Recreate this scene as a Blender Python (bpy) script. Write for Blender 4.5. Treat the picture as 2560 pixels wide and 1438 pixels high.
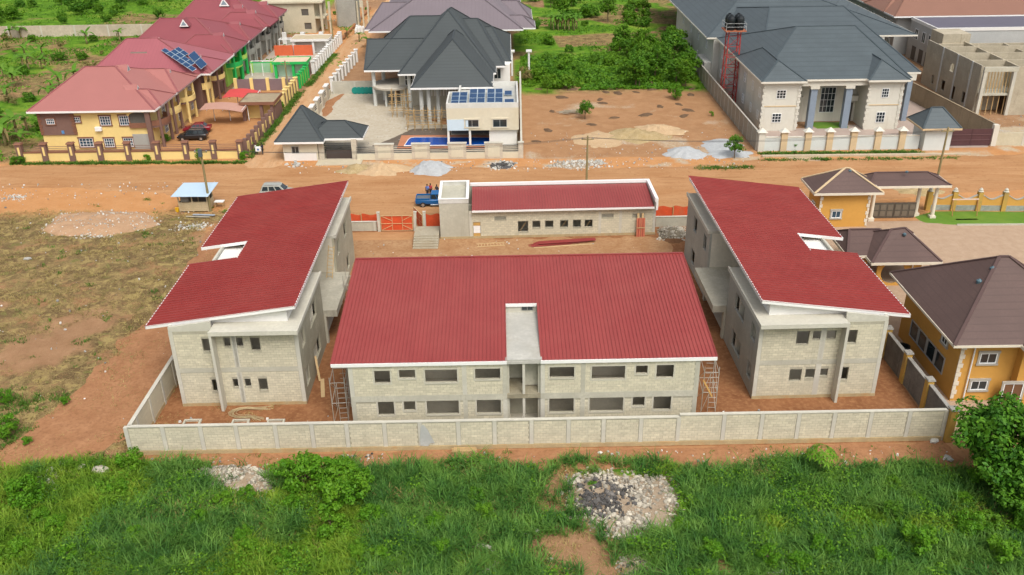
import bpy, bmesh, math, random
import numpy as np
from mathutils import Vector, Matrix
R = math.radians
random.seed(7); rng = np.random.default_rng(7)
for o in list(bpy.data.objects): bpy.data.objects.remove(o)
S = bpy.context.scene
COL = S.collection

# ------------------------------------------------------------------ camera
CF, CP, CR, CH = 2278.4, 0.4625, -0.0141, 42.466      # focal length in photo pixels, pitch, roll, height
cam = bpy.data.cameras.new('camera'); camo = bpy.data.objects.new('camera', cam); COL.objects.link(camo)
cam.sensor_width = 36; cam.lens = CF / 2560 * 36; cam.clip_end = 3000; cam.clip_start = .5
_c, _s = math.cos(CP), math.sin(CP); _cr, _sr = math.cos(CR), math.sin(CR)
_X, _U, _F = Vector((1, 0, 0)), Vector((0, _s, _c)), Vector((0, _c, -_s))
_r = _X * _cr + _U * _sr; _u = -_X * _sr + _U * _cr
camo.matrix_world = Matrix(((_r.x, _u.x, -_F.x, 0), (_r.y, _u.y, -_F.y, 0), (_r.z, _u.z, -_F.z, CH), (0, 0, 0, 1)))
S.camera = camo
# ------------------------------------------------------------------ sky and sun (overcast)
SUN_EL, SUN_AZ = R(56), R(158)                       # azimuth clockwise from +Y (behind the camera, to the right)
W = bpy.data.worlds.new('World'); S.world = W; W.use_nodes = True
nt = W.node_tree; nt.nodes.clear()
sky = nt.nodes.new('ShaderNodeTexSky'); sky.sky_type = 'NISHITA'; sky.sun_disc = False
sky.sun_elevation = SUN_EL; sky.sun_rotation = SUN_AZ; sky.dust_density = 6; sky.air_density = .75; sky.ozone_density = .6
bg = nt.nodes.new('ShaderNodeBackground'); bg.inputs[1].default_value = .16
out = nt.nodes.new('ShaderNodeOutputWorld'); hs = nt.nodes.new('ShaderNodeHueSaturation'); hs.inputs['Saturation'].default_value = .35   # overcast: a nearly neutral sky
nt.links.new(sky.outputs[0], hs.inputs['Color']); nt.links.new(hs.outputs[0], bg.inputs[0]); nt.links.new(bg.outputs[0], out.inputs[0])
sl = bpy.data.lights.new('sun', 'SUN'); sl.energy = 1.05; sl.angle = R(24); sl.color = (1, .92, .80)
so = bpy.data.objects.new('sun', sl); COL.objects.link(so)
_d = Vector((math.sin(SUN_AZ) * math.cos(SUN_EL), math.cos(SUN_AZ) * math.cos(SUN_EL), math.sin(SUN_EL)))
so.rotation_euler = _d.to_track_quat('Z', 'Y').to_euler(); so.location = (0, -20, 120)
vs = S.view_settings; vs.view_transform = 'Standard'; vs.look = 'None'; vs.gamma = 1; vs.exposure = 0.24; vs.use_curve_mapping = False
S.render.engine = 'CYCLES'; S.cycles.max_bounces = 7; S.cycles.diffuse_bounces = 5; S.cycles.transparent_max_bounces = 4

# ------------------------------------------------------------------ pixel -> place
def ray(px, py):
    a = (px - 1280) / CF; b = -(py - 719) / CF
    u = a * _cr - b * _sr; w = a * _sr + b * _cr
    return Vector((u, _c + w * _s, -_s + w * _c))
def G(px, py, z=0.0):
    d = ray(px, py); t = (z - CH) / d.z
    return Vector((d.x * t, d.y * t, z))
def onY(px, py, y):                                   # world plane y = const
    d = ray(px, py); t = y / d.y
    return d.x * t, CH + d.z * t
def onX(px, py, x):
    d = ray(px, py); t = x / d.x
    return d.y * t, CH + d.z * t

# ------------------------------------------------------------------ numpy noise
def _h(ix, iy, s):
    n = (ix.astype(np.int64) * 374761393 + iy.astype(np.int64) * 668265263 + s * 1442695041) & 0x7fffffff
    n = ((n ^ (n >> 13)) * 1274126177) & 0x7fffffff
    return ((n ^ (n >> 16)) & 0xffff) / 65535.0
def vn(x, y, s=0):
    ix, iy = np.floor(x), np.floor(y); fx, fy = x - ix, y - iy
    fx = fx * fx * (3 - 2 * fx); fy = fy * fy * (3 - 2 * fy)
    a, b, c, d = _h(ix, iy, s), _h(ix + 1, iy, s), _h(ix, iy + 1, s), _h(ix + 1, iy + 1, s)
    return (a * (1 - fx) + b * fx) * (1 - fy) + (c * (1 - fx) + d * fx) * fy
def fbm(x, y, sc=1., o=4, s=0):
    x = np.asarray(x, float) / sc; y = np.asarray(y, float) / sc; t = 0; a = .5; n = 0
    for k in range(o): t = t + a * vn(x, y, s + k * 17); n += a; x = x * 2.03 + 5.1; y = y * 2.03 + 1.7; a *= .5
    return t / n
def sdist(x, y, poly):                                # signed distance, positive inside
    x = np.asarray(x, float); y = np.asarray(y, float); d = np.full(x.shape, 1e9); ins = np.zeros(x.shape, bool)
    n = len(poly)
    for i in range(n):
        x0, y0 = poly[i][:2]; x1, y1 = poly[(i + 1) % n][:2]
        ex, ey = x1 - x0, y1 - y0; t = np.clip(((x - x0) * ex + (y - y0) * ey) / (ex * ex + ey * ey + 1e-12), 0, 1)
        d = np.minimum(d, np.hypot(x - x0 - t * ex, y - y0 - t * ey))
        if y0 != y1: ins ^= ((y0 > y) != (y1 > y)) & (x < (x1 - x0) * (y - y0) / (y1 - y0) + x0)
    return np.where(ins, d, -d)
def ss(a, b, x): t = np.clip((x - a) / (b - a), 0, 1); return t * t * (3 - 2 * t)

# ------------------------------------------------------------------ materials
def nodes(name):
    m = bpy.data.materials.new(name); m.use_nodes = True; t = m.node_tree; p = t.nodes['Principled BSDF']
    return m, t, p
def N(t, typ, **kw):
    n = t.nodes.new(typ)
    for k, v in kw.items():
        if k in ('inp',):
            for i, val in v.items(): n.inputs[i].default_value = val
        else: setattr(n, k, v)
    return n
def mixc(t, fac, a, b, mode='MIX'):
    n = t.nodes.new('ShaderNodeMix'); n.data_type = 'RGBA'; n.blend_type = mode
    for sock, v in ((n.inputs[0], fac), (n.inputs[6], a), (n.inputs[7], b)):
        if hasattr(v, 'links'): t.links.new(v, sock)
        elif isinstance(v, (int, float)): sock.default_value = v
        else: sock.default_value = (*v[:3], 1)
    return n.outputs[2]
def ramp(t, fac, p0, p1, c0=(0, 0, 0), c1=(1, 1, 1)):
    n = t.nodes.new('ShaderNodeValToRGB'); e = n.color_ramp.elements
    e[0].position = p0; e[1].position = p1; e[0].color = (*c0, 1); e[1].color = (*c1, 1)
    t.links.new(fac, n.inputs[0]); return n.outputs[0]
def noise(t, vec, scale, detail=5, rough=.6, dist=0):
    n = N(t, 'ShaderNodeTexNoise', inp={'Scale': scale, 'Detail': detail, 'Roughness': rough, 'Distortion': dist})
    if vec is not None: t.links.new(vec, n.inputs['Vector'])
    return n.outputs[0]
def objco(t): return t.nodes.new('ShaderNodeTexCoord').outputs['Object']
def geopos(t): return t.nodes.new('ShaderNodeNewGeometry').outputs['Position']
def bump(t, p, h, strength=.3, dist=.02):
    b = N(t, 'ShaderNodeBump', inp={'Strength': strength, 'Distance': dist}); t.links.new(h, b.inputs['Height']); t.links.new(b.outputs[0], p.inputs['Normal'])
def sc(c, k): return tuple(min(1, x * k) for x in c)
MATS = {}
def M(name, col=None, rough=.7, var=.18, dirt=None, scale=.6, streak=False, island=0, metal=0, bstr=.15, spec=.4, course=None):
    """weathered surface: two noises vary the colour, optional dirt tone, vertical streaks, per-piece variation"""
    if name in MATS: return MATS[name]
    m, t, p = nodes(name); L = t.links
    co = geopos(t)
    n1 = noise(t, co, scale, 6); n2 = noise(t, co, scale * 7, 4)
    c = mixc(t, ramp(t, n1, .3, .7), sc(col, 1 - var), sc(col, 1 + var))
    c = mixc(t, ramp(t, n2, .35, .75), c, sc(col, 1 - var * .9)) if var else c
    if dirt is not None:
        c = mixc(t, ramp(t, noise(t, co, scale * .45, 7, .65), .52, .74), c, dirt)
    if course:                                        # block courses that differ in tone, and blotches
        mp = N(t, 'ShaderNodeMapping'); mp.inputs['Scale'].default_value = (.55, .55, 4.4); L.new(co, mp.inputs[0])
        c = mixc(t, ramp(t, noise(t, mp.outputs[0], 1.0, 5, .7), .44, .66), c, course); c = mixc(t, ramp(t, noise(t, co, 1.1, 6, .75), .55, .70), c, sc(course, .9)); c = mixc(t, ramp(t, noise(t, co, 2.3, 5, .7), .60, .72), c, sc(col, 1.22))
    if streak:
        mp = N(t, 'ShaderNodeMapping'); mp.inputs['Scale'].default_value = (1.6, 1.6, .12); L.new(co, mp.inputs[0])
        c = mixc(t, ramp(t, noise(t, mp.outputs[0], 1.4, 6, .7), .56, .8), c, sc(streak if isinstance(streak, tuple) else col, .62 if streak is True else 1))
    if island:
        g = t.nodes.new('ShaderNodeNewGeometry'); oi = t.nodes.new('ShaderNodeObjectInfo')
        a = N(t, 'ShaderNodeMath', operation='ADD'); L.new(g.outputs['Random Per Island'], a.inputs[0]); L.new(oi.outputs['Random'], a.inputs[1])
        f = N(t, 'ShaderNodeMath', operation='FRACT'); L.new(a.outputs[0], f.inputs[0])
        c = mixc(t, f.outputs[0], mixc(t, .999, c, sc(col, 1 - island), 'MULTIPLY') if False else mixc(t, .5 * island / .3, c, sc(col, 1 - island * 1.6)), mixc(t, .4 * island / .3, c, sc(col, 1 + island)))
    if hasattr(c, 'links'): L.new(c, p.inputs['Base Color'])
    p.inputs['Roughness'].default_value = rough; p.inputs['Metallic'].default_value = metal
    p.inputs['Specular IOR Level'].default_value = spec
    if bstr: bump(t, p, n2, bstr, .01)
    MATS[name] = m; return m
def leafmat(name, c0=None, c1=None, c2=None, psc=.12, trans=.25, tint=False):
    if name in MATS: return MATS[name]
    m, t, p = nodes(name); L = t.links; g = t.nodes.new('ShaderNodeNewGeometry'); oi = t.nodes.new('ShaderNodeObjectInfo')
    a = N(t, 'ShaderNodeMath', operation='MULTIPLY_ADD'); L.new(oi.outputs['Random'], a.inputs[0]); a.inputs[1].default_value = .35; L.new(g.outputs['Random Per Island'], a.inputs[2])
    f = N(t, 'ShaderNodeMath', operation='FRACT'); L.new(a.outputs[0], f.inputs[0])
    fo = f.outputs[0]
    if tint:                                          # each tuft its own tone
        ta = N(t, 'ShaderNodeAttribute', attribute_name='tint'); mxf = t.nodes.new('ShaderNodeMix'); mxf.inputs[0].default_value = .72; L.new(fo, mxf.inputs[2]); L.new(ta.outputs['Fac'], mxf.inputs[3]); fo = mxf.outputs[0]
    c = mixc(t, fo, c0, c1)
    c = mixc(t, ramp(t, noise(t, g.outputs['Position'], psc, 5, .7), .42, .62), c, mixc(t, fo, sc(c1, .8), c2))
    L.new(c, p.inputs['Base Color']); p.inputs['Roughness'].default_value = .55; p.inputs['Specular IOR Level'].default_value = .25
    if trans:
        tr = t.nodes.new('ShaderNodeBsdfTranslucent'); L.new(c, tr.inputs[0]); mx = N(t, 'ShaderNodeMixShader', inp={0: trans})
        o = t.nodes['Material Output']; L.new(p.outputs[0], mx.inputs[1]); L.new(tr.outputs[0], mx.inputs[2]); L.new(mx.outputs[0], o.inputs[0])
    MATS[name] = m; return m
def glassmat(name, col=(.02, .03, .035)):
    if name in MATS: return MATS[name]
    m, t, p = nodes(name); p.inputs['Base Color'].default_value = (*col, 1); p.inputs['Roughness'].default_value = .06; p.inputs['Specular IOR Level'].default_value = .8
    MATS[name] = m; return m
def roofmat(name, col=(.1, .1, .1), kind='z', freq=2.7, rough=.6, depth=.03, var=.1, contrast=.25):
    """kind z: tile courses along the eaves; kind x / y: long ribs running down slopes facing y / x"""
    if name in MATS: return MATS[name]
    m, t, p = nodes(name); L = t.links; co = geopos(t)
    sx = N(t, 'ShaderNodeSeparateXYZ'); L.new(co, sx.inputs[0])
    g = t.nodes.new('ShaderNodeNewGeometry'); nn = N(t, 'ShaderNodeSeparateXYZ'); L.new(g.outputs['Normal'], nn.inputs[0])
    if kind == 'z': src = sx.outputs[2]
    else:
        ax = N(t, 'ShaderNodeMath', operation='ABSOLUTE'); L.new(nn.outputs[0], ax.inputs[0]); ay = N(t, 'ShaderNodeMath', operation='ABSOLUTE'); L.new(nn.outputs[1], ay.inputs[0])
        gt = N(t, 'ShaderNodeMath', operation='GREATER_THAN'); L.new(ax.outputs[0], gt.inputs[0]); L.new(ay.outputs[0], gt.inputs[1])
        mx = t.nodes.new('ShaderNodeMix'); L.new(gt.outputs[0], mx.inputs[0]); L.new(sx.outputs[0], mx.inputs[2]); L.new(sx.outputs[1], mx.inputs[3]); src = mx.outputs[0]
    ml = N(t, 'ShaderNodeMath', operation='MULTIPLY'); L.new(src, ml.inputs[0]); ml.inputs[1].default_value = freq
    fr = N(t, 'ShaderNodeMath', operation='FRACT'); L.new(ml.outputs[0], fr.inputs[0])
    n1 = noise(t, co, .35, 5); n2 = noise(t, co, 5, 3)
    c = mixc(t, ramp(t, n1, .3, .7), sc(col, 1 - var), sc(col, 1 + var)); c = mixc(t, ramp(t, n2, .3, .8), c, sc(col, 1 - var))
    if contrast: c = mixc(t, ramp(t, fr.outputs[0], .0, .22), sc(col, 1 - contrast), c)
    else:                                             # single sheets: each a shade apart, dust drifts
        oi = t.nodes.new('ShaderNodeObjectInfo'); c = mixc(t, oi.outputs['Random'], c, mixc(t, .4, c, sc(col, .78))); c = mixc(t, ramp(t, noise(t, co, .25, 8, .8), .42, .8), c, mixc(t, .12, col, (.42, .2, .15)))
    L.new(c, p.inputs['Base Color']); p.inputs['Roughness'].default_value = rough; bump(t, p, fr.outputs[0], .5, depth)
    MATS[name] = m; return m

# ------------------------------------------------------------------ mesh helpers
class MB:
    def __init__(s): s.v = []; s.f = []
    def add(s, vs, fs):
        b = len(s.v); s.v += [tuple(v) for v in vs]; s.f += [tuple(i + b for i in f) for f in fs]; return s
    def quad(s, *p): return s.add(p, [tuple(range(len(p)))])
    def box(s, x0, x1, y0, y1, z0, z1, taper=0):
        t = taper
        return s.add([(x0, y0, z0), (x1, y0, z0), (x1, y1, z0), (x0, y1, z0), (x0 + t, y0 + t, z1), (x1 - t, y0 + t, z1), (x1 - t, y1 - t, z1), (x0 + t, y1 - t, z1)],
                     [(0, 3, 2, 1), (4, 5, 6, 7), (0, 1, 5, 4), (1, 2, 6, 5), (2, 3, 7, 6), (3, 0, 4, 7)])
    def obox(s, c, d, w, h, L):                       # bar centred on c, direction d, width w, height h, length L
        d = Vector(d).normalized(); up = Vector((0, 0, 1)) if abs(d.z) < .95 else Vector((1, 0, 0))
        a = d.cross(up).normalized(); b = a.cross(d)
        P = []
        for e in (-L / 2, L / 2):
            for i, j in ((-1, -1), (1, -1), (1, 1), (-1, 1)): P.append(Vector(c) + d * e + a * (i * w / 2) + b * (j * h / 2))
        return s.add(P, [(3, 2, 1, 0), (4, 5, 6, 7), (0, 1, 5, 4), (1, 2, 6, 5), (2, 3, 7, 6), (3, 0, 4, 7)])
    def bar(s, p, q, w, h=None):
        p, q = Vector(p), Vector(q); return s.obox((p + q) / 2, q - p, w, h or w, (q - p).length)
    def prism(s, poly, z0, z1):
        n = len(poly); V = [(x, y, z0) for x, y in poly] + [(x, y, z1) for x, y in poly]
        return s.add(V, [tuple(reversed(range(n))), tuple(range(n, 2 * n))] + [(i, (i + 1) % n, n + (i + 1) % n, n + i) for i in range(n)])
    def tube(s, p, q, r, r2=None, n=8, cap=True):
        p, q = Vector(p), Vector(q); d = (q - p).normalized(); up = Vector((0, 0, 1)) if abs(d.z) < .95 else Vector((1, 0, 0))
        a = d.cross(up).normalized(); b = a.cross(d); r2 = r if r2 is None else r2; V = []
        for c, rr in ((p, r), (q, r2)):
            for k in range(n): V.append(c + (a * math.cos(2 * math.pi * k / n) + b * math.sin(2 * math.pi * k / n)) * rr)
        F = [(k, (k + 1) % n, n + (k + 1) % n, n + k) for k in range(n)]
        if cap: F += [tuple(reversed(range(n))), tuple(range(n, 2 * n))]
        return s.add(V, F)
    def lathe(s, prof, n=16, c=(0, 0)):               # prof: list of (r, z)
        V = []
        for r, z in prof:
            for k in range(n): V.append((c[0] + r * math.cos(2 * math.pi * k / n), c[1] + r * math.sin(2 * math.pi * k / n), z))
        F = [(i * n + k, i * n + (k + 1) % n, (i + 1) * n + (k + 1) % n, (i + 1) * n + k) for i in range(len(prof) - 1) for k in range(n)]
        F += [tuple(reversed(range(n))), tuple((len(prof) - 1) * n + k for k in range(n))]
        return s.add(V, F)
    def mesh(s, name, mat, smooth=False):
        me = bpy.data.meshes.new(name); me.from_pydata(s.v, [], s.f); me.update()
        if mat: me.materials.append(mat)
        if smooth: me.polygons.foreach_set('use_smooth', [True] * len(me.polygons))
        return me
    def build(s, name, mat, parent=None, smooth=False, bevel=0):
        me = s.mesh(name, mat, smooth)
        o = link(name, me, parent)
        if bevel: b = o.modifiers.new('bevel', 'BEVEL'); b.width = bevel; b.segments = 2; b.limit_method = 'ANGLE'
        return o
def link(name, me, parent=None, loc=None, rot=None, scale=None):
    o = bpy.data.objects.new(name, me); COL.objects.link(o)
    if parent: o.parent = parent
    if loc is not None: o.location = loc
    if rot is not None: o.rotation_euler = rot
    if scale is not None: o.scale = scale if hasattr(scale, '__len__') else (scale,) * 3
    return o
def tag(o, label=None, cat=None, group=None, kind=None):
    if label: o['label'] = label
    if cat: o['category'] = cat
    if group: o['group'] = group
    if kind: o['kind'] = kind
    return o
def thing(name, label, cat, loc=(0, 0, 0), rz=0, group=None):
    o = bpy.data.objects.new(name, None); COL.objects.link(o); o.location = loc; o.rotation_euler = (0, 0, rz); o.empty_display_size = .3
    return tag(o, label, cat, group)
def copy_tree(o, parent=None):
    c = o.copy(); COL.objects.link(c); c.parent = parent
    for ch in list(o.children): copy_tree(ch, c)
    return c
def np_mesh(name, V, F4, mat, parent=None, smooth=False):
    """V (n,3), F4 (m,4) quads"""
    me = bpy.data.meshes.new(name); me.vertices.add(len(V)); me.vertices.foreach_set('co', np.ascontiguousarray(V, np.float32).ravel())
    k = F4.shape[1]
    me.loops.add(F4.size); me.loops.foreach_set('vertex_index', np.ascontiguousarray(F4, np.int32).ravel())
    me.polygons.add(len(F4)); me.polygons.foreach_set('loop_start', np.arange(0, F4.size, k, dtype=np.int32))
    if smooth: me.polygons.foreach_set('use_smooth', np.ones(len(F4), bool))
    me.update(calc_edges=True); me.validate()
    if mat: me.materials.append(mat)
    return link(name, me, parent)
def wall_holes(mb, P, u0, u1, z0, z1, th, holes):
    """P(u, d, z) -> point; d from 0 (outer face) to th (inner face); real openings with reveals"""
    us = sorted({u0, u1} | {min(max(h[i], u0), u1) for h in holes for i in (0, 1)}); zs = sorted({z0, z1} | {min(max(h[i], z0), z1) for h in holes for i in (2, 3)})
    def solid(i, j):
        if i < 0 or j < 0 or i >= len(us) - 1 or j >= len(zs) - 1: return False
        a, b = (us[i] + us[i + 1]) / 2, (zs[j] + zs[j + 1]) / 2
        return not any(h[0] < a < h[1] and h[2] < b < h[3] for h in holes)
    for i in range(len(us) - 1):
        for j in range(len(zs) - 1):
            if not solid(i, j): continue
            a, b, c, d = us[i], us[i + 1], zs[j], zs[j + 1]
            mb.quad(P(a, 0, c), P(b, 0, c), P(b, 0, d), P(a, 0, d)); mb.quad(P(b, th, c), P(a, th, c), P(a, th, d), P(b, th, d))
            if not solid(i - 1, j): mb.quad(P(a, 0, c), P(a, 0, d), P(a, th, d), P(a, th, c))
            if not solid(i + 1, j): mb.quad(P(b, 0, c), P(b, th, c), P(b, th, d), P(b, 0, d))
            if not solid(i, j - 1): mb.quad(P(a, 0, c), P(a, th, c), P(b, th, c), P(b, 0, c))
            if not solid(i, j + 1): mb.quad(P(a, 0, d), P(b, 0, d), P(b, th, d), P(a, th, d))
_BLK = {}
def blockwork(parent, P, n, u0, u1, z0, z1, holes, mat, nsingle=300, bl=.46, bh=.225, gap=.024, proud=.014, zmax_single=1e9, euler=(0, 0, 0)):
    """running-bond blocks proud of a wall; whole blocks become parts of their own up to nsingle, the rest one joined part"""
    rest = MB(); single = []; k = 0; z = z0
    while z + bh <= z1 + .01:
        off = (k % 2) * bl / 2; u = u0 - off
        cuts = [(h[0] - .03, h[1] + .03) for h in holes if h[2] - .02 < z + bh and h[3] + .02 > z]
        while u < u1 - .05:
            segs = [(max(u, u0), min(u + bl, u1))]
            for c in cuts:
                ns = []
                for a, b in segs:
                    if c[1] <= a or c[0] >= b: ns.append((a, b)); continue
                    if c[0] > a: ns.append((a, c[0]))
                    if c[1] < b: ns.append((c[1], b))
                segs = ns
            for a, b in segs:
                if b - a < .09: continue
                pr = proud * random.uniform(.5, 1.3)
                if b - a > bl - .01 and len(single) < nsingle and z < zmax_single: single.append(((a + b) / 2, z + bh / 2, pr))
                else:
                    g = gap / 2; a += g; b -= g; c, d = z + g, z + bh - g
                    rest.add([P(a, 0, c), P(b, 0, c), P(b, 0, d), P(a, 0, d), P(a, -pr, c), P(b, -pr, c), P(b, -pr, d), P(a, -pr, d)],
                             [(4, 5, 6, 7), (0, 1, 5, 4), (1, 2, 6, 5), (2, 3, 7, 6), (3, 0, 4, 7)])
            u += bl
        z += bh; k += 1
    o = rest.build('blockwork', mat, parent); tag(o, kind='stuff')
    key = (bl, bh, mat.name)
    if key not in _BLK:
        _BLK[key] = MB().box(-bl / 2 + gap / 2, bl / 2 - gap / 2, -proud, .004, -bh / 2 + gap / 2, bh / 2 - gap / 2).mesh('block', mat)
    for u, z, pr in single:
        p = P(u, 0, z); link('block', _BLK[key], parent, p, euler)
    return o
def ribbed(mat, length, w=.92, ribs=3, h=.065, name='roof_sheet'):
    """one profiled metal sheet, x across, y down its length"""
    prof = []; pitch = w / ribs
    for k in range(ribs):
        a = k * pitch; prof += [(a, 0), (a + pitch * .76, 0), (a + pitch * .79, h), (a + pitch * .89, h), (a + pitch * .92, 0)]
    prof.append((w, 0)); n = len(prof); V = []; F = []
    for y in (0, length):
        for x, z in prof: V.append((x, y, z))
    for i in range(n - 1): F.append((i, i + 1, n + i + 1, n + i))
    mb = MB(); mb.add(V, F)
    return mb.mesh(name, mat)

# ================================================================== GROUND
def gmat():
    m, t, p = nodes('ground'); L = t.links; co = geopos(t)
    at = N(t, 'ShaderNodeAttribute', attribute_name='mask'); sp = N(t, 'ShaderNodeSeparateColor'); L.new(at.outputs['Color'], sp.inputs[0])
    n0 = noise(t, co, .09, 6); n1 = noise(t, co, .5, 6, .65); n2 = noise(t, co, 3.2, 5, .65); n3 = noise(t, co, 14, 4, .6)
    m5 = t.nodes.new('ShaderNodeMix'); m5.inputs[0].default_value = .45; L.new(n2, m5.inputs[2]); L.new(n3, m5.inputs[3]); n23 = m5.outputs[0]
    c = mixc(t, ramp(t, n1, .32, .68), (.25, .135, .07), (.38, .225, .125))                       # brown laterite
    c = mixc(t, ramp(t, n2, .4, .75), c, (.30, .18, .095)); c = mixc(t, ramp(t, n3, .55, .8), c, (.46, .30, .18))
    og = mixc(t, ramp(t, n1, .3, .7), (.48, .225, .085), (.54, .29, .13)); og = mixc(t, ramp(t, n2, .5, .8), og, (.40, .21, .10))
    c = mixc(t, at.outputs['Alpha'], c, og)
    pale = mixc(t, ramp(t, n2, .35, .7), (.42, .32, .20), (.50, .42, .31)); pale = mixc(t, ramp(t, n1, .5, .72), pale, (.42, .41, .37))
    def edge(sock, lo=.22, hi=.78, k=1.5):
        a = N(t, 'ShaderNodeMath', operation='MULTIPLY_ADD'); L.new(n23, a.inputs[0]); a.inputs[1].default_value = k
        b = N(t, 'ShaderNodeMath', operation='SUBTRACT'); L.new(sock, a.inputs[2]); L.new(a.outputs[0], b.inputs[0]); b.inputs[1].default_value = k * .5
        return ramp(t, b.outputs[0], lo, hi)
    c = mixc(t, edge(sp.outputs[2]), c, pale)
    n5 = noise(t, co, .8, 5, .7, .8); n6 = noise(t, co, .28, 6, .7)
    dry = mixc(t, ramp(t, n1, .44, .57), (.12, .078, .038), (.24, .17, .075)); dry = mixc(t, ramp(t, n5, .52, .60), dry, (.33, .255, .10)); dry = mixc(t, ramp(t, n5, .36, .43, (1, 1, 1), (0, 0, 0)), dry, (.155, .15, .045))
    dry = mixc(t, ramp(t, n3, .52, .68), dry, (.37, .29, .13)); dry = mixc(t, ramp(t, n2, .56, .66), dry, (.095, .055, .028)); dry = mixc(t, ramp(t, n6, .54, .62), dry, mixc(t, ramp(t, n2, .4, .6), (.25, .135, .065), (.34, .205, .105)))
    c = mixc(t, edge(sp.outputs[1]), c, dry)
    gr = mixc(t, ramp(t, n1, .35, .66), (.055, .14, .012), (.15, .30, .02)); gr = mixc(t, ramp(t, n2, .45, .75), gr, (.07, .16, .016)); gr = mixc(t, ramp(t, n0, .52, .68), gr, (.22, .30, .04))
    c = mixc(t, edge(sp.outputs[0]), c, gr)
    L.new(c, p.inputs['Base Color']); p.inputs['Roughness'].default_value = .95; p.inputs['Specular IOR Level'].default_value = .1
    mx = N(t, 'ShaderNodeMath', operation='ADD'); L.new(n2, mx.inputs[0]); L.new(n3, mx.inputs[1]); bump(t, p, mx.outputs[0], .6, .12)
    return m
XS = np.concatenate([[-2500, -900, -420, -250, -190], np.arange(-165, 150.1, .6), [180, 250, 420, 900, 2500]])
YS = np.concatenate([[-400, -100, 0, 25], np.arange(36, 100, .5), np.arange(100, 132, .6), np.arange(132, 285, 1.0), [300, 330, 400, 600, 1200, 3000]])
GX, GY = np.meshgrid(XS, YS)
LOT = [(2, 127), (36, 127), (36, 166), (30, 168), (2, 166)]
def gpoly(*pp): return [tuple(G(x, y)[:2]) for x, y in pp]
RUB = gpoly((1415, 1205), (1500, 1180), (1560, 1195), (1660, 1200), (1690, 1245), (1680, 1310), (1600, 1335), (1560, 1345), (1490, 1318), (1440, 1270))
RUB2 = gpoly((465, 1180), (570, 1160), (690, 1180), (680, 1225), (600, 1225))
PATCH = gpoly((1290, 1320), (1480, 1300), (1580, 1400), (1700, 1438), (1500, 1480), (1320, 1400))
PATCH2 = gpoly((1335, 1180), (1425, 1150), (1430, 1240), (1415, 1290), (1355, 1270))
BARE2 = gpoly((1380, 90), (1640, 78), (1660, 108), (1400, 118))
FIELD_EDGE = 53.2
def fg_edge(x): return 55.3 + 1.3 * (fbm(x, x * 0 + 3, 5, 3, 5) - .5) * 2 - 1.3 * ss(5, 24, x) + .8 * ss(-22, -30, x)
def masks(x, y):
    n = fbm(x, y, 9, 5, 3); n2 = fbm(x, y, 3, 4, 9)
    r = np.zeros_like(x); g = np.zeros_like(x); b = np.zeros_like(x); a = np.zeros_like(x)
    # left field
    lf = ss(-17, -21, x) * ss(112, 104, y)
    g = np.maximum(g, lf * ss(.36, .56, n + .10)); r = np.maximum(r, lf * ss(.62, .74, fbm(x, y, 4, 4, 21) + .10 * ss(70, 56, y)) * .38 * ss(78, 64, y))
    a = np.maximum(a, .35 * lf * ss(100, 110, y))
    # foreground meadow
    fg = ss(.4, -.4, y - fg_edge(x)); nr = np.maximum.reduce([ss(-.6, .3, sdist(x, y, q)) for q in (RUB, RUB2, PATCH, PATCH2)])
    hole = ss(.30, .20, fbm(x, y, 2.2, 3, 91)); g = np.maximum(g, fg * hole); r = np.maximum(r, fg * (1 - nr) * (1 - hole)); b = np.maximum(b, fg * np.maximum(ss(-.6, .3, sdist(x, y, RUB)), ss(-.6, .3, sdist(x, y, RUB2))) * .8)
    a = np.maximum(a, .5 * ss(.4, -.4, fg_edge(x) - y) * ss(60, 56, y))
    # road belt
    a = np.maximum(a, ss(99, 104, y) * ss(133, 127, y))
    # bare lot
    d = sdist(x, y, LOT); lot = ss(-.5, 1, d)
    b = np.maximum(b, .62 * lot * ss(.42, .66, fbm(x, y, 5, 5, 33) + .24 * ss(145, 128, y) - .16)); a = np.where(lot > .5, .25, a)
    b = np.maximum(b, ss(.5, .65, n2) * ss(120, 124, y) * ss(130, 126, y) * ss(-30, -20, x) * .7)
    # far vegetation
    far = ss(163, 170, y + 4 * n) * ss(1, 3, x) * ss(38, 36, x)
    far = np.maximum(far, ss(-72, -74, x) * ss(126, 131, y)); far = np.maximum(far, ss(222, 230, y) * (1 - ss(-52, -47, x) * ss(-29, -32, x)))
    far = np.maximum(far, ss(66, 69, x) * ss(195, 205, y)); far = np.maximum(far, ss(0, 2, x) * ss(168, 176, y) * ss(60, 40, x))
    bare = np.maximum(ss(-1, 1, sdist(x, y, BARE2)), .75 * ss(.56, .66, fbm(x, y, 14, 4, 41)))
    r = np.maximum(r, far * (1 - bare)); g = np.maximum(g, far * bare)
    g = np.maximum(g, far * ss(-72, -74, x) * ss(.5, .62, n) * .8); r = np.where((x < -74) & (y < 232) & (y > 126), r * (1 - .75 * ss(.42, .58, n)), r)
    a = np.maximum(a, ss(-52, -48, x) * ss(-31, -34, x) * ss(182, 188, y) * ss(262, 250, y))
    g = np.maximum(g, ss(222, 232, y) * ss(-30, -26, x) * ss(12, 4, x) * .9); r = np.where((y > 224) & (x > -28) & (x < 10), r * ss(.4, .62, n), r)
    # right
    b = np.maximum(b, ss(71, 73, x) * ss(148, 140, y) * ss(.35, .6, n2) * .9)
    return r, g, b, a
mr, mg, mb_, ma = masks(GX.ravel(), GY.ravel())
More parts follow.
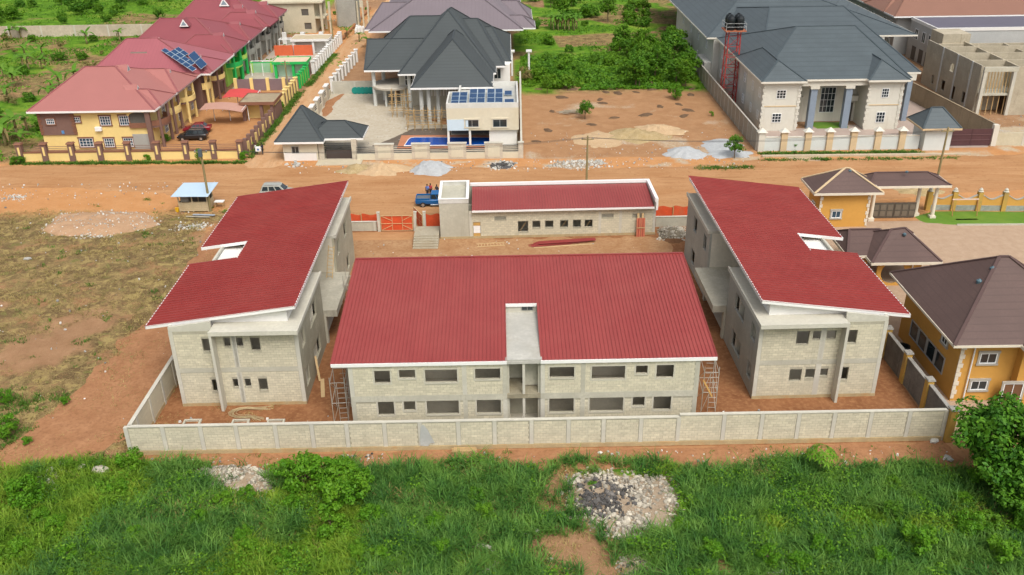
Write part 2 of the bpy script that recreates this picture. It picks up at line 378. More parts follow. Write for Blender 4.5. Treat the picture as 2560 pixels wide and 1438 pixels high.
def flat_zone(x, y):
    return np.maximum.reduce([ss(-1, 0, sdist(x, y, [(-31, 56), (35, 56), (35, 103), (-31, 103)])), ss(-1, 0, sdist(x, y, [(33, 55), (80, 55), (80, 112), (33, 112)])),
                              ss(126, 129, y) * ss(-76, -74, x) * (1 - ss(2, 3, x) * ss(36, 35, x))])
def gz(x, y):
    x = np.asarray(x, float); y = np.asarray(y, float)
    h = (fbm(x, y, 7, 4, 60) - .5) * .5 + (fbm(x, y, 1.6, 3, 61) - .5) * .12
    near = ss(20, 36, y) * ss(300, 250, y)
    return h * (1 - flat_zone(x, y)) * near * (1 - .75 * ss(103, 108, y) * ss(128, 125, y)) - .02
GZ = gz(GX.ravel(), GY.ravel())
nx, ny = len(XS), len(YS); idx = np.arange(nx * ny).reshape(ny, nx)
GF = np.stack([idx[:-1, :-1], idx[:-1, 1:], idx[1:, 1:], idx[1:, :-1]], -1).reshape(-1, 4)
ground = np_mesh('ground', np.stack([GX.ravel(), GY.ravel(), GZ], 1), GF, gmat(), smooth=True)
tag(ground, 'brown laterite ground with dry and green patches', None, None, 'structure')
at = ground.data.color_attributes.new('mask', 'FLOAT_COLOR', 'POINT'); at.data.foreach_set('color', np.stack([mr, mg, mb_, ma], 1).astype(np.float32).ravel())
def sheet(name, poly, z, mat, res=.5, wob=.5, soft=.5, label=None, kind='structure', hf=None):
    """ground layer whose ragged rim dips under the ground"""
    P = np.array(poly); x = np.arange(P[:, 0].min() - 1, P[:, 0].max() + 1 + res, res); y = np.arange(P[:, 1].min() - 1, P[:, 1].max() + 1 + res, res)
    X, Y = np.meshgrid(x, y); d = sdist(X, Y, poly) + wob * (fbm(X, Y, 2.5, 4, 77) - .5) * 2
    Z = gz(X, Y) * 1.0 + .02 + np.clip(d / soft, -1, 1) * z + (hf(X, Y) if hf else 0)
    i = np.arange(X.size).reshape(X.shape); q = np.stack([i[:-1, :-1], i[:-1, 1:], i[1:, 1:], i[1:, :-1]], -1).reshape(-1, 4)
    keep = (d.ravel()[q] > -soft).any(1); q = q[keep]; used, inv = np.unique(q, return_inverse=True)
    V = np.stack([X.ravel(), Y.ravel(), Z.ravel()], 1)[used]
    o = np_mesh(name, V, inv.reshape(-1, 4), mat, smooth=True); tag(o, label, None, None, kind); return o
def dirt(name, c0, c1, c2, s=.5, track=None):
    m, t, p = nodes(name); L = t.links; co = geopos(t)
    mp = N(t, 'ShaderNodeMapping'); mp.inputs['Scale'].default_value = track or (1, 1, 1); L.new(co, mp.inputs[0])
    n1 = noise(t, mp.outputs[0], s, 6, .65, .4); n2 = noise(t, co, s * 6, 5, .65); n3 = noise(t, co, s * 26, 3)
    c = mixc(t, ramp(t, n1, .3, .7), c0, c1); c = mixc(t, ramp(t, n2, .45, .78), c, c2); c = mixc(t, ramp(t, n3, .6, .8), c, sc(c1, 1.2))
    if track:                                         # wheel ruts along the way
        m2 = N(t, 'ShaderNodeMapping'); m2.inputs['Scale'].default_value = (.045, 1.5, 1) if track[0] < 1 else (1.7, .045, 1); L.new(co, m2.inputs[0]); n4 = noise(t, m2.outputs[0], .8, 6, .75, 1.6); n7 = noise(t, co, .22, 4)
        c = mixc(t, mixc(t, ramp(t, n7, .4, .62), (0, 0, 0), ramp(t, n4, .50, .64)), c, mixc(t, .6, c, sc(c0, .72))); c = mixc(t, ramp(t, n4, .28, .40, (.6, .6, .6), (0, 0, 0)), c, sc(c1, 1.08)); c = mixc(t, ramp(t, noise(t, co, 1.3, 6, .75), .56, .70), c, sc(c0, .82))
    L.new(c, p.inputs['Base Color']); p.inputs['Roughness'].default_value = .95; p.inputs['Specular IOR Level'].default_value = .1
    a = N(t, 'ShaderNodeMath', operation='ADD'); L.new(n2, a.inputs[0]); L.new(n1, a.inputs[1]); bump(t, p, a.outputs[0], .5, .08); return m
road_m = dirt('road_dirt', (.34, .165, .07), (.47, .275, .138), (.40, .215, .10), .35, (.35, 1.3, 1))
side_m = dirt('lane_dirt', (.46, .235, .105), (.56, .36, .20), (.42, .30, .18), .5, (1.6, .35, 1))
yard_m = dirt('yard_dirt', (.18, .075, .033), (.28, .13, .06), (.35, .18, .085), .4)
court_m = dirt('court_dirt', (.31, .16, .075), (.43, .27, .145), (.26, .13, .062), .5)
track_m = dirt('track_dirt', (.30, .145, .07), (.40, .21, .108), (.23, .11, .055), .6)
sheet('road', [(-165, 118), (-60, 118), (-44, 114), (-30, 106), (-21, 102.6), (18, 102.6), (36, 107), (50, 110), (75, 113), (150, 113), (150, 124), (75, 126), (45, 124.5), (36, 125), (24, 122.5), (10, 122.5), (2, 123), (-20, 124), (-38, 126), (-75, 127.3), (-165, 129)], .05, road_m, .6, 1.0, .8)
sheet('lane', [(-38.3, 124), (-33.3, 124), (-33.2, 160), (-33.6, 200), (-30.8, 280), (-34.8, 280), (-37.8, 200), (-37.8, 160)], .07, side_m, .6, .7, .7)
sheet('yard', [(-29.2, 57.4), (32.9, 57.7), (33, 70), (33, 101), (-28.8, 101)], .05, yard_m, .6, .1, .5)
sheet('courtyard', [(-16, 76), (18, 76), (19, 99), (-20, 99)], .09, court_m, .6, 1.5, 1.2)
PATH = gpoly((-160, 1260), (0, 1125), (140, 1030), (240, 930), (315, 850), (400, 780), (460, 690), (500, 620), (540, 560), (600, 560), (560, 680), (470, 900), (415, 960), (330, 1080), (200, 1150), (60, 1230), (-140, 1390))
sheet('path', PATH, .07, track_m, .5, 1.3, .9)
sheet('footpath', [(-30.5, 55.4), (-10, 54.3), (12, 54.6), (33, 54.4), (34, 55), (33, 57.2), (-29, 56.9)], .06, track_m, .5, .7, .6)

# ================================================================== BUILDING MATERIALS
blk = M('block_cream', (.605, .565, .425), .9, .14, (.47, .445, .34), .5, streak=(.42, .405, .31), island=.2, course=(.475, .445, .335))
mort = M('mortar', (.40, .38, .29), .95, .2, (.34, .32, .24), .7, streak=(.31, .295, .22))
conc = M('concrete', (.47, .455, .37), .9, .16, (.39, .375, .30), .6, streak=(.34, .325, .26))
concl = M('concrete_light', (.535, .52, .44), .85, .12, (.45, .44, .39), .5)
slabm = M('slab_concrete', (.46, .455, .41), .85, .18, (.33, .31, .25), .5)
white = M('white_paint', (.80, .80, .78), .5, .05, None, .5, bstr=.03)
plasterw = M('white_plaster', (.72, .72, .69), .8, .06, None, .5)
stain = M('plinth_stain', (.43, .34, .19), .95, .2, (.45, .26, .10), 1.2)
redm = roofmat('red_sheet', (.25, .030, .026), 'z', .01, .46, 0, .09, 0)
redm2 = roofmat('red_sheet_pale', (.29, .050, .046), 'z', .01, .36, 0, .07, 0)  # same red as the wings, paler: sky reflection put into the colour
timber = M('timber', (.50, .33, .15), .85, .2, None, 1.5)
orangenet = M('orange_net', (.62, .085, .025), .7, .2, (.5, .14, .06), 1.2)
dark = M('dark_shade_fill', (.12, .11, .095), .95, .2)  # dark colour standing in for shade inside openings; also kiosk goods
steel = M('scaffold_steel', (.42, .40, .34), .5, .2, (.35, .25, .15), 1.5)

# ================================================================== SIDE BUILDINGS (left and right, mirror images)
def pxr(ox, oy, s, L_): return [(ox + a * s, oy + b * s, ox + c * s, oy + d * s) for a, b, c, d in L_]
def side_block(name, label, loc, rz, mir, wins):
    w = 10.27; D = 28.9
    E = thing(name, label, 'building', loc, rz)
    X = (lambda x: w - x) if mir else (lambda x: x)
    def bx(mb, x0, x1, *r):
        a, b = sorted((X(x0), X(x1))); return mb.box(a, b, *r)
    H = [(min(a, b), max(a, b), c, d) for a, b, c, d in wins]
    mb = MB(); Pf = lambda u, d, z: (u, d, z)
    wall_holes(mb, Pf, 0, w, 0, 7.15, .2, H); mb.build('front_wall', mort, E)
    blockwork(E, Pf, None, .32, w - .32, .34, 3.3, H, blk, 300); blockwork(E, Pf, None, .32, w - .32, 3.72, 7.0, H, blk, 0)
    # court face in two wings, with the recessed entrance bay between
    sgn = -1 if mir else 1
    Ps = lambda u, d, z: (X(w - d), u, z)
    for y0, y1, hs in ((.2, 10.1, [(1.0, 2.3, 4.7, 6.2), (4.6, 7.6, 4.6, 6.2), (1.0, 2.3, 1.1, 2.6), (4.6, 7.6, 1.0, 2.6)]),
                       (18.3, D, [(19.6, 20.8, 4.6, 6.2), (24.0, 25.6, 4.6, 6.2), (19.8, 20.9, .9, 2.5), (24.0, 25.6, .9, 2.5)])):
        mb = MB(); wall_holes(mb, Ps, y0, y1, 0, 7.15, .2, hs); mb.build('side_wall', mort if not mir else M('shaded_court_wall', (.37, .37, .325), .95, .14, (.30, .30, .26), .5, streak=True), E)  # right block: shade of its left-facing wall put into a greyer colour
    mb = MB()
    bx(mb, 0, .2, .2, D, 0, 7.15); bx(mb, .2, w - .2, D - .2, D, 0, 7.15)
    bx(mb, w - 4.2, w - .2, 9.9, 10.1, 0, 7.15); bx(mb, w - 4.2, w - .2, 18.3, 18.5, 0, 7.15); bx(mb, w - 4.4, w - 4.2, 10.1, 18.3, 3.5, 7.15); bx(mb, w - 4.4, w - 4.2, 10.1, 14, 0, 3.2)
    bx(mb, .2, w - .2, 2.4, 2.55, 0.1, 3.2); bx(mb, .2, w - .2, 2.4, 2.55, 3.5, 7.0); bx(mb, w - 3.4, w - 3.25, 3.36, 9.9, 3.5, 7.0); bx(mb, w - 3.4, w - 3.25, 3.36, 9.9, 0, 3.2)
    bx(mb, w - 3.4, w - 3.25, 18.5, D - .2, 0, 7.0); bx(mb, .2, w - .2, 6.8, 6.95, 0, 7.0)
    mb.build('inner_wall', M('inner_plaster', (.70, .66, .55), .9, .12, (.45, .40, .31), .6), E)
    mb = MB(); bx(mb, .2, w - .2, .2, D - .2, -.05, .1); mb.build('ground_slab', M('screed', (.64, .60, .50), .9, .12), E)
    mb = MB(); bx(mb, .2, w - .2, .2, 9.9, 3.2, 3.5); bx(mb, .2, w - .2, 10.1, D - .2, 3.2, 3.5); mb.build('floor_slab', M('screed'), E)
    mb = MB(); bx(mb, w - 4.2, w + 1.25, 10.102, 18.298, 3.21, 3.52); bx(mb, w + 1.05, w + 1.25, 10.3, 18.1, 2.85, 3.205); bx(mb, w + .01, w + 1.25, 10.102, 10.298, 2.85, 3.205); bx(mb, w + .01, w + 1.25, 18.102, 18.298, 2.85, 3.205); mb.build('entrance_canopy', M('canopy_concrete', (.44, .42, .34), .9, .22, (.34, .31, .22), .7, streak=True), E)
    for y in (10.35, 18.05):
        mb = MB(); bx(mb, w - .7, w + .2, y - .24, y + .24, 0, 3.2); mb.build('pier', conc, E)
    # smooth concrete frame: columns, floor bands
    xf = 3.55
    for x0, x1 in ((0, .3), (w - .3, w)):
        mb = MB(); bx(mb, x0 - (.015 if x0 == 0 else 0), x1 + (.015 if x1 == w else 0), -.02, .1, 0, 7.15); mb.build('corner_column', concl, E)
    cx = sorted(set(round((H[i][1] + H[i + 1][0]) / 2, 2) for i in (0, 1, 2)) | {w * .5})
    for x in cx[1:3]:
        a = X(x); mb = MB(); mb.box(x - .16, x + .16, -.018, .1, .3, 3.3); mb.build('column', concl, E); mb = MB(); mb.box(x - .16, x + .16, -.018, .1, 3.7, 7.0); mb.build('column', concl, E)
    mb = MB(); bx(mb, .3, w - .3, -.03, .1, 3.3, 3.72); mb.build('floor_band', conc, E)
    mb = MB(); bx(mb, -.03, w + .03, -.05, .1, -.05, .32); mb.build('plinth', stain, E)
    # fin and ledge
    mb = MB(); bx(mb, xf - .11, xf + .11, -.9, -.003, 0, 7.15); mb.build('fin', concl, E)
    mb = MB()
    bx(mb, xf - .11, w + .25, -.9, 1.1, 7.155, 7.4); bx(mb, xf - .11, w + .25, -.9, -.72, 7.4, 7.52); bx(mb, w + .1, w + .25, -.72, 10.1, 7.4, 7.52)
    bx(mb, w - 1.2, w + .25, 1.1, 10.1, 7.155, 7.4); bx(mb, w - 1.2, w + .25, 18.3, D, 7.155, 7.4); bx(mb, w + .1, w + .25, 18.3, D, 7.4, 7.52)
    bx(mb, w - 2.2, w - 1.2, 10.1, 18.3, 6.9, 7.4); bx(mb, w - 2.2, w - 1.2, 1.1, 10.1, 7.16, 7.38)
    mb.build('ledge', concl, E)
    # clerestory under the roof
    zr = lambda x: 7.42 + (x + 1.95) * (1.60 / 12.2)
    mb = MB(); V = [(X(0), .02, 7.15), (X(xf - .12), .02, 7.15), (X(xf - .12), .02, zr(xf) - .14), (X(0), .02, zr(0) - .14)]; V += [(a, .22, c) for a, b, c in V]
    mb.add(V, [(0, 1, 2, 3), (7, 6, 5, 4), (0, 4, 5, 1), (1, 5, 6, 2), (2, 6, 7, 3), (3, 7, 4, 0)]); bx(mb, 0, .2, .25, D, 7.15, 7.55); mb.build('wall_head', concl, E)
    mb = MB()
    for (x0, x1) in ((0, w - .9),):
        V = [(X(x0), 1.0, 7.0), (X(x1), 1.0, 7.0), (X(x1), 1.0, zr(x1) - .12), (X(x0), 1.0, zr(x0) - .12)]
        V += [(a, 1.2, c) for a, b, c in V]
        mb.add(V, [(0, 1, 2, 3), (7, 6, 5, 4), (0, 4, 5, 1), (1, 5, 6, 2), (2, 6, 7, 3), (3, 7, 4, 0)])
    bx(mb, w - 1.1, w - .9, 1.2, D, 7.41, zr(w - 1) - .14)
    mb.build('clerestory_wall', plasterw, E)
    # roof: deck, fascia, sheets
    ny0, ny1, nx1 = 12.0, 16.0, 2.55                    # notch on the low side
    mb = MB()
    def deck(x0, x1, y0, y1):
        V = [(X(x0), y0, zr(x0) - .12), (X(x1), y0, zr(x1) - .12), (X(x1), y1, zr(x1) - .12), (X(x0), y1, zr(x0) - .12)]
        V += [(a, b, c + .1) for a, b, c in V]
        mb.add(V, [(3, 2, 1, 0), (4, 5, 6, 7), (0, 1, 5, 4), (1, 2, 6, 5), (2, 3, 7, 6), (3, 0, 4, 7)])
    x0, x1, y0, y1 = -1.9, 10.2, .5, 29.35
    deck(x0, x1, y0, ny0); deck(nx1, x1, ny0, ny1); deck(x0, x1, ny1, y1)
    roof = mb.build('roof', timber, E)
    def fas(a, b, ya, yb, drop=.26):
        f = MB(); za, zb = zr(a), zr(b)
        if ya == yb:
            t = .05; V = [(X(a), ya - t, za - drop), (X(b), ya - t, zb - drop), (X(b), ya - t, zb + .03), (X(a), ya - t, za + .03)]; V += [(p, q + t - .004, r) for p, q, r in V]
        else:
            sg = -1 if a < 5 else 1; V = [(X(a), ya, za - drop), (X(a), yb, za - drop), (X(a), yb, za + .03), (X(a), ya, za + .03)]; V += [(p + (sg if not mir else -sg) * .05, q, r) for p, q, r in V]
        f.add(V, [(0, 1, 2, 3), (7, 6, 5, 4), (0, 4, 5, 1), (1, 5, 6, 2), (2, 6, 7, 3), (3, 7, 4, 0)]); f.build('fascia', white, roof)
    fas(-1.95, 10.25, .5, .5); fas(10.2, 10.2, .45, 29.4); fas(-1.9, -1.9, .45, ny0); fas(-1.9, -1.9, ny1, 29.4); fas(-1.95, nx1, ny1, ny1); fas(nx1, nx1, ny0, ny1, .3)
    sl_full = math.hypot(12.25, 1.6); ang = math.atan2(1.60, 12.2)
    me_full = ribbed(redm, sl_full, ribs=2, h=.075); nx_ = nx1 + 1.98; me_short = ribbed(redm, sl_full - nx_ / math.cos(ang), ribs=2, h=.075)
    y = .42
    while y < 29.35:
        short = ny0 - .3 < y and y + .92 < ny1 + .35
        xs = nx1 if short else -1.98
        o = link('roof_sheet', me_short if short else me_full, roof)
        # sheet x axis -> building y ; sheet y axis -> up the slope
        ax = Vector((0, 1, 0)); ay = Vector((1 if not mir else -1, 0, 0)) * math.cos(ang) + Vector((0, 0, math.sin(ang))); az = ax.cross(ay)
        if az.z < 0: ax = -ax; az = -az; base = Vector((X(xs), y + .92, zr(xs)))
        else: base = Vector((X(xs), y, zr(xs)))
        if y + .92 > 29.45: pass
        o.matrix_local = Matrix(((ax.x, ay.x, az.x, base.x), (ax.y, ay.y, az.y, base.y), (ax.z, ay.z, az.z, base.z), (0, 0, 0, 1)))
        y += .92
    # terrace seen through the notch
    mb = MB(); bx(mb, .2, nx1 + .6, ny0 - .8, ny1 + .8, 7.0, 7.18); bx(mb, -.02, .2, ny0 - .8, ny1 + .8, 7.15, 7.32); mb.build('terrace', plasterw, E)
    return E
def wl(rects, ox, oy_world):
    r = []
    for a, b, c, d in rects:
        x0, z1 = onY(a, b, oy_world); x1, z0 = onY(c, d, oy_world); r.append((x0 - ox, x1 - ox, z0, z1))
    return r
LW = pxr(200, 750, .3129, [(970, 310, 1055, 412), (1145, 305, 1205, 373), (1243, 305, 1305, 372), (1357, 305, 1445, 406), (1050, 636, 1130, 727), (1218, 632, 1278, 697), (1313, 632, 1370, 695), (1422, 630, 1505, 722)])
RW = pxr(1740, 700, .34775, [(730, 370, 805, 463), (847, 370, 900, 427), (947, 368, 1003, 425), (1070, 365, 1150, 457), (677, 643, 750, 724), (792, 642, 850, 707), (893, 640, 943, 692), (1010, 632, 1087, 720)])
LB = side_block('apartment_block', 'unfinished two-storey block building with red roof beside the dry field', (-27.53, 63.77, 0), .0086, False, wl(LW, -27.53, 63.8))
RB = side_block('apartment_block', 'unfinished two-storey block building with red roof beside the orange house', (19.82, 63.68, 0), .0194, True, wl(RW, 19.82, 63.75))

# ================================================================== CENTRE BUILDING
def centre():
    w, D, zt = 26.93, 14.2, 6.42; ox, oy = -12.61, 59.58
    E = thing('apartment_block', 'wide unfinished two-storey block building with notched red roof between two scaffolds', 'building', (ox, oy, 0), .0092)
    up = pxr(800, 720, .25035, [(540, 822, 706, 945), (788, 814, 953, 897), (1047, 814, 1372, 938), (1548, 806, 1800, 908)]) + pxr(1300, 720, .25035, [(297, 793, 540, 897), (720, 787, 1046, 912), (1162, 782, 1273, 861), (1370, 777, 1531, 902)])
    lo = pxr(800, 720, .25035, [(577, 1125, 747, 1263), (836, 1124, 956, 1218), (1064, 1120, 1390, 1256), (1564, 1115, 1807, 1250)]) + pxr(1300, 720, .25035, [(293, 1100, 534, 1243), (697, 1092, 1026, 1235), (1130, 1088, 1242, 1185), (1340, 1082, 1503, 1224)])
    H = wl(up + lo, ox, oy + .12)
    b0 = onY(1267, 950, oy + .12)[0] - ox; b1 = onY(1352, 950, oy + .12)[0] - ox
    P = lambda u, d, z: (u, d, z)
    for a, b in ((0, b0), (b1, w)):
        mb = MB(); hs = [h for h in H if a < h[0] < b]; wall_holes(mb, P, a, b, 0, zt, .2, hs); mb.build('front_wall', mort, E)
        blockwork(E, P, None, a + .32, b - .3, .1, 3.0, hs, blk, 150, gap=.034); blockwork(E, P, None, a + .32, b - .3, 3.5, 6.3, hs, blk, 0)
        mb = MB(); mb.box(a - .015, b + .015, -.035, .1, 2.98, 3.5); mb.build('floor_band', conc, E)
        for h in hs:                                   # plastered surrounds
            f = MB(); t = .13
            f.box(h[0] - t, h[0] - .002, -.022, .12, h[2] - t, h[3] + t); f.box(h[1] + .002, h[1] + t, -.022, .12, h[2] - t, h[3] + t); f.box(h[0] - .002, h[1] + .002, -.022, .12, h[2] - t, h[2] - .002); f.box(h[0] - .002, h[1] + .002, -.022, .12, h[3] + .002, h[3] + t)
            f.build('window_surround', M('surround', (.50, .48, .39), .9, .1, None, .8), E)
    cols = [.15, 2.0, 4.95, 8.85, b0 - .15, b1 + .15, 18.0, 21.8, 23.6, w - .15]
    for x in cols:
        for z0, z1 in ((0, 2.98), (3.5, zt)):
            if any(h[0] - .3 < x < h[1] + .3 and h[2] < z1 and h[3] > z0 for h in H): continue
            mb = MB(); mb.box(x - .17, x + .17, -.028, .1, z0, z1); mb.build('column', concl if random.random() < .5 else conc, E)
    mb = MB(); mb.box(0, .2, .2, D, 0, zt); mb.box(w - .2, w, .2, D, 0, zt); mb.box(.2, w - .2, D - .2, D, 0, 7.9)
    mb.box(b0, b0 + .2, .2, 3.4, 0, zt); mb.box(b1 - .2, b1, .2, 3.4, 0, zt)
    mb.box(b0 + .2, b1 - .2, 2.2, 2.4, .12, 2.6); mb.box((b0 + b1) / 2, b1 - .2, 1.2, 1.4, 3.5, 6.2); mb.box(b0 + .2, (b0 + b1) / 2, 2.3, 2.5, 3.5, 6.2)
    mb.build('outer_wall', conc, E)
    MB().box(.2, w - .2, .2, D - .2, -.05, .12).build('ground_slab', M('screed', (.64, .60, .50), .9, .12), E)
    mb = MB(); mb.box(.2, w - .2, 2.61, 2.75, 0.12, 6.0)
    for x in (3.4, 8.7, 17.9, 23.3): mb.box(x - .08, x + .08, .2, 2.6, 0.12, 6.0)
    mb.build('inner_wall', M('inner_plaster', (.70, .66, .55), .9, .12, (.45, .40, .31), .6), E)
    mb = MB(); mb.box(.2, b0, .2, D - .2, 3.05, 3.4); mb.box(b1, w - .2, .2, D - .2, 3.05, 3.4); mb.build('floor_slab', M('screed'), E); mb = MB(); mb.box(b0, b1, .0, 3.4, 3.05, 3.42); mb.build('stair_landing', M('landing', (.30, .27, .19), .9, .25, (.2, .16, .09), .8), E)
    mb = MB(); mb.box((b0 + b1) / 2 - .1, (b0 + b1) / 2 + .1, .02, .25, 0, 3.04); mb.build('column', concl, E)
    mb = MB(); mb.box((b0 + b1) / 2 - .1, (b0 + b1) / 2 + .1, .02, .25, 3.43, 6.2); mb.build('column', concl, E)
    mb = MB(); mb.box(b0 - .1, b1 + .1, -.02, 8.2, 6.43, 6.56); mb.box(b0 - .12, b1 + .12, -.06, .16, 6.2, 6.425); mb.build('terrace', slabm, E)
    # roof
    zr = lambda y: 6.50 + (y + .1) * (1.86 / 15.1)
    x0, x1, y0, y1 = -1.26, 28.2, -.1, 15.0; yn = 7.55; n0, n1 = b0 + .02, b1 - .02
    mb = MB()
    def deck(a, b, c, d):
        V = [(a, c, zr(c) - .12), (b, c, zr(c) - .12), (b, d, zr(d) - .12), (a, d, zr(d) - .12)]; V += [(p, q, r + .1) for p, q, r in V]
        mb.add(V, [(3, 2, 1, 0), (4, 5, 6, 7), (0, 1, 5, 4), (1, 2, 6, 5), (2, 3, 7, 6), (3, 0, 4, 7)])
    deck(x0 + .03, n0, y0 + .03, yn); deck(n1, x1 - .03, y0 + .03, yn); deck(x0 + .03, x1 - .03, yn, y1 - .03)
    roof = mb.build('roof', timber, E)
    for a, b in ((x0, n0), (n1, x1)): MB().box(a, b, y0 - .06, y0 + .02, zr(y0) - .26, zr(y0) + .01).build('fascia', white, roof)
    MB().box(n0, n1, yn - .06, yn - .01, zr(yn) - .28, zr(yn) + .01).build('fascia', white, roof)
    mb = MB(); mb.box(n0, n1, yn + .1, yn + .25, 6.56, zr(yn) - .13); mb.build('clerestory_wall', concl, E)
    f = MB(); cx = n0 + (n1 - n0) * .7; f.box(cx - .5, cx + .5, yn + .05, yn + .098, 6.75, 7.2); wv = f.build('window', M('old_frame', (.25, .25, .23), .6, .1), E)
    f = MB(); f.box(cx - .44, cx - .03, yn + .04, yn + .049, 6.8, 7.15); f.box(cx + .03, cx + .44, yn + .04, yn + .049, 6.8, 7.15); f.build('pane', glassmat('glass'), wv)
    for x in (x0, x1):
        f = MB(); s = -1 if x < 5 else 1; V = [(x, y0, zr(y0) - .1), (x, y1, zr(y1) - .1), (x, y1, zr(y1) + .05), (x, y0, zr(y0) + .05)]; V += [(p + .05 * s, q, r) for p, q, r in V]
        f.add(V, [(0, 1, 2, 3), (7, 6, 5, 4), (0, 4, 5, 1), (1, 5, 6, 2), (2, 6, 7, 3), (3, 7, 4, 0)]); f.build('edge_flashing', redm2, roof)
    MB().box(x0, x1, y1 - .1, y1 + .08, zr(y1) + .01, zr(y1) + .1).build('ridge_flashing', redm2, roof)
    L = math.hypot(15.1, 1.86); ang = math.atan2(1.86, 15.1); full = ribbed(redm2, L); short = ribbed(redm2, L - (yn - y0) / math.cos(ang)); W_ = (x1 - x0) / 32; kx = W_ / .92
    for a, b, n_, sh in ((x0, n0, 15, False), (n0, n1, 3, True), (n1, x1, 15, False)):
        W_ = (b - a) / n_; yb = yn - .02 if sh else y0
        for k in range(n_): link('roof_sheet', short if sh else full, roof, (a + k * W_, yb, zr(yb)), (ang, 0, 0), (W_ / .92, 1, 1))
    return E
CB = centre()

# ================================================================== BACK BUILDING
def back():
    ox, oy = -8.25, 98.0; w, D = 25.1, 6.1
    E = thing('guard_building', 'long low unfinished block building with red roof behind a white parapet', 'building', (ox, oy, 0), .022)
    R_ = pxr(1200, 400, .2781, [(130, 512, 232, 538), (342, 553, 432, 645), (473, 551, 541, 608), (587, 548, 657, 607), (722, 544, 791, 606), (837, 541, 905, 605), (943, 540, 1010, 603), (1097, 488, 1200, 515), (1373, 485, 1475, 510)])
    H = []
    for a, b, c, d in R_:
        for it in range(2):
            yy = oy + .022 * ((a - 1103) / 22.)
            x0, z1 = onY(a, b, yy); x1, z0 = onY(c, d, yy)
        H.append((x0 - ox, x1 - ox, z0, min(z1, 3.35)))
    dx0, dz1 = onY(1020 + 1170 * .1391, 440 + 840 * .1391, oy); dx1, _ = onY(1020 + 1300 * .1391, 440 + 840 * .1391, oy); door = (dx0 - ox, dx1 - ox, 0.25, dz1)
    P = lambda u, d, z: (u, d, z); mb = MB(); hs = H + [door]
    wall_holes(mb, P, 3.36, w, 0, 3.45, .2, hs); mb.build('front_wall', mort, E)
    blockwork(E, P, None, 3.6, w - .3, .35, 3.4, hs, blk, 0, .46, .225)
    mb = MB(); mb.box(0, 3.35, 0, D, 0, 4.5); tower = mb.build('corner_room', conc, E)
    f = MB()
    f.box(-.04, 3.39, -.04, .2, 4.5, 5.0); f.box(-.04, 3.39, D - .2, D + .04, 4.5, 5.0); f.box(-.04, .2, .2, D - .2, 4.5, 5.0); f.box(3.15, 3.39, .2, D - .2, 4.5, 5.0); f.build('parapet', M('parapet_conc', (.60, .60, .56), .85, .12, (.42, .40, .33), .6), tower)
    f = MB(); f.box(-.08, 3.43, -.08, .26, 5.0, 5.06); f.box(-.08, 3.43, D - .26, D + .08, 5.0, 5.06); f.box(-.08, .26, .26, D - .26, 5.0, 5.06); f.box(3.09, 3.43, .26, D - .26, 5.0, 5.06); f.build('coping', white, tower)
    mb = MB(); mb.box(3.36, w, D - .2, D, 0, 4.4); mb.box(w - .2, w, .2, D - .2, 0, 4.3); mb.box(3.36, w - .2, 2.6, 2.75, .1, 3.3); mb.build('outer_wall', conc, E); MB().box(3.4, w - .2, .2, D - .2, -.05, .1).build('ground_slab', M('screed'), E)
    mb = MB(); mb.box(w - .25, w + .12, -.5, D + .05, 4.305, 4.75); mb.box(3.5, w - .25, D - .3, D + .05, 4.405, 4.75); mb.box(w - .12, w + .12, -.5, -.02, 3.3, 4.3); mb.build('parapet', white, E)
    for x in [q for q in (3.55, 8.9, 12.3, 14.0, 16.9, 18.6, 21.0, w - .15) if not any(h[0] - .2 < q < h[1] + .2 for h in hs)]: MB().box(x - .15, x + .15, -.03, .1, .3, 3.44).build('column', concl, E)
    MB().box(-.04, w + .05, -.06, .1, -.05, .34).build('plinth', stain, E)
    f = MB(); n = 4; dz = (door[3] - door[2]) / n
    for k in range(n): MB().box(door[0] + .02, door[1] - .02, .05, .09, door[2] + k * dz + .01, door[2] + (k + 1) * dz - .01).build('board', M('plywood', (.55, .33, .10), .8, .15) if k in (0, 3) else white, E)
    for k, h in enumerate(H):                        # loose planks seen in some openings
        if k in (1, 4, 6): MB().bar((h[0] + .2, .5, h[2] - .2), (h[1] - .25, .15, h[3] - .2), .1, .04).build('plank', timber, E)
        if k in (0, 7, 8):
            g = MB()
            for q in range(4): z = h[2] + (h[3] - h[2]) * (q + .5) / 4.5; g.box(h[0], h[1], .02, .14, z, z + .03)
            g.build('louvre', conc, E)
    zr = lambda y: 3.72 + (y + .5) * .1
    x0, x1, y0, y1 = 3.75, w - .3, -.5, D - .35
    mb = MB(); V = [(x0, y0, zr(y0) - .1), (x1, y0, zr(y0) - .1), (x1, y1, zr(y1) - .1), (x0, y1, zr(y1) - .1)]; V += [(a, b, c + .08) for a, b, c in V]
    mb.add(V, [(3, 2, 1, 0), (4, 5, 6, 7), (0, 1, 5, 4), (1, 2, 6, 5), (2, 3, 7, 6), (3, 0, 4, 7)]); roof = mb.build('roof', timber, E)
    MB().box(x0, x1, y0 - .05, y0 - .003, zr(y0) - .22, zr(y0) + .01).build('fascia', white, roof)
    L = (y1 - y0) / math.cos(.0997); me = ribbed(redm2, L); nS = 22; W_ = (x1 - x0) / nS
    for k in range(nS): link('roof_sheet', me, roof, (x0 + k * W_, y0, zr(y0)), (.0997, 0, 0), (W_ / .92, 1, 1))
    return E
BB = back()

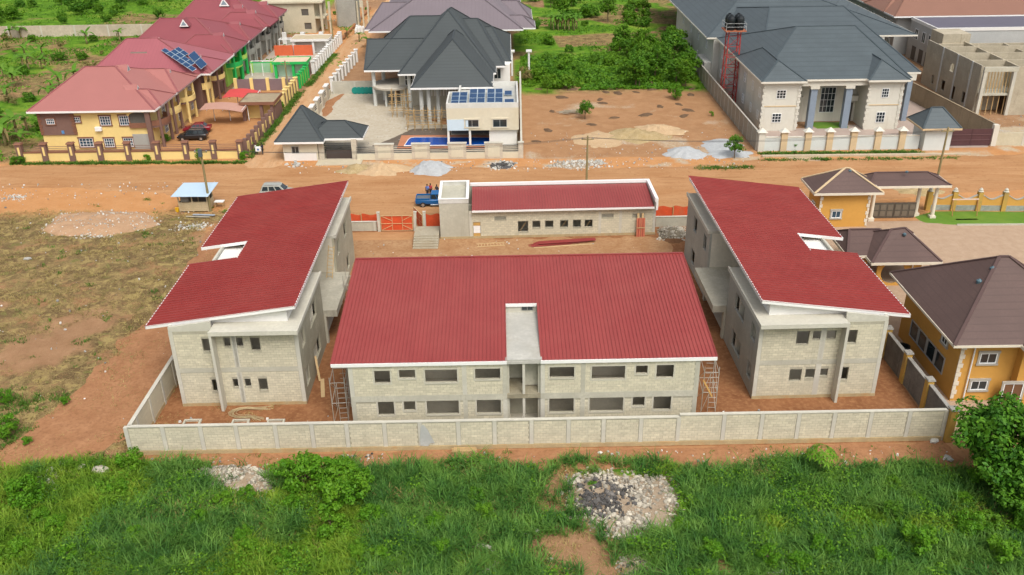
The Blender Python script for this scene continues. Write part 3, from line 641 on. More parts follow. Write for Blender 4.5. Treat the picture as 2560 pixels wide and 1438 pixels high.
# ================================================================== COMPOUND WALLS
def line_wall(name, label, p, q, h, th, mat, pil=None, capm=None, cap=.06, pw=.3, pproud=.045, pilmat=None, blocks=0, plinth=None, cat='wall', group=None):
    p, q = Vector((*p, 0)), Vector((*q, 0)); d = q - p; L = d.length; a = math.atan2(d.y, d.x)
    E = thing(name, label, cat, p, a, group)
    MB().box(0, L, 0, th, -.1, h).build('wall_core', mat, E)
    if capm: MB().box(-.03, L + .03, -.05, th + .05, h + .003, h + cap).build('coping', capm, E)
    if pil is not None:
        for u in pil: MB().box(u - pw / 2, u + pw / 2, -pproud, th + pproud, -.1, h - .003).build('pilaster', pilmat or concl, E)
    if plinth: MB().box(-.02, L + .02, -.1, th + .02, -.15, plinth).build('plinth', stain, E)
    if blocks:
        holes = [(u - pw / 2, u + pw / 2, 0, h) for u in (pil or [])]
        blockwork(E, lambda u, dd, z: (u, dd, z), None, .05, L - .05, (plinth or 0) + .02, h - .05, holes, blk, blocks)
    return E
px1 = [323, 414, 508, 596, 693, 784, 870, 964, 1052, 1147, 1237, 1329, 1421, 1508, 1601, 1694]
px2 = [1806, 1900, 1991, 2079, 2170, 2265, 2355]
fa, fb, fc = Vector((-29.33, 57.28)), Vector((33.0, 57.72)), None
fx = onY(1700, 1060, 57.5)[0]; fy = 57.28 + (fx + 29.33) * .0071
w1 = line_wall('compound_wall', 'long cream block boundary wall with concrete pilasters facing the tall grass', (-29.33, 57.28), (fx, fy), 2.5, .2, mort, [onY(x, 1100, 57.45)[0] + 29.33 for x in px1], concl, .07, blocks=300, plinth=.34)
w2 = line_wall('compound_wall', 'higher stepped-up stretch of cream block boundary wall ending at the old grey wall', (fx + .005, fy), (33.0, 57.72), 2.7, .2, mort, [onY(x, 1090, 57.6)[0] - fx for x in px2], concl, .07, blocks=300, plinth=.36)
w3 = line_wall('compound_wall', 'cream block side wall along the dirt track by the dry field', (-29.36, 96.5), (-29.36, 57.5), 2.5, .2, blk, [2 + 2.75 * k for k in range(14)], concl, .07, plinth=.3)
w4 = line_wall('compound_wall', 'low concrete wall beside the timber-framed orange gate', (-19.6, 100.9), (-16.05, 100.9), 1.15, .2, conc, [.4, 3.3], concl)
w5 = line_wall('compound_wall', 'low grey concrete wall behind the rubble stone heap', (17.3, 100.9), (22.5, 101), 1.25, .2, conc, None, concl)
oldw = M('old_grey_wall', (.17, .165, .15), .95, .3, (.08, .08, .075), .8, streak=(.07, .07, .065))
w6 = line_wall('boundary_wall', 'dark weathered boundary wall with yellow pillars beside the orange house', (33.55, 57.4), (33.0, 98), 2.55, .22, oldw, None, M('old_coping', (.33, .32, .29), .95, .25, (.15, .15, .14), .8), .08)
for u in (.2, 4.4, 8.6, 12.9, 17.2):
    MB().box(u - .28, u + .28, -.14, .36, 0, 2.9).build('pillar', M('ochre_paint', (.50, .31, .07), .8, .15, (.25, .2, .1), .8), w6); MB().box(u - .36, u + .36, -.22, .44, 2.905, 3.02, .03).build('pillar_cap', M('old_coping'), w6)

# ================================================================== NEIGHBOURING HOUSES: shared builders (world coordinates, things sit at their own base)
def off(E): return Vector(E.location)
class HB:
    """a house: an Empty at (x, y); parts are given in world coordinates"""
    def __init__(s, name, label, cat, x, y, group=None): s.E = thing(name, label, cat, (x, y, 0), 0, group); s.o = Vector((x, y, 0))
    def put(s, mb, name, mat, parent=None, smooth=False):
        mb.v = [tuple(Vector(v) - s.o) for v in mb.v]; return mb.build(name, mat, parent or s.E, smooth)
    def box(s, name, mat, *a, parent=None, taper=0): return s.put(MB().box(*a, taper), name, mat, parent)
    def hip(s, x0, x1, y0, y1, z, r0, r1, zr, mat, fas=None, cap=None, th=.18, fz=.28, name='roof'):
        """eaves rectangle at height z, ridge from r0 to r1 (x, y) at height zr"""; s.rm = mat
        c = [(x0, y0, z), (x1, y0, z), (x1, y1, z), (x0, y1, z)]; a, b = (*r0, zr), (*r1, zr)
        mb = MB(); V = c + [a, b]
        alongx = abs(r1[0] - r0[0]) >= abs(r1[1] - r0[1])
        if alongx: F = [(0, 1, 5, 4), (1, 2, 5), (2, 3, 4, 5), (3, 0, 4)]
        else: F = [(0, 1, 4), (1, 2, 5, 4), (2, 3, 5), (3, 0, 4, 5)]
        mb.add(V, F); mb.add([(p[0], p[1], z - th) for p in c], [(3, 2, 1, 0)])
        roof = s.put(mb, name, mat)
        if fas:
            f = MB(); t = .06; zb = z - fz
            f.box(x0 - t, x1 + t, y0 - t, y0, zb, z); f.box(x0 - t, x1 + t, y1, y1 + t, zb, z); f.box(x0 - t, x0, y0, y1, zb, z); f.box(x1, x1 + t, y0, y1, zb, z); s.put(f, 'fascia', fas, roof)
        if cap:
            f = MB(); up = Vector((0, 0, .03)); w = .26
            def br(p, q):
                p, q = Vector(p) + up, Vector(q) + up
                if (p - q).length > .05: f.bar(p, q, w, .08)
            br(a, b); A, B = (a, b)
            if alongx: br(c[0], a); br(c[3], a); br(c[1], b); br(c[2], b)
            else: br(c[0], a); br(c[1], a); br(c[2], b); br(c[3], b)
            s.put(f, 'ridge_cap', cap, roof)
        return roof
    def window(s, face, at, u0, u1, z0, z1, frame, glass, nx=2, nz=1, sur=None, d=1, bar=.07, nm='window'):
        """face 'y' (wall plane y = at, looking to -y when d = 1) or 'x' (plane x = at, looking to d * x)"""
        P = (lambda u, k, z: (u, at - k, z)) if face == 'y' else (lambda u, k, z: (at + d * k, u, z))
        def bx(mb, a, b, c, e, k0, k1):
            p, q = P(a, k0, c), P(b, k1, e); mb.box(*sorted((p[0], q[0])), *sorted((p[1], q[1])), *sorted((p[2], q[2])))
        m = MB(); bx(m, u0, u0 + bar, z0, z1, 0, .09); bx(m, u1 - bar, u1, z0, z1, 0, .09); bx(m, u0 + bar, u1 - bar, z0, z0 + bar, 0, .09); bx(m, u0 + bar, u1 - bar, z1 - bar, z1, 0, .09)
        for k in range(1, nx): u = u0 + (u1 - u0) * k / nx; bx(m, u - bar * .35, u + bar * .35, z0 + bar, z1 - bar, 0, .075)
        for k in range(1, nz): z = z0 + (z1 - z0) * k / nz; bx(m, u0 + bar, u1 - bar, z - bar * .35, z + bar * .35, 0, .07)
        w = s.put(m, nm, frame)
        g = MB(); bx(g, u0 + bar * .8, u1 - bar * .8, z0 + bar * .8, z1 - bar * .8, 0.002, .03); s.put(g, 'pane', glass, w)
        if sur:
            f = MB(); t = .2; bx(f, u0 - t, u1 + t, z0 - t * .8, z0 - .003, 0, .14); bx(f, u0 - t, u1 + t, z1 + .003, z1 + t, 0, .12); bx(f, u0 - t * .8, u0 - .003, z0, z1, 0, .07); bx(f, u1 + .003, u1 + t * .8, z0, z1, 0, .07); s.put(f, 'surround', sur, w)
        return w
GL = glassmat('glass'); GLB = glassmat('blue_glass', (.02, .06, .10)); wfr = M('window_white', (.78, .80, .80), .4, .03, bstr=0)
def vent(h, x, y, z, s, d):                           # small gablet on a roof
    w = .8 * s
    def tri(k, e, q): return [(x + e, y - w * k, z + q), (x + e, y + w * k, z + q), (x + e, y, z + q + 1.25 * s * k)] if d == 'x' else [(x - w * k, y - e, z + q), (x + w * k, y - e, z + q), (x, y - e, z + q + 1.25 * s * k)]
    bk = [(x - 2.2 * s, y, z + 1.1 * s), (x - 1.6 * s, y - w, z), (x - 1.6 * s, y + w, z)] if d == 'x' else [(x, y + 2.2 * s, z + 1.1 * s), (x - w, y + 1.6 * s, z), (x + w, y + 1.6 * s, z)]
    o = h.put(MB().add(tri(1, 0, 0) + bk, [(0, 1, 2), (0, 2, 3, 4), (1, 5, 3, 2)]), 'gablet', h.rm)
    h.put(MB().add(tri(.95, .02, .02), [(0, 1, 2)]), 'gablet_frame', white, o); h.put(MB().add(tri(.55, .04, .2 * s), [(0, 1, 2)]), 'grille', M('vent_grille', (.22, .30, .34), .6, .1), o)

yel = M('yellow_paint', (.78, .60, .24), .75, .06, (.70, .52, .20), .4); brn = M('brown_paint', (.19, .11, .088), .75, .1); trimb = M('brown_trim', (.22, .10, .06), .7, .12)
rfA = roofmat('rose_sheen_roof', (.37, .145, .128), 'x', 3.2, .5, .015, .06, .06); rfB = roofmat('mauve_roof', (.33, .10, .115), 'x', 1.6, .45, .03, .06, .16); rfC = roofmat('crimson_roof', (.26, .065, .075), 'x', 3, .5, .015, .08, .06)  # rfA: sky reflection put into the pinker colour
capA = M('roof_cap', (.27, .09, .09), .6, .1)
# ---- yellow and brown house
A = HB('house', 'yellow and brown two-storey house with a rose metal roof and white grid windows', 'house', -62.5, 134.6)
A.box('wall', yel, -70.9, -54.2, 134.6, 155.6, 0, 6.1)
A.box('brown_wall', brn, -70.98, -65.6, 134.42, 140, 2.35, 6.08)
for x in (-70.95, -65.6):                            # toothed quoins
    mb = MB()
    for k in range(9): z = 2.4 + k * .41; wq = .5 if k % 2 else .34; mb.box(x - (.05 if x < -70 else wq), x + (wq if x < -70 else .06), 134.36, 134.6, z, z + .36)
    A.put(mb, 'quoin', trimb)
A.box('garage_door', M('shutter_grey', (.36, .36, .33), .6, .08), -57.3, -54.5, 134.5, 134.58, 0.0, 2.3)
def pw(h, plane, rects, o, s_, fr, gl, nx, nz, sur):
    for a, b, c, d in rects:
        x0, z1 = onY(o[0] + a * s_, o[1] + b * s_, plane); x1, z0 = onY(o[0] + c * s_, o[1] + d * s_, plane); h.window('y', plane, x0, x1, z0, z1, fr, gl, nx, nz, sur)
pw(A, 134.42, [(230, 918, 330, 975)], (60, 80), .2364, wfr, GLB, 4, 2, trimb)
pw(A, 134.6, [(500, 900, 600, 955)], (60, 80), .2364, wfr, GLB, 4, 2, trimb)
pw(A, 134.6, [(795, 890, 925, 985), (1000, 885, 1120, 985)], (60, 80), .2364, wfr, GLB, 4, 3, trimb)
pw(A, 134.6, [(580, 1125, 745, 1215), (845, 1125, 965, 1215), (1050, 1120, 1165, 1210)], (60, 80), .2364, wfr, GLB, 4, 3, trimb)
xa, za = onY(60 + 762 * .2364, 80 + 1045 * .2364, 134.4); A.box('air_conditioner', white, xa, xa + .95, 134.1, 134.58, za, za + .6)
xa, za = onY(60 + 400 * .2364, 80 + 1080 * .2364, 134.3); A.box('notice_plate', M('plate_blue', (.1, .25, .5), .5, .05), xa, xa + .4, 134.36, 134.41, za, za + .5)
# corner balcony with pillars
A.box('balcony_shade_panel', dark, -57.2, -54.3, 134.5, 134.59, 3.75, 5.75); A.box('balcony_front', trimb, -57.4, -54.1, 134.3, 134.48, 3.3, 4.05)  # flat dark panel painted in place of the balcony's inner shade
mb = MB(); mb.add([(-57.5, 134.35, 5.2)] + [(-57.2 + 1.45 - 1.45 * math.cos(t * math.pi / 8), 134.35, 5.15 + .6 * math.sin(t * math.pi / 8)) for t in range(9)] + [(-54.05, 134.35, 5.2), (-54.05, 134.35, 6.0), (-57.5, 134.35, 6.0)], [tuple(range(13))]); A.put(mb, 'arch', yel)
for x in (-54.35,): A.box('pillar', brn, x - .35, x + .35, 133.95, 134.45, 0, 6.0)
def curved_balcony(h, x, y, r, z, slabm_, railm, pil, n=10, low=True):
    pts = [(x, y - r)] + [(x + r * .75 * math.sin(math.pi * k / n), y - r * math.cos(math.pi * k / n)) for k in range(1, n)] + [(x, y + r)]
    b = h.put(MB().prism(pts, z, z + .3), 'balcony', slabm_)
    mb = MB()
    for p, q in zip(pts[:-1], pts[1:]): mb.bar((*p, z + .72), (*q, z + .72), .12, .8)
    h.put(mb, 'balustrade', railm, b)
    for yy in (y - r * .75, y + r * .75): h.put(MB().tube((x + r * .45, yy, 0), (x + r * .45, yy, 6.0), .24, n=10), 'pillar', pil)
curved_balcony(A, -54.2, 137.2, 2.6, 3.2, brn, trimb, brn); curved_balcony(A, -54.2, 143.6, 2.0, 3.2, yel, yel, brn); curved_balcony(A, -54.2, 150.2, 2.4, 3.2, brn, yel, yel)
for y in (140.4, 147, 153.4): A.window('x', -54.2, y - .7, y + .7, 3.9, 5.4, wfr, GLB, 3, 3, None); A.window('x', -54.2, y - .7, y + .7, .9, 2.3, wfr, GLB, 3, 2, None)
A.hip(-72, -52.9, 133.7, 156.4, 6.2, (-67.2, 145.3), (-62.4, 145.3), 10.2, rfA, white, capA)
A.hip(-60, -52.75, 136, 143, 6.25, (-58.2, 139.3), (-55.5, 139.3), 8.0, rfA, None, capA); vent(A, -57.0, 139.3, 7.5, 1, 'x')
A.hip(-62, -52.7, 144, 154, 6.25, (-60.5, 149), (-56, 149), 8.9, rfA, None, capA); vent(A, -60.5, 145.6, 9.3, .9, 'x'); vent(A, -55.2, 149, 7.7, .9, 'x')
# ---- brown and yellow house with solar panels
B = HB('house', 'house with a mauve ribbed roof carrying blue solar panels', 'house', -62, 157)
B.box('wall', brn, -70.9, -53.4, 157, 170.6, 0, 6.1)
B.box('facade_panel', yel, -53.38, -53.3, 160.4, 163.2, 0, 6.05)
curved_balcony(B, -53.35, 165, 2.4, 3.2, brn, yel, brn); curved_balcony(B, -53.3, 158.9, 1.5, 3.2, yel, yel, yel)
for z in (.8, 3.8): B.window('x', -53.3, 161, 162.6, z, z + 1.7, wfr, GLB, 3, 3, None)
B.hip(-72.5, -51.3, 156.6, 172, 6.2, (-68, 165.6), (-62.6, 165.6), 10.6, rfB, white, capA)
B.hip(-62, -51.2, 158.0, 166.5, 6.25, (-60, 161.5), (-54.5, 161.5), 8.3, rfB, None, capA); vent(B, -54, 161.5, 7.4, .9, 'x'); vent(B, -62.3, 165.6, 9.7, .9, 'x')
mb = MB(); mb.add([(-66.3, 158.6, 7.0), (-63.4, 158.6, 7.0), (-63.4, 161.8, 8.55), (-66.3, 161.8, 8.55), (-66.3, 161.7, 9.0), (-63.4, 161.7, 9.0)], [(0, 1, 2, 3), (3, 2, 5, 4)]); B.put(mb, 'roof_hatch', M('hatch_grey', (.33, .30, .25), .8, .1))
def panels(h, p0, ux, uy, nx_, ny_, w, l, skip=(), nrm=.12):
    ux, uy = Vector(ux), Vector(uy); n = ux.cross(uy).normalized() * nrm; fm = M('panel_frame', (.45, .55, .62), .35, .05, bstr=0); pm = M('solar_cell', (.015, .055, .14), .18, .15, None, 1.2, bstr=0)
    for i in range(nx_):
        for j in range(ny_):
            if (i, j) in skip: continue
            a = Vector(p0) + ux * (i * w) + uy * (j * l) + n; m = MB()
            q = [a, a + ux * (w * .97), a + ux * (w * .97) + uy * (l * .97), a + uy * (l * .97)]; m.add(q + [v - n.normalized() * .05 for v in q], [(0, 1, 2, 3), (0, 4, 5, 1), (1, 5, 6, 2), (2, 6, 7, 3), (3, 7, 4, 0), (7, 6, 5, 4)])
            o = h.put(m, 'solar_panel', fm)
            e = .05; up = n.normalized() * .012; q = [a + ux * e + uy * e + up, a + ux * (w * .97 - e) + uy * e + up, a + ux * (w * .97 - e) + uy * (l * .97 - e) + up, a + ux * e + uy * (l * .97 - e) + up]
            m = MB(); m.add(q, [(0, 1, 2, 3)]); h.put(m, 'cells', pm, o)
def rack(h, a, b, c, nx_, ny_, skip):                 # array from three corners
    a, b, c = Vector(a), Vector(b), Vector(c); u, v = (b - a), (c - a); panels(h, a, u.normalized(), v.normalized(), nx_, ny_, u.length / nx_, v.length / ny_, skip, .1)
rack(B, G(403, 127, 9.1), G(482, 180, 7.05), G(434, 110, 9.7), 6, 3, ((0, 1), (0, 2), (3, 2), (4, 2), (5, 2), (5, 1)))
rack(B, G(470, 140, 8.5), G(503, 175, 7.1), G(486, 128, 8.8), 2, 1, ())
# ---- green house, grey house further on
C_ = HB('house', 'house with bright green columns and curved balconies under a crimson roof', 'house', -62, 172.5)
grn = M('green_paint', (.02, .42, .09), .6, .1); lgrn = M('pale_green_paint', (.42, .66, .12), .7, .1); gry = M('grey_render_far', (.33, .33, .29), .9, .15, (.24, .24, .21), .5)
C_.box('wall', lgrn, -70.5, -53.4, 172.5, 184, 0, 6.1); C_.box('grey_wall', gry, -70.5, -53.5, 184.1, 196, 0, 6.1)
curved_balcony(C_, -53.4, 176, 3.0, 3.1, lgrn, grn, grn); curved_balcony(C_, -53.4, 181.6, 2.2, 3.1, grn, lgrn, grn)
for y in (174, 178.6, 183): C_.put(MB().tube((-52.3, y, 0), (-52.3, y, 6.1), .33, n=10), 'pillar', grn)
curved_balcony(C_, -53.4, 187.6, 2.4, 3.1, gry, gry, gry); curved_balcony(C_, -53.4, 193, 2.2, 3.1, gry, gry, gry)
for y in (174.5, 180, 186, 191): C_.window('x', -53.38, y - .6, y + .6, 3.7, 5.3, wfr, GL, 2, 2, None)
C_.hip(-72.5, -51.6, 171.5, 197, 6.2, (-69, 186), (-62, 186), 10.5, rfC, white, capA)
C_.hip(-63, -51.4, 173, 183, 6.25, (-60, 178), (-55, 178), 8.7, rfC, None, capA); C_.hip(-63, -51.4, 184.5, 195, 6.25, (-60, 190), (-55, 190), 8.6, rfC, None, capA)
vent(C_, -54.5, 178, 7.9, 1, 'x'); vent(C_, -54.5, 190, 7.8, 1, 'x'); vent(C_, -63, 181.5, 9.6, 1.2, 'y'); vent(C_, -58.5, 182.5, 8, 1, 'x')
D_ = HB('house', 'unfinished grey house with crimson roof before the cream shell building', 'house', -62, 198)
D_.box('wall', gry, -70.5, -53.4, 198, 218, 0, 6.1)
for y in (202, 209, 215): curved_balcony(D_, -53.4, y, 2.2, 3.1, gry, gry, gry); D_.window('x', -53.38, y - .8, y + .8, 3.6, 5.2, gry, GL, 1, 1, None)
D_.hip(-72.5, -51.6, 197.2, 220, 6.2, (-69, 211), (-61, 211), 10.8, rfC, white, capA); D_.hip(-63, -50.8, 199, 208, 6.25, (-60, 203), (-55, 203), 8.6, rfC, None, capA); D_.hip(-63, -51.4, 209, 218.5, 6.25, (-60, 214), (-55, 214), 8.6, rfC, None, capA)
vent(D_, -54.5, 203, 7.9, 1, 'x'); vent(D_, -54.5, 214, 7.9, 1, 'x'); vent(D_, -62, 206, 9.4, 1.5, 'y'); vent(D_, -58, 206, 8.6, 1, 'x')
# cream shell building at the top
K1 = HB('shell_building', 'cream unfinished two-storey building shell behind the crimson roofs', 'building', -48, 226)
cream = M('cream_block', (.53, .49, .36), .9, .12, (.42, .37, .25), .5)
mb = MB(); hs = [(-55.5, -53.4, 4.0, 5.6), (-49.3, -47.6, 4.1, 5.6), (-48.9, -47.2, .9, 2.4)]
wall_holes(mb, lambda u, d, z: (u, 224 + d, z), -58, -46.2, 0, 7.0, .25, hs); K1.put(mb, 'front_wall', cream); K1.box('wall', cream, -58, -46.2, 224.26, 236, 0, 6.95); K1.box('window_dark_backing', dark, -57, -47, 224.2, 224.255, .5, 6)  # dark sheet behind the holes stands in for unlit rooms
K1.box('roof_slab', cream, -59, -44, 223.4, 236.4, 7.0, 7.35)
for x, y in ((-44.6, 224.2), (-42.6, 224.2), (-44.6, 229), (-42.2, 232)): K1.box('column', cream, x - .25, x + .25, y - .25, y + .25, 0, 7.2)
K1.box('balcony', cream, -46.2, -43.9, 224.3, 229, 3.3, 3.7); K1.box('side_wing', gry, -42, -37.5, 231, 238, 0, 7)
for k in range(3): K1.box('column', cream, -37.4 + k * 1.3, -37.0 + k * 1.3, 232, 232.4, 0, 6)
# ---- fence of the yellow house
def fence_yellow():
    E = HB('fence', 'yellow and brown garden fence with brown pillars and brown rails', 'fence', -72, 129.4)
    xs = [G(x, 400)[0] for x in (62, 122, 188, 257, 325, 397, 467, 535, 601)]
    y = 129.2
    for i, x in enumerate(xs):
        p = E.box('pillar', brn, x - .42, x + .42, y - .35, y + .35, 0, 2.6); E.box('pillar_cap', trimb, x - .55, x + .55, y - .48, y + .48, 2.605, 2.8, parent=p, taper=.1)
        E.box('pillar_panel', yel, x - .14, x + .14, y - .40, y - .352, .9, 2.2, parent=p)
        if i < len(xs) - 1:
            x2 = xs[i + 1]; E.box('wall_panel', yel, x + .42, x2 - .42, y - .1, y + .1, 0, 1.25); E.box('wall_coping', trimb, x + .42, x2 - .42, y - .17, y + .17, 1.253, 1.45)
            for k in range(3): E.put(MB().bar((x + .42, y, 1.65 + .27 * k), (x2 - .42, y, 1.65 + .27 * k), .06), 'rail', brn)
    return E
fence_yellow()
def side_fence():
    E = HB('fence', 'brown and yellow side fence stepping along the dirt lane', 'fence', -39.5, 131)
    for k in range(8):
        y = 131.2 + k * 2.2; x = -39.4 + .03 * k
        p = E.box('pillar', brn, x - .3, x + .3, y - .35, y + .35, 0, 2.4); E.box('pillar_panel', yel, x + .302, x + .35, y - .15, y + .15, .8, 2.0, parent=p)
        if k < 7: E.box('wall_panel', brn if k % 2 else yel, x - .08, x + .1, y + .36, y + 1.84, 0, 1.5)
side_fence()
def pier_fence(name, label, x, y0, n, dy, m1, m2, h=2.4, dx=0):
    E = HB('fence', label, 'fence', x, y0)
    for k in range(n):
        y = y0 + k * dy; xx = x + dx * k; p = E.box('pillar', m1, xx - .3, xx + .3, y - .3, y + .3, 0, h); E.box('pillar_cap', m1, xx - .42, xx + .42, y - .42, y + .42, h + .003, h + .16, parent=p)
        if k < n - 1: E.box('wall_panel', m2, xx - .1, xx + .1, y + .31, y + dy - .31, 0, h - .35)
pier_fence('fence', 'yellow pillared lane fence with grey panels beyond the gatehouse', -39.6, 157.5, 6, 2.2, yel, brn, 2.4, .0)
pier_fence('fence', 'green pillared lane fence beside the green gatehouse', -39.4, 170.5, 5, 2.0, grn, lgrn, 2.6)
pier_fence('fence', 'white pillared lane fence beside the dirt lane', -38.9, 182, 13, 2.3, plasterw, plasterw, 2.4, .05)
E_ = HB('fence', 'white pillared cross fence with open bays below the cream shell', 'fence', -52, 211.5)
for k in range(4): x = -51 + k * 4.2; E_.box('pillar', plasterw, x - .45, x + .45, 211, 211.9, 0, 2.6); 
for k in range(3): x = -51 + k * 4.2; E_.box('wall_panel', gry, x + .45, x + 3.75, 211.3, 211.6, 0, 1.2)
E_ = HB('wall', 'brown panelled wall between the yellow and green plots', 'wall', -52, 169.4)
for k in range(4): x = -51 + k * 3.0; E_.box('wall_panel', M('mauve_panel', (.21, .15, .16), .8, .12), x + .3, x + 2.7, 169.3, 169.5, 0, 2.1); E_.box('pillar', yel, x - .3, x + .295, 169.15, 169.65, 0, 2.3)
E_ = HB('wall', 'pale green plot wall behind the green gatehouse', 'wall', -50, 183.5)
for k in range(3): x = -51.5 + k * 4; E_.box('wall_panel', M('sea_green', (.33, .55, .36), .8, .1), x + .25, x + 3.75, 183.4, 183.6, 0, 2.1); E_.box('pillar', lgrn, x - .25, x + .245, 183.2, 183.8, 0, 2.3)
E_ = HB('wall', 'orange painted wall inside the white gate plot', 'wall', -50, 199)
for k in range(2): x = -50.5 + k * 4.2; E_.box('wall_panel', M('orange_paint', (.62, .13, .05), .8, .1), x, x + 4, 198.9, 199.2, 0, 2.2)
# paved yards of the row
brick = dirt('yard_paving', (.40, .19, .075), (.47, .25, .11), (.36, .20, .10), .8)
sheet('patio', [(-53.5, 129.8), (-39.8, 129.8), (-39.6, 169), (-53.3, 169)], .06, brick, .8, .1, .4)
gpav = dirt('grey_paving', (.42, .37, .30), (.5, .45, .38), (.36, .31, .25), .8)
sheet('patio', [(-52, 170), (-39.6, 170), (-39, 211), (-52, 211)], .065, gpav, 1.0, .1, .4)
# gatehouses along the lane (flat roofs)
def flat_gate(label, x0, x1, y0, y1, h, m, rm, pm, rim):
    E = HB('gatehouse', label, 'gatehouse', (x0 + x1) / 2, y0)
    E.box('wall', m, x0 + .6, x1 - .3, y0 + 2.0, y1 - .3, 0, h); r = E.box('roof', rm, x0, x1, y0, y1, h + .003, h + .3)
    f = MB(); f.box(x0 - .06, x1 + .06, y0 - .06, y0, h - .1, h + .42); f.box(x0 - .06, x1 + .06, y1, y1 + .06, h - .1, h + .42); f.box(x0 - .06, x0, y0, y1, h - .1, h + .42); f.box(x1, x1 + .06, y0, y1, h - .1, h + .42); E.put(f, 'roof_rim', rim, r)
    for x in (x0 + .5, (x0 + x1) / 2 + .6, x1 - .5): E.box('pillar', pm, x - .25, x + .25, y0 + .2, y0 + .7, 0, h)
    E.box('gate_panel', brn, x1 - .28, x1 - .1, y0 + .8, y1 - .5, 0, 2.2)
    return E
flat_gate('yellow gatehouse with a stained flat concrete roof', -44.6, -38.9, 148.4, 154.5, 2.9, yel, M('stained_roof', (.36, .29, .19), .95, .25, (.2, .17, .12), .7), brn, trimb)
flat_gate('green gatehouse with a pale flat roof and green rim', -46, -39.3, 178, 182.6, 2.9, M('mint', (.5, .68, .55), .8, .06), M('peach_roof', (.62, .5, .36), .9, .1), grn, grn)
flat_gate('white gatehouse with a sandy flat roof', -47, -38.8, 199.8, 205, 2.9, plasterw, M('sand_roof', (.5, .42, .28), .9, .15), plasterw, plasterw)
# carports
def carport(label, x0, x1, y0, y1, z, m):
    E = HB('carport', label, 'carport', (x0 + x1) / 2, y0); n = 8; mb = MB()
    for k in range(n):
        a, b = k / n, (k + 1) / n; f = lambda t: z + .55 * math.sin(math.pi * (.15 + .75 * t)) - .35 * t
        mb.quad((x0 + (x1 - x0) * a, y0, f(a)), (x0 + (x1 - x0) * b, y0, f(b)), (x0 + (x1 - x0) * b, y1, f(b) + .15), (x0 + (x1 - x0) * a, y1, f(a) + .15))
    E.put(mb, 'canopy', m, smooth=True)
    for x in (x0 + 1.2, (x0 + x1) / 2 + .3, x1 - .1): E.put(MB().tube((x, y1 - .3, 0), (x, y1 - .3, z + .3), .07), 'post', white); E.put(MB().bar((x, y1 - .3, z + .25), (x, y0 + .1, z + .15), .07), 'arm', white)
carport('tan arched fabric carport over the parked cars', -50.4, -43.4, 145.5, 149.3, 2.6, M('tan_canvas', (.46, .26, .2), .8, .08)); carport('red arched fabric carport beside the yellow gatehouse', -48.6, -43.2, 152.3, 157.5, 2.8, M('red_canvas', (.55, .065, .06), .8, .08))
for lab, x0, x1, y in (('green rimmed pergola in the grey paved yard', -51, -46.2, 180.5), ('white tube pergola beside the orange wall', -50.4, -47, 203)):
    E = HB('pergola', lab, 'pergola', x0, y); c = lgrn if y < 190 else white; E.put(MB().bar((x0, y, 2.7), (x1, y, 2.7), .25, .15), 'beam', grn if y < 190 else white); E.put(MB().bar((x0, y + 1.5, 2.7), (x1, y + 1.5, 2.7), .15, .12), 'beam', white)
    for k in range(3): x = x0 + .2 + (x1 - x0 - .4) * k / 2; E.put(MB().tube((x, y, 0), (x, y, 2.7), .08), 'post', white); E.put(MB().bar((x, y, 2.7), (x, y + 1.5, 2.72), .1), 'rafter', white)
# far boundary wall, top left
a, b = G(-60, 95), G(395, 88)
line_wall('boundary_wall', 'long pale wall across the green field behind the banana plants', (a.x, a.y), (b.x, b.y), 2.6, .3, M('pale_wall', (.50, .43, .33), .95, .2, (.38, .31, .22), .3), [8 * k for k in range(7)], None)
a, b = G(840, 22), G(905, 18)
line_wall('boundary_wall', 'short cream wall on the orange plot beyond the cream shell', (a.x, a.y), (b.x, b.y), 2.4, .3, cream, [0, 3.5, 7], None)

# ================================================================== DARK-ROOFED MANSION PLOT
dk = roofmat('charcoal_tile', (.055, .066, .068), 'z', 2.6, .65, .04, .1, .3); dcap = M('charcoal_cap', (.045, .055, .06), .6, .1); mc = M('mansion_concrete', (.50, .48, .40), .85, .12, (.38, .36, .29), .5)
pc = M('pale_column', (.56, .58, .55), .7, .08)
E = HB('mansion', 'unfinished mansion under a steep charcoal tiled roof with many hips', 'house', -12, 146)
E.box('wall', mc, -19, -3.2, 157, 184, 0, 6.4); E.box('wing_wall', mc, -13.6, -3.4, 148.6, 157, 0, 6.4); E.box('right_wall', plasterw, -3.2, 0.2, 160, 184, 0, 6.3)
E.hip(-24.7, -9, 156.0, 171.5, 6.5, (-24.7, 163.0), (-12, 163.0), 10.4, dk, white, dcap)
E.hip(-24.6, -6, 156.05, 184, 6.5, (-17.6, 168.4), (-12, 168.4), 13.3, dk, None, dcap)
E.hip(-18.6, -2.2, 153.0, 186, 6.5, (-10.7, 167.0), (-10.2, 169.0), 14.6, dk, white, dcap)
E.hip(-15.6, -2.6, 143.5, 166, 6.5, (-9.2, 152.0), (-9.2, 160.0), 12.4, dk, white, dcap)
E.hip(-17, -.7, 157.8, 186, 6.55, (-8.2, 169.2), (-5.6, 169.2), 12.6, dk, white, dcap)
E.hip(-17, .4, 161.2, 186, 6.5, (-7, 170), (-3.0, 170), 11.0, dk, white, dcap)
for x, y in ((-23.4, 157.2), (-22.2, 161), (-17.0, 154.6), (-14.2, 145.2), (-13.0, 145.2), (-11.6, 146.4)): E.put(MB().tube((x, y, 0), (x, y, 6.45), .33, n=12), 'column', pc); E.put(MB().box(x - o_, x + o_, y - o_, y + o_, 6.1, 6.44), 'capital', pc) if (o_ := .5) else None
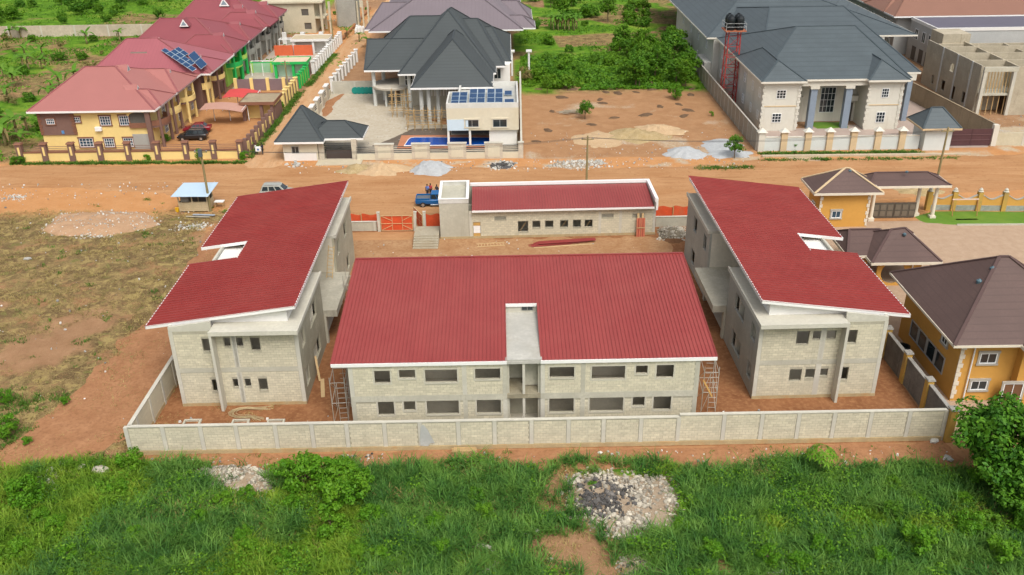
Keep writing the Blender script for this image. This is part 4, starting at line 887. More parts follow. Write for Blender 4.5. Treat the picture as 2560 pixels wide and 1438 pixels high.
bc = G(982, 213, 3.4); E.put(MB().lathe([(3.1, 3.05), (3.7, 3.2), (3.75, 3.5), (3.6, 3.62)], 28, (bc.x, bc.y + .5)), 'round_balcony', M('balcony_slab', (.52, .48, .40), .9, .15, (.4, .36, .28), .6), smooth=False)
for a_ in (-.6, .1, .8): E.put(MB().tube((bc.x + 2.6 * math.sin(a_) + .3, bc.y - 1.8 * math.cos(a_), 0), (bc.x + 2.6 * math.sin(a_) + .3, bc.y - 1.8 * math.cos(a_), 3.1), .2), 'column', pc)
for k in range(12): E.put(MB().tube((-12.6 + k * .48, 147.0, 4.3), (-12.6 + k * .48, 147.0, 6.2), .13, n=6), 'screen_slat', plasterw)
E.box('doorway_shade', dark, -9.5, -7.5, 148.5, 148.58, 0, 3.2); E.window('y', 157, -18, -16.6, 3.6, 5.6, wfr, GL, 2, 2); E.window('y', 160, -2.6, -1.4, 3.8, 5.6, wfr, GL, 2, 1)  # dark panel on the solid wall stands in for doorway shade
def bamboo(label, x0, x1, y0, y1, h, n, lv):
    Q = HB('scaffold', label, 'scaffold', x0, y0); bm_ = M('bamboo', (.46, .31, .14), .8, .25)
    for i in range(n):
        for y in (y0, y1):
            x = x0 + (x1 - x0) * i / (n - 1) + random.uniform(-.2, .2); Q.put(MB().tube((x, y, 0), (x + random.uniform(-.15, .15), y, h * random.uniform(.85, 1.05)), .06, n=6), 'pole', bm_)
    for z in lv:
        for y in (y0, y1): Q.put(MB().tube((x0 - .4, y + .08, z + random.uniform(-.1, .1)), (x1 + .4, y + .08, z + random.uniform(-.1, .1)), .05, n=6), 'ledger', bm_)
        for i in range(n): x = x0 + (x1 - x0) * i / (n - 1); Q.put(MB().tube((x, y0 - .2, z + .1), (x, y1 + .2, z + .1), .045, n=6), 'putlog', bm_)
bamboo('bamboo scaffold in front of the white slatted screen', -16.2, -9.8, 141.8, 143.4, 3.4, 7, (.9, 1.9, 2.9))
bamboo('bamboo scaffold under the round balcony', -19.8, -16.8, 149.6, 151, 4.6, 4, (1.2, 2.4, 3.6))
# wings of clutter on the forecourt
fore = dirt('forecourt_concrete', (.42, .37, .28), (.50, .46, .37), (.37, .30, .22), .35)
sheet('forecourt', [(-33, 128), (1, 128), (1, 158), (-33, 170)], .05, fore, .7, .1, .4)
sheet('driveway', gpoly((975, 348), (1030, 322), (1130, 320), (1130, 366), (920, 368)), .1, dirt('dark_gravel', (.12, .095, .075), (.17, .14, .11), (.10, .08, .06), .9), .6, .15, .3)
for q in (gpoly((1062, 300), (1085, 292), (1130, 290), (1130, 315), (1100, 312)), gpoly((810, 255), (850, 235), (868, 232), (840, 262), (818, 300), (800, 300))): sheet('mud', q, .09, track_m, .5, .6, .5)
dp = gpoly((1004, 341), (1160, 340), (1235, 342), (1235, 372), (992, 374))
MB().prism(dp, .0, .16).build('pool_deck', M('terracotta', (.46, .19, .10), .8, .12)); tag(bpy.data.objects['pool_deck'], 'terracotta paved deck round the swimming pool', 'deck')
P_ = HB('swimming_pool', 'bright blue swimming pool with white rim', 'pool', G(1090, 357).x, G(1090, 357).y)
pp = gpoly((1020, 352), (1026, 347.5), (1036, 346), (1235, 346.5), (1235, 366.5), (1010, 368))
P_.put(MB().prism(pp, .161, .22), 'pool_rim', white)
cxp = sum(p[0] for p in pp) / 6; cyp = sum(p[1] for p in pp) / 6; pin = [(cxp + (x - cxp) * .975, cyp + (y - cyp) * .90) for x, y in pp]
wm, wt, wp = nodes('pool_water'); wp.inputs['Base Color'].default_value = (.004, .07, .36, 1); wp.inputs['Roughness'].default_value = .12; bump(wt, wp, noise(wt, geopos(wt), 2.5, 3), .15, .03)
P_.put(MB().prism(pin, .18, .225), 'water', wm)
# annex with solar roof
F_ = HB('annex', 'cream two-storey annex with a walled flat roof of solar panels beside the pool', 'building', -4, 133)
ax0, ax1, az0, az1 = -9.4, 1.35, 2.6, 6.0; af = 133.0
F_.box('upper_wall', M('annex_cream', (.62, .57, .44), .85, .07, (.54, .48, .34), .4), ax0, ax1, af, 140, az0, az1); F_.box('rear_wall', M('annex_cream'), -7.9, ax1, 140.002, 146, 0, az1)
F_.box('lower_wall', plasterw, -3.1, ax1 - .3, af + .5, 140, 0, az0 - .002)
f = MB()
for a in ((ax0, ax1, af, af + .25), (ax0, ax0 + .25, af + .25, 140), (ax0 + .25, -7.6, 139.75, 140), (-7.9, -7.6, 140, 146), (-7.6, ax1, 145.75, 146), (ax1 - .25, ax1, af + .25, 145.75)): f.box(*a, az1 + .002, az1 + .75)
F_.put(f, 'parapet', M('annex_parapet', (.60, .60, .56), .85, .1))
F_.box('roof_slab', M('annex_roof', (.45, .45, .42), .9, .12), ax0 + .26, ax1 - .26, af + .26, 139.7, az1 + .001, az1 + .05); F_.box('roof_slab', M('annex_roof'), -7.58, ax1 - .26, 139.701, 145.7, az1 + .001, az1 + .06)
for x0, n_, y0 in ((ax0 + .6, 2, 134.0), (-6.1, 2, 135), (-3.4, 2, 135), (-.75, 1, 139.2)):
    panels(F_, (x0, y0, az1 + .25), (1, 0, 0), (0, .985, .10), n_, 3 if y0 < 139 else 1, 1.22, 2.0 if x0 > -9 + .5 else 1.8, (), .05)
panels(F_, (-.75, 134.2, az1 + .25), (1, 0, 0), (0, .985, .1), 1, 1, 1.5, 2.0, (), .05)
pw(F_, af, [(1735, 957, 1845, 1015), (1955, 953, 2070, 1015)], (620, 0), .3129, M('alu', (.40, .41, .40), .4, .05), GL, 2, 1, M('annex_cream'))
F_.box('cantilever_recess', M('pale_blue_paint', (.55, .66, .75), .6, .05), ax0 + .25, -5.6, af - .06, af - .003, .9 + az0 - .9, az0 + 1.9) if False else None
F_.box('blue_panel', M('pale_blue_paint', (.55, .66, .75), .6, .05), -9.36, -6.2, af - .05, af - .003, 2.62, 4.3)
for x in (ax0 + .15, -6.0): F_.box('column', plasterw, x - .15, x + .15, af + .1, af + .4, 0, az0 - .002)
F_.box('pool_room_back', M('slate_wall', (.12, .13, .14), .8, .1), -9.2, -3.11, 139.8, 140.0, 0, az0 - .002)
# gatehouse
Q = HB('gatehouse', 'small gatehouse with steep charcoal hip roof on the corner of the lane', 'gatehouse', -30, 127.5)
Q.box('wall', M('gate_cream', (.60, .56, .43), .85, .07), -33.0, -28.0, 127.7, 134, 0, 3.0); Q.box('lower_panel', plasterw, -32.9, -28.2, 127.62, 127.698, 0, 1.2)
Q.hip(-33.9, -26.9, 126.9, 135.8, 3.05, (-30.9, 133.0), (-30.7, 133.4), 6.7, dk, white, dcap); Q.hip(-29.5, -21.4, 128.3, 134.5, 3.1, (-27, 131.3), (-24.2, 131.3), 4.9, dk, white, dcap)
pw(Q, 127.7, [(345, 1170, 412, 1225)], (620, 0), .3129, M('alu'), GL, 2, 1, None)
stone = M('stone_clad', (.55, .50, .40), .9, .2, (.40, .34, .25), 2.0)
for px in (497, 585, 848):
    x = G(620 + px * .3129, 404)[0]; Q.box('pillar', stone, x - .38, x + .38, 127.9, 128.7, 0, 3.0)
Q.box('gate', M('gate_dark', (.06, .045, .04), .6, .1), G(620 + 612 * .3129, 402)[0] + .2, G(620 + 830 * .3129, 402)[0] - .1, 128.3, 128.4, 0, 1.3)
for k in range(4): Q.put(MB().bar((G(620 + 520 * .3129, 402)[0], 128.35, 1.45 + .3 * k), (G(620 + 830 * .3129, 402)[0], 128.35, 1.45 + .3 * k), .07), 'gate_rail', M('rail_dark', (.04, .045, .05), .5, .1))
Q.box('apron', M('apron_concrete', (.5, .44, .32), .9, .1), -28, -21.5, 125.3, 127.6, -.05, .12)
def stone_fence():
    S_ = HB('fence', 'cream stone-clad pillar fence with black rails before the pool', 'fence', -10, 127.6)
    edges = [(1015, 1165), (1310, 1455), (1600, 1745), (1893, 2035), (2160, 2200)]; y = 127.4; ed = [(onY(620 + a * .3129, 385, y)[0], onY(620 + b * .3129, 385, y)[0]) for a, b in edges]
    prev = onY(620 + 868 * .3129, 385, y)[0]
    for a, b in ed:
        S_.box('wall_panel', M('gate_cream'), prev + .003, a - .003, y + .1, y + .35, 0, .95)
        for k in range(4): S_.put(MB().bar((prev, y + .2, 1.1 + .28 * k), (a, y + .2, 1.1 + .28 * k), .09), 'rail', M('rail_dark'))
        p = S_.box('pillar', stone, a, b, y, y + .5, 0, 2.3); S_.box('pillar_cap', concl, a - .08, b + .08, y - .08, y + .58, 2.303, 2.42, parent=p)
        if b - a > 1: S_.box('pillar_panel', M('gate_cream'), a + .45, b - .45, y - .04, y - .002, .3, 1.9, parent=p)
        prev = b
stone_fence()
line_wall('boundary_wall', 'pale side wall of the pool plot beside the bare lot', (1.75, 127.8), (2.2, 172), 2.2, .2, M('annex_cream'), None, concl)
def left_stone():
    S_ = HB('fence', 'stepped white-capped pillar fence along the lane beside the charcoal gatehouse', 'fence', -32.4, 138)
    for k in range(6):
        y = 138 + k * 4.6; x = -32.6 - .03 * k; p = S_.box('pillar', stone, x - .25, x + .25, y, y + 2.0, 0, 2.5); S_.box('pillar_cap', plasterw, x - .38, x + .38, y - .12, y + 2.12, 2.503, 2.68, parent=p)
        S_.box('wall_panel', M('gate_cream'), x - .1, x + .1, y + 2.01, y + 4.59, 0, 1.0)
        for q in range(3): S_.put(MB().bar((x, y + 2, 1.2 + .35 * q), (x, y + 4.6, 1.2 + .35 * q), .08), 'rail', M('rail_dark'))
left_stone()
line_wall('boundary_wall', 'pale concrete cross wall behind the turquoise tanks', (-32.2, 165.8), (-21, 165.3), 2.3, .2, mc, [0, 4, 8, 11], concl)
pier_fence('fence', 'white-capped pillars along the lane past the charcoal mansion', -32.8, 168, 9, 3.0, plasterw, mc, 2.5, .12)
# turquoise tanks, crates
def tank_stack():
    g = M('turquoise_plastic', (.01, .26, .22), .45, .15)
    for i in range(5):
        c = G(890 + i * 9.5, 233); T = HB('plastic_tank', 'turquoise ribbed plastic tank lying in the row by the cross wall', 'tank', c.x, c.y, 'turquoise tanks lying by the cross wall')
        prof = [(.1, 0), (.62, .02)] + [(.62 + (.04 if k % 2 else 0), .15 + k * .2) for k in range(8)] + [(.55, 1.75), (.1, 1.85)]
        mb = MB(); mb.lathe(prof, 14); mb.v = [(c.x + x, c.y + z - .9, .68 + y) for x, y, z in mb.v]; T.put(mb, 'shell', g)
    c = G(846, 232); T = HB('plastic_tank', 'single turquoise plastic tank standing upright by the lane fence', 'tank', c.x, c.y); mb = MB(); mb.lathe([(.1, 0), (.6, .02), (.62, .3), (.58, .9), (.62, 1.5), (.5, 1.75), (.1, 1.8)], 14, (c.x, c.y)); T.put(mb, 'shell', g)
tank_stack()
# purple-roofed house behind
pr = roofmat('plum_roof', (.185, .155, .17), 'x', 1.3, .5, .03, .06, .14); pcap = M('plum_cap', (.12, .1, .11), .6, .1)
Z = HB('house', 'house with a broad plum-grey ribbed roof behind the charcoal mansion', 'house', -12, 197)
Z.box('wall', mc, -26, -.5, 198, 226, 0, 6.4); Z.hip(-28.5, 3.0, 190, 232, 6.6, (-12.6, 210), (-10, 214), 15.2, pr, white, pcap); Z.hip(-29.6, -14, 192, 212, 6.6, (-27, 203), (-17, 203), 10.2, pr, white, pcap); Z.hip(-10, 5.2, 200, 214, 6.6, (-6, 207), (2, 207), 9.6, pr, white, pcap); Z.hip(-8, 5.6, 192, 200, 6.5, (-4, 196), (3, 196), 8.4, pr, white, pcap)
for x in (.6, 3.9):
    T_ = HB('pillar', 'tall white capped concrete post standing behind the charcoal mansion', 'pillar', x, 178, 'white capped posts behind the charcoal mansion'); T_.put(MB().tube((x, 178, 0), (x, 178, 4.6), .2), 'shaft', plasterw); T_.box('cap', plasterw, x - .55, x + .55, 177.6, 178.4, 4.6, 4.95)

# ================================================================== GREY MANSION PLOT (back right)
sl_ = roofmat('slate_shingle', (.078, .100, .110), 'z', 2.3, .6, .05, .16, .28); scap = M('slate_cap', (.06, .08, .09), .6, .1)
ivory = M('ivory_render', (.62, .60, .52), .8, .06, (.54, .50, .40), .4, streak=(.48, .45, .37)); shade = M('ivory_side_shaded', (.50, .50, .46), .85, .12, (.40, .40, .36), .35, streak=True); bluec = M('blue_grey_column', (.22, .27, .33), .6, .1); buff = M('buff_trim', (.60, .46, .28), .8, .1)  # shade: darker copy of ivory, side-wall shade put into the colour
H = HB('mansion', 'ivory mansion with slate-grey shingle hip roofs and tall blue-grey columns', 'house', 50, 140)
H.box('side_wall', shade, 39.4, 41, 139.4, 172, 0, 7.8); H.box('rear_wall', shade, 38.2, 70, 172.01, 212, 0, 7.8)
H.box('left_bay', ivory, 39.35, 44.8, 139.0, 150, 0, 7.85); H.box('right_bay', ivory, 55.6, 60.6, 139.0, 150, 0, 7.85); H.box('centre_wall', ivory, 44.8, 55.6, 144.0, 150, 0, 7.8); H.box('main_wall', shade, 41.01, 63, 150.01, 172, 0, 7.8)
H.box('porch_lintel', ivory, 44.81, 55.59, 139.6, 141.0, 6.9, 7.85)
for a, b in ((39.2, 39.5), (44.6, 44.95), (55.45, 55.75), (60.45, 60.75)):
    mb = MB()
    for k in range(16): w_ = .12 if k % 2 else 0; mb.box(a - w_, b + w_, 138.9, 139.15, .2 + k * .47, .2 + k * .47 + .42)
    H.put(mb, 'quoin', ivory)
for x0, x1 in ((39.3, 44.85), (55.55, 60.65)): H.box('string_course', buff, x0, x1, 138.93, 138.998, 3.9, 4.05); H.box('cornice', M('ivory_trim', (.68, .65, .56), .7, .05), x0 - .3, x1 + .3, 138.6, 138.995, 7.45, 7.84)
pw(H, 139.0, [(328, 720, 395, 787), (290, 907, 355, 977), (1170, 707, 1215, 778), (1125, 895, 1180, 977)], (1840, 0), .3129, wfr, GL, 3, 3, None)
pw(H, 144.0, [(685, 697, 775, 897)], (1840, 0), .3129, wfr, GL, 4, 4, None)
for px in (612, 890):
    x = onY(1840 + px * .3129, 250, 140.2)[0]; H.box('column', bluec, x - .5, x + .5, 139.8, 140.8, 0, 6.4); H.box('capital', ivory, x - .7, x + .7, 139.6, 141, 6.4, 6.895)
H.box('doorway_shade', dark, 45.2, 46.6, 143.9, 143.98, 0, 3.0); H.box('doorway_shade', dark, 53.8, 55.2, 143.9, 143.98, 0, 3.0); H.box('balcony', ivory, 45, 46.8, 142.8, 143.98, 3.6, 4.4); H.box('balcony', ivory, 53.6, 55.5, 142.8, 143.98, 3.6, 4.4)  # dark door panels: shade of the openings painted flat on the wall
H.box('column', bluec, 63.2, 64.0, 143.4, 144.2, 0, 6.6); H.box('side_porch', buff, 61.0, 63.2, 144.4, 146, 3.3, 3.9); H.box('porch_beam', ivory, 60.7, 64.4, 143.3, 144.5, 6.62, 7.85); H.box('side_doorway_shade', dark, 60.62, 60.68, 145, 149, 0, 6.6)  # dark panel painted for the shade of the side door
for y in (141.5, 146.0, 151.5, 158, 164, 169):
    for z in (1.2, 4.8): H.window('x', 39.4, y - .6, y + .6, z, z + 1.5, wfr, GLB, 3, 3, None, -1)
for y in (178, 186, 194, 203):
    for z in (1.2, 4.8): H.window('x', 38.2, y - .6, y + .6, z, z + 1.5, wfr, GLB, 3, 3, None, -1)
H.box('lean_to', shade, 36.9, 38.19, 172.5, 180, 0, 3.3)
H.hip(38.6, 61.9, 139.3, 171.5, 8, (48.1, 155.3), (57.9, 155.3), 13.0, sl_, M('ivory_trim'), scap)
H.hip(38.55, 45.5, 138.2, 156, 8.0, (42.0, 142.6), (42.0, 152), 10.3, sl_, M('ivory_trim'), scap); H.hip(55.0, 61.3, 138.2, 156, 8.0, (58.1, 142.4), (58.1, 152), 10.2, sl_, M('ivory_trim'), scap)
H.hip(39.4, 64.9, 143.3, 204, 7.95, (48.4, 173.6), (62.0, 173.6), 13.1, sl_, M('ivory_trim'), scap)
H.hip(36.9, 76, 172, 246, 8.0, (52, 200), (60, 218), 15.0, sl_, M('ivory_trim'), scap)
def pil_fence():
    E = HB('fence', 'pale grey panelled fence with buff pyramid-capped pillars before the ivory mansion', 'fence', 48, 129)
    xs = [G(1840 + p * .3129, 372)[0] for p in (178, 357, 548, 722, 915, 1110, 1305)]; y = 129.2; lg = M('pale_panel', (.58, .62, .60), .8, .06)
    for i, x in enumerate(xs):
        p = E.box('pillar', buff if i else ivory, x - .45, x + .45, y - .4, y + .4, 0, 2.9); E.put(MB().add([(x - .7, y - .62, 2.903), (x + .7, y - .62, 2.903), (x + .7, y + .62, 2.903), (x - .7, y + .62, 2.903), (x, y, 3.5)], [(3, 2, 1, 0), (0, 1, 4), (1, 2, 4), (2, 3, 4), (3, 0, 4)]), 'pillar_cap', ivory, p)
        x2 = xs[i + 1] if i < len(xs) - 1 else 60.6
        E.box('wall_panel', lg, x + .453, x2 - .453, y - .1, y + .1, 0, 2.0); E.box('panel_coping', ivory, x + .453, x2 - .453, y - .16, y + .16, 2.003, 2.15)
pil_fence()
sheet('forecourt', [(38, 129.6), (71, 129.6), (69, 175), (62, 175), (62, 143), (39, 139)], .05, dirt('mauve_paving', (.36, .28, .24), (.42, .34, .29), (.33, .28, .24), .6), .8, .05, .3)
sheet('lawn', [(48.5, 139.8), (54, 139.8), (54, 143.5), (48.5, 143.5)], .12, leafmat('lawn_green', (.06, .15, .015), (.10, .21, .02), (.14, .24, .03), .3, 0), .4, .3, .3)
oldc = M('grey_plot_wall', (.30, .27, .215), .95, .18, (.22, .195, .155), .4, streak=True)
def panel_wall(label, p, q, h, step, m1, m2):
    p, q = Vector((*p, 0)), Vector((*q, 0)); d = q - p; L = d.length; a = math.atan2(d.y, d.x); E = thing('boundary_wall', label, 'wall', p, a); n = int(L / step); st = L / n
    for k in range(n): MB().box(k * st + .1, (k + 1) * st - .1, 0, .16, 0, h).build('wall_panel', m1, E)
    for k in range(n + 1): MB().box(k * st - .098, k * st + .098, -.06, .22, 0, h).build('post', m2, E)
    MB().box(-.1, L + .1, -.05, .21, h + .003, h + .1).build('coping', m2, E)
panel_wall('tall grey panelled plot wall beside the bare lot and the water tower', (36.2, 178), (36.3, 129.6), 2.9, 2.6, oldc, M('plot_post', (.40, .38, .33), .9, .15))
panel_wall('brown stained plot wall between the ivory mansion and the block shell', (72.0, 131), (68.5, 172), 3.0, 3.2, M('brown_plot_wall', (.33, .26, .17), .95, .15, (.25, .19, .12), .5, streak=True), M('brown_plot_wall'))
g2 = HB('gatehouse', 'small pale gatehouse with slate hip roof beside the maroon gate', 'gatehouse', 62.5, 128.3)
g2.box('wall', M('pale_panel'), 60.5, 64.4, 128.3, 132.5, 0, 3.4); g2.hip(59.7, 65.3, 127.6, 133.6, 3.5, (61.8, 130.7), (63.4, 130.7), 5.8, sl_, buff, scap)
g3 = HB('gate', 'maroon double driveway gate beside the small pale gatehouse', 'gate', 68, 130.2); mar = M('maroon_metal', (.085, .04, .045), .5, .12)
for a, b in ((65.1, 68.2), (68.25, 71.2)):
    g3.box('gate_leaf', mar, a, b, 130.1, 130.2, .1, 2.6)
    for z in (.9, 1.7): g3.box('rail', M('maroon_light', (.13, .07, .075), .5, .1), a, b, 130.03, 130.098, z, z + .1)
g3.box('gate_post', ivory, 71.25, 72.0, 129.9, 130.6, 0, 3.2); g3.box('gate_post', ivory, 64.5, 65.05, 129.9, 130.5, 0, 2.8)
line_wall('boundary_wall', 'unplastered block frontage wall right of the maroon gate', (72.1, 130.2), (98, 130.5), 1.9, .25, M('cream_block'), [4, 8, 12, 16, 20], None)
line_wall('kerb', 'low concrete drain kerb along the road before the ivory mansion', (36.5, 126.2), (66.5, 125.9), .25, .5, M('kerb_conc', (.5, .42, .3), .9, .15), None, None, cat='kerb')
# water tower
T = HB('water_tower', 'red lattice water tower carrying black plastic tanks', 'water tower', 38.1, 157)
red = M('tower_red', (.36, .045, .04), .6, .2); tx, ty = 38.1, 157.0; tz = 12.2
cor = [(-1.15, -1.15), (1.15, -1.15), (1.15, 1.15), (-1.15, 1.15)]
for x, y in cor: T.put(MB().bar((tx + x, ty + y, 0), (tx + x * .86, ty + y * .86, tz), .16), 'leg', red)
for k in range(7):
    z = .9 + k * 1.75
    for i in range(4):
        a, b = cor[i], cor[(i + 1) % 4]; f = 1 - .14 * z / tz; f2 = 1 - .14 * (z + 1.75) / tz
        T.put(MB().bar((tx + a[0] * f, ty + a[1] * f, z), (tx + b[0] * f, ty + b[1] * f, z), .09), 'strut', red)
        if k < 6: T.put(MB().bar((tx + a[0] * f, ty + a[1] * f, z), (tx + b[0] * f2, ty + b[1] * f2, z + 1.75), .07), 'brace', red)
pl = T.box('platform', M('tower_deck', (.42, .14, .07), .7, .2), tx - 1.75, tx + 1.75, ty - 1.75, ty + 1.75, tz, tz + .18)
rl = M('rail_grey', (.42, .44, .44), .5, .1)
for i, (x, y) in enumerate(cor):
    x *= 1.45; y *= 1.45; n_ = cor[(i + 1) % 4]; T.put(MB().bar((tx + x, ty + y, tz + .18), (tx + x, ty + y, tz + 1.4), .06), 'rail_post', rl, pl)
    for z in (.8, 1.38): T.put(MB().bar((tx + x, ty + y, tz + z), (tx + n_[0] * 1.45, ty + n_[1] * 1.45, tz + z), .05), 'rail', rl, pl)
blackp = M('black_plastic', (.012, .016, .018), .32, .1)
for x, y in ((-.75, -.75), (.75, -.75), (.75, .75), (-.75, .75)):
    K = HB('water_tank', 'black ribbed plastic water tank on the red lattice tower', 'tank', tx + x, ty + y, 'black tanks on the red tower'); K.E.location.z = tz + .18; K.o.z = tz + .18
    K.put(MB().lathe([(.3, tz + .18), (.68, tz + .2)] + [(.68 + (.03 if k % 2 else 0), tz + .35 + k * .28) for k in range(7)] + [(.55, tz + 2.4), (.25, tz + 2.6)], 16, (tx + x, ty + y)), 'shell', blackp); K.put(MB().lathe([(.24, tz + 2.6), (.24, tz + 2.7), (.05, tz + 2.74)], 12, (tx + x, ty + y)), 'lid', blackp)
# block shell on the right
Kb = HB('shell_building', 'roofless grey block shell with exposed rooms right of the ivory mansion', 'building', 80, 146)
rawb = M('raw_block', (.44, .39, .29), .95, .18, (.33, .29, .21), .6, streak=(.25, .21, .15)); raws = M('raw_block_shaded', (.36, .33, .26), .95, .18, (.26, .24, .19), .6, streak=True)  # raws: darker copy of rawb, side-wall shade put into the colour
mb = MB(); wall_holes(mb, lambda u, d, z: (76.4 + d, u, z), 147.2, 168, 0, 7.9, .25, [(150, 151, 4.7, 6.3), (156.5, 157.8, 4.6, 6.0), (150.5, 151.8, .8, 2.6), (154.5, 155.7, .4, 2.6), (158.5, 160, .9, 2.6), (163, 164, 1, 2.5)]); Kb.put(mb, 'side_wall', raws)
mb = MB(); wall_holes(mb, lambda u, d, z: (u, 146 + d, z), 81.6, 100, 0, 7.9, .25, [(88.8, 97, 0, 3.2)]); Kb.put(mb, 'front_wall', rawb)
Kb.box('recess_wall', rawb, 76.65, 81.6, 149.4, 149.6, 0, 3.2); Kb.box('recess_wall', rawb, 76.65, 81.6, 149.4, 149.6, 3.6, 7.2)
for x in (76.6, 81.4): Kb.box('column', concl, x - .25, x + .25, 145.9, 146.4, 0, 7.4)
for y in (150.2, 155.5, 161.2): Kb.box('column', M('grey_column', (.45, .46, .45), .9, .1), 76.28, 76.39, y - .2, y + .2, 0, 7.9)
Kb.box('floor_slab', conc, 76.7, 100, 146.3, 168, 3.2, 3.55); Kb.box('ring_beam', conc, 76.3, 81.8, 145.85, 146.25, 7.2, 7.9)
for i in range(9): x = 77.1 + i * .5; Kb.put(MB().bar((x, 146.5, 3.6), (x + .2, 147.2, 7.2), .1), 'prop', timber)
for i in range(5): x = 77.3 + i * .9; Kb.put(MB().bar((x, 146.5, 0), (x + .15, 146.9, 3.2), .1), 'prop', timber)
for a in ((77, 100, 152.6, 152.85), (77, 100, 158, 158.25), (77, 100, 163, 163.25), (83, 83.25, 146.3, 168), (90, 90.25, 146.3, 168), (96, 96.25, 146.3, 168), (76.66, 100, 167.7, 168)): Kb.box('partition_wall', rawb, *a, 3.56, 7.6 + random.uniform(-.5, .25))
Kb.box('entrance_canopy', concl, 88.5, 98, 143.8, 146, 3.2, 3.6); Kb.box('stair_wall', rawb, 79, 84, 168, 173, 0, 8.8)
# grey-blue building and brown-roofed house behind it
J2 = HB('building', 'grey building with a purple flat roof behind the block shell', 'building', 90, 178)
gb = M('blue_grey_render', (.42, .44, .43), .85, .1, (.35, .35, .33), .5)
J2.box('wall', gb, 82.2, 112, 178, 190, 0, 7.4); f = MB(); f.box(82.1, 112, 177.9, 178.15, 7.401, 8.0); f.box(82.1, 82.35, 178.15, 190, 7.401, 8.0); f.box(82.35, 112, 189.75, 190, 7.401, 8.0); J2.put(f, 'parapet', plasterw)
mb = MB(); mb.add([(82.36, 178.16, 7.45), (112, 178.16, 7.45), (112, 189.7, 7.9), (82.36, 189.7, 7.9)], [(0, 1, 2, 3)]); J2.put(mb, 'roof', M('purple_felt', (.12, .115, .15), .6, .08))
for y in (180, 183, 186.5): J2.window('x', 82.2, y - .8, y + .8, 4.2, 6.2, wfr, GL, 2, 1, None, -1); J2.box('ground_opening_shade', dark, 82.12, 82.19, y - .9, y + .9, .2, 2.8)  # dark panels painted for the shade inside ground-floor openings
J = HB('house', 'large pale house with a brown hip roof behind the purple flat roof', 'house', 95, 198)
J.box('wall', gb, 80, 118, 192, 225, 0, 7.8); J.hip(78.8, 119, 190.5, 228, 8.0, (90, 209), (107, 209), 14, roofmat('brown_roof_far', (.25, .125, .085), 'x', 2, .55, .02, .06, .08), wfr, M('brown_cap', (.17, .085, .06), .7, .1)); J.hip(78.6, 92, 196, 208, 8.02, (83, 202), (90, 202), 11, roofmat('brown_roof_far'), None, M('brown_cap'))
for y in (194.5, 198, 205, 209, 213):
    for z in (1, 4.6): J.window('x', 80, y - .8, y + .8, z, z + 2, wfr, GL, 2, 2, None, -1)
J.box('balcony', plasterw, 78.9, 79.99, 200, 203.5, 3.6, 4.3)
line_wall('boundary_wall', 'pale low wall linking the ivory mansion and the brown-roofed house', (70, 205), (79, 205), 2.4, .3, ivory, [2, 6], None)

# ================================================================== ORANGE PLOT (right)
oc = M('orange_ochre', (.60, .32, .07), .8, .07, (.52, .27, .055), .35); br = roofmat('umber_shingle', (.105, .064, .055), 'z', 2.7, .7, .03, .14, .2); bcap = M('umber_cap', (.10, .06, .055), .7, .1); cream2 = M('cream_trim', (.68, .62, .50), .7, .06)
pav = dirt('paver', (.36, .255, .175), (.45, .335, .24), (.39, .265, .17), 1.2)
sheet('paved_yard', [(33.9, 58), (80, 58), (82, 101.5), (40, 101.5), (34.5, 98)], .05, pav, .6, .05, .3)
Mg = HB('gatehouse', 'orange gatehouse with umber pyramid roof beside the carved metal gate', 'gatehouse', 39, 100)
Mg.box('wall', oc, 36.3, 42.2, 100.0, 104, 0, 4.45); Mg.hip(35.3, 43.3, 99.3, 104.6, 4.6, (39.4, 102.0), (39.9, 102.0), 6.7, br, cream2, buff)
Mg.hip(42.5, 52.2, 101.6, 105.4, 4.5, (44, 104.2), (50.3, 104.2), 5.3, br, cream2, bcap)
mb = MB()
for k in range(9): w_ = .36 if k % 2 else .22; mb.box(36.28, 36.28 + w_, 99.94, 100.0, .2 + k * .47, .6 + k * .47); mb.box(42.2 - w_, 42.22, 99.94, 100.0, .2 + k * .47, .6 + k * .47)
Mg.put(mb, 'quoin', cream2)
pw(Mg, 100.0, [(920, 365, 978, 415)], (1760, 400), .3477, wfr, GLB, 2, 1, M('grey_trim', (.4, .38, .33), .8, .1)); Mg.window('x', 36.3, 101.4, 102.6, 1.2, 2.6, wfr, GLB, 2, 1, None, -1)
for x, y in ((43.4, 102.0), (49.4, 103.4), (51.0, 102.4)): Mg.put(MB().tube((x, y, 0), (x, y, 4.3), .24, .2, 12), 'column', cream2); Mg.box('column_base', cream2, x - .35, x + .35, y - .35, y + .35, 0, .4)
for x in (39.9, 47.3): Mg.put(MB().lathe([(.16, 5.6 if x > 45 else 6.35), (.2, 5.75 if x > 45 else 6.5), (.05, 5.85 if x > 45 else 6.6)], 10, (x, 103.2 if x > 45 else 101.7)), 'roof_vent', M('vent_blue', (.08, .14, .17), .4, .1))
gt = HB('gate', 'dark carved metal driveway gate under the umber gate canopy', 'gate', 47, 103)
gm = M('bronze_metal', (.10, .085, .065), .5, .2)
for a, b in ((41.9, 43.1), (43.7, 46.3), (46.35, 48.95)):
    l_ = gt.box('gate_leaf', gm, a, b, 102.6, 102.7, .05, 2.0)
    n_ = max(1, int((b - a) / .85))
    for k in range(n_):
        u = a + (b - a) * (k + .5) / n_; w_ = (b - a) / n_ * .36
        for z in (.3, 1.1): gt.box('raised_panel', M('bronze_light', (.16, .135, .10), .5, .15), u - w_, u + w_, 102.55, 102.598, z, z + .65, parent=l_)
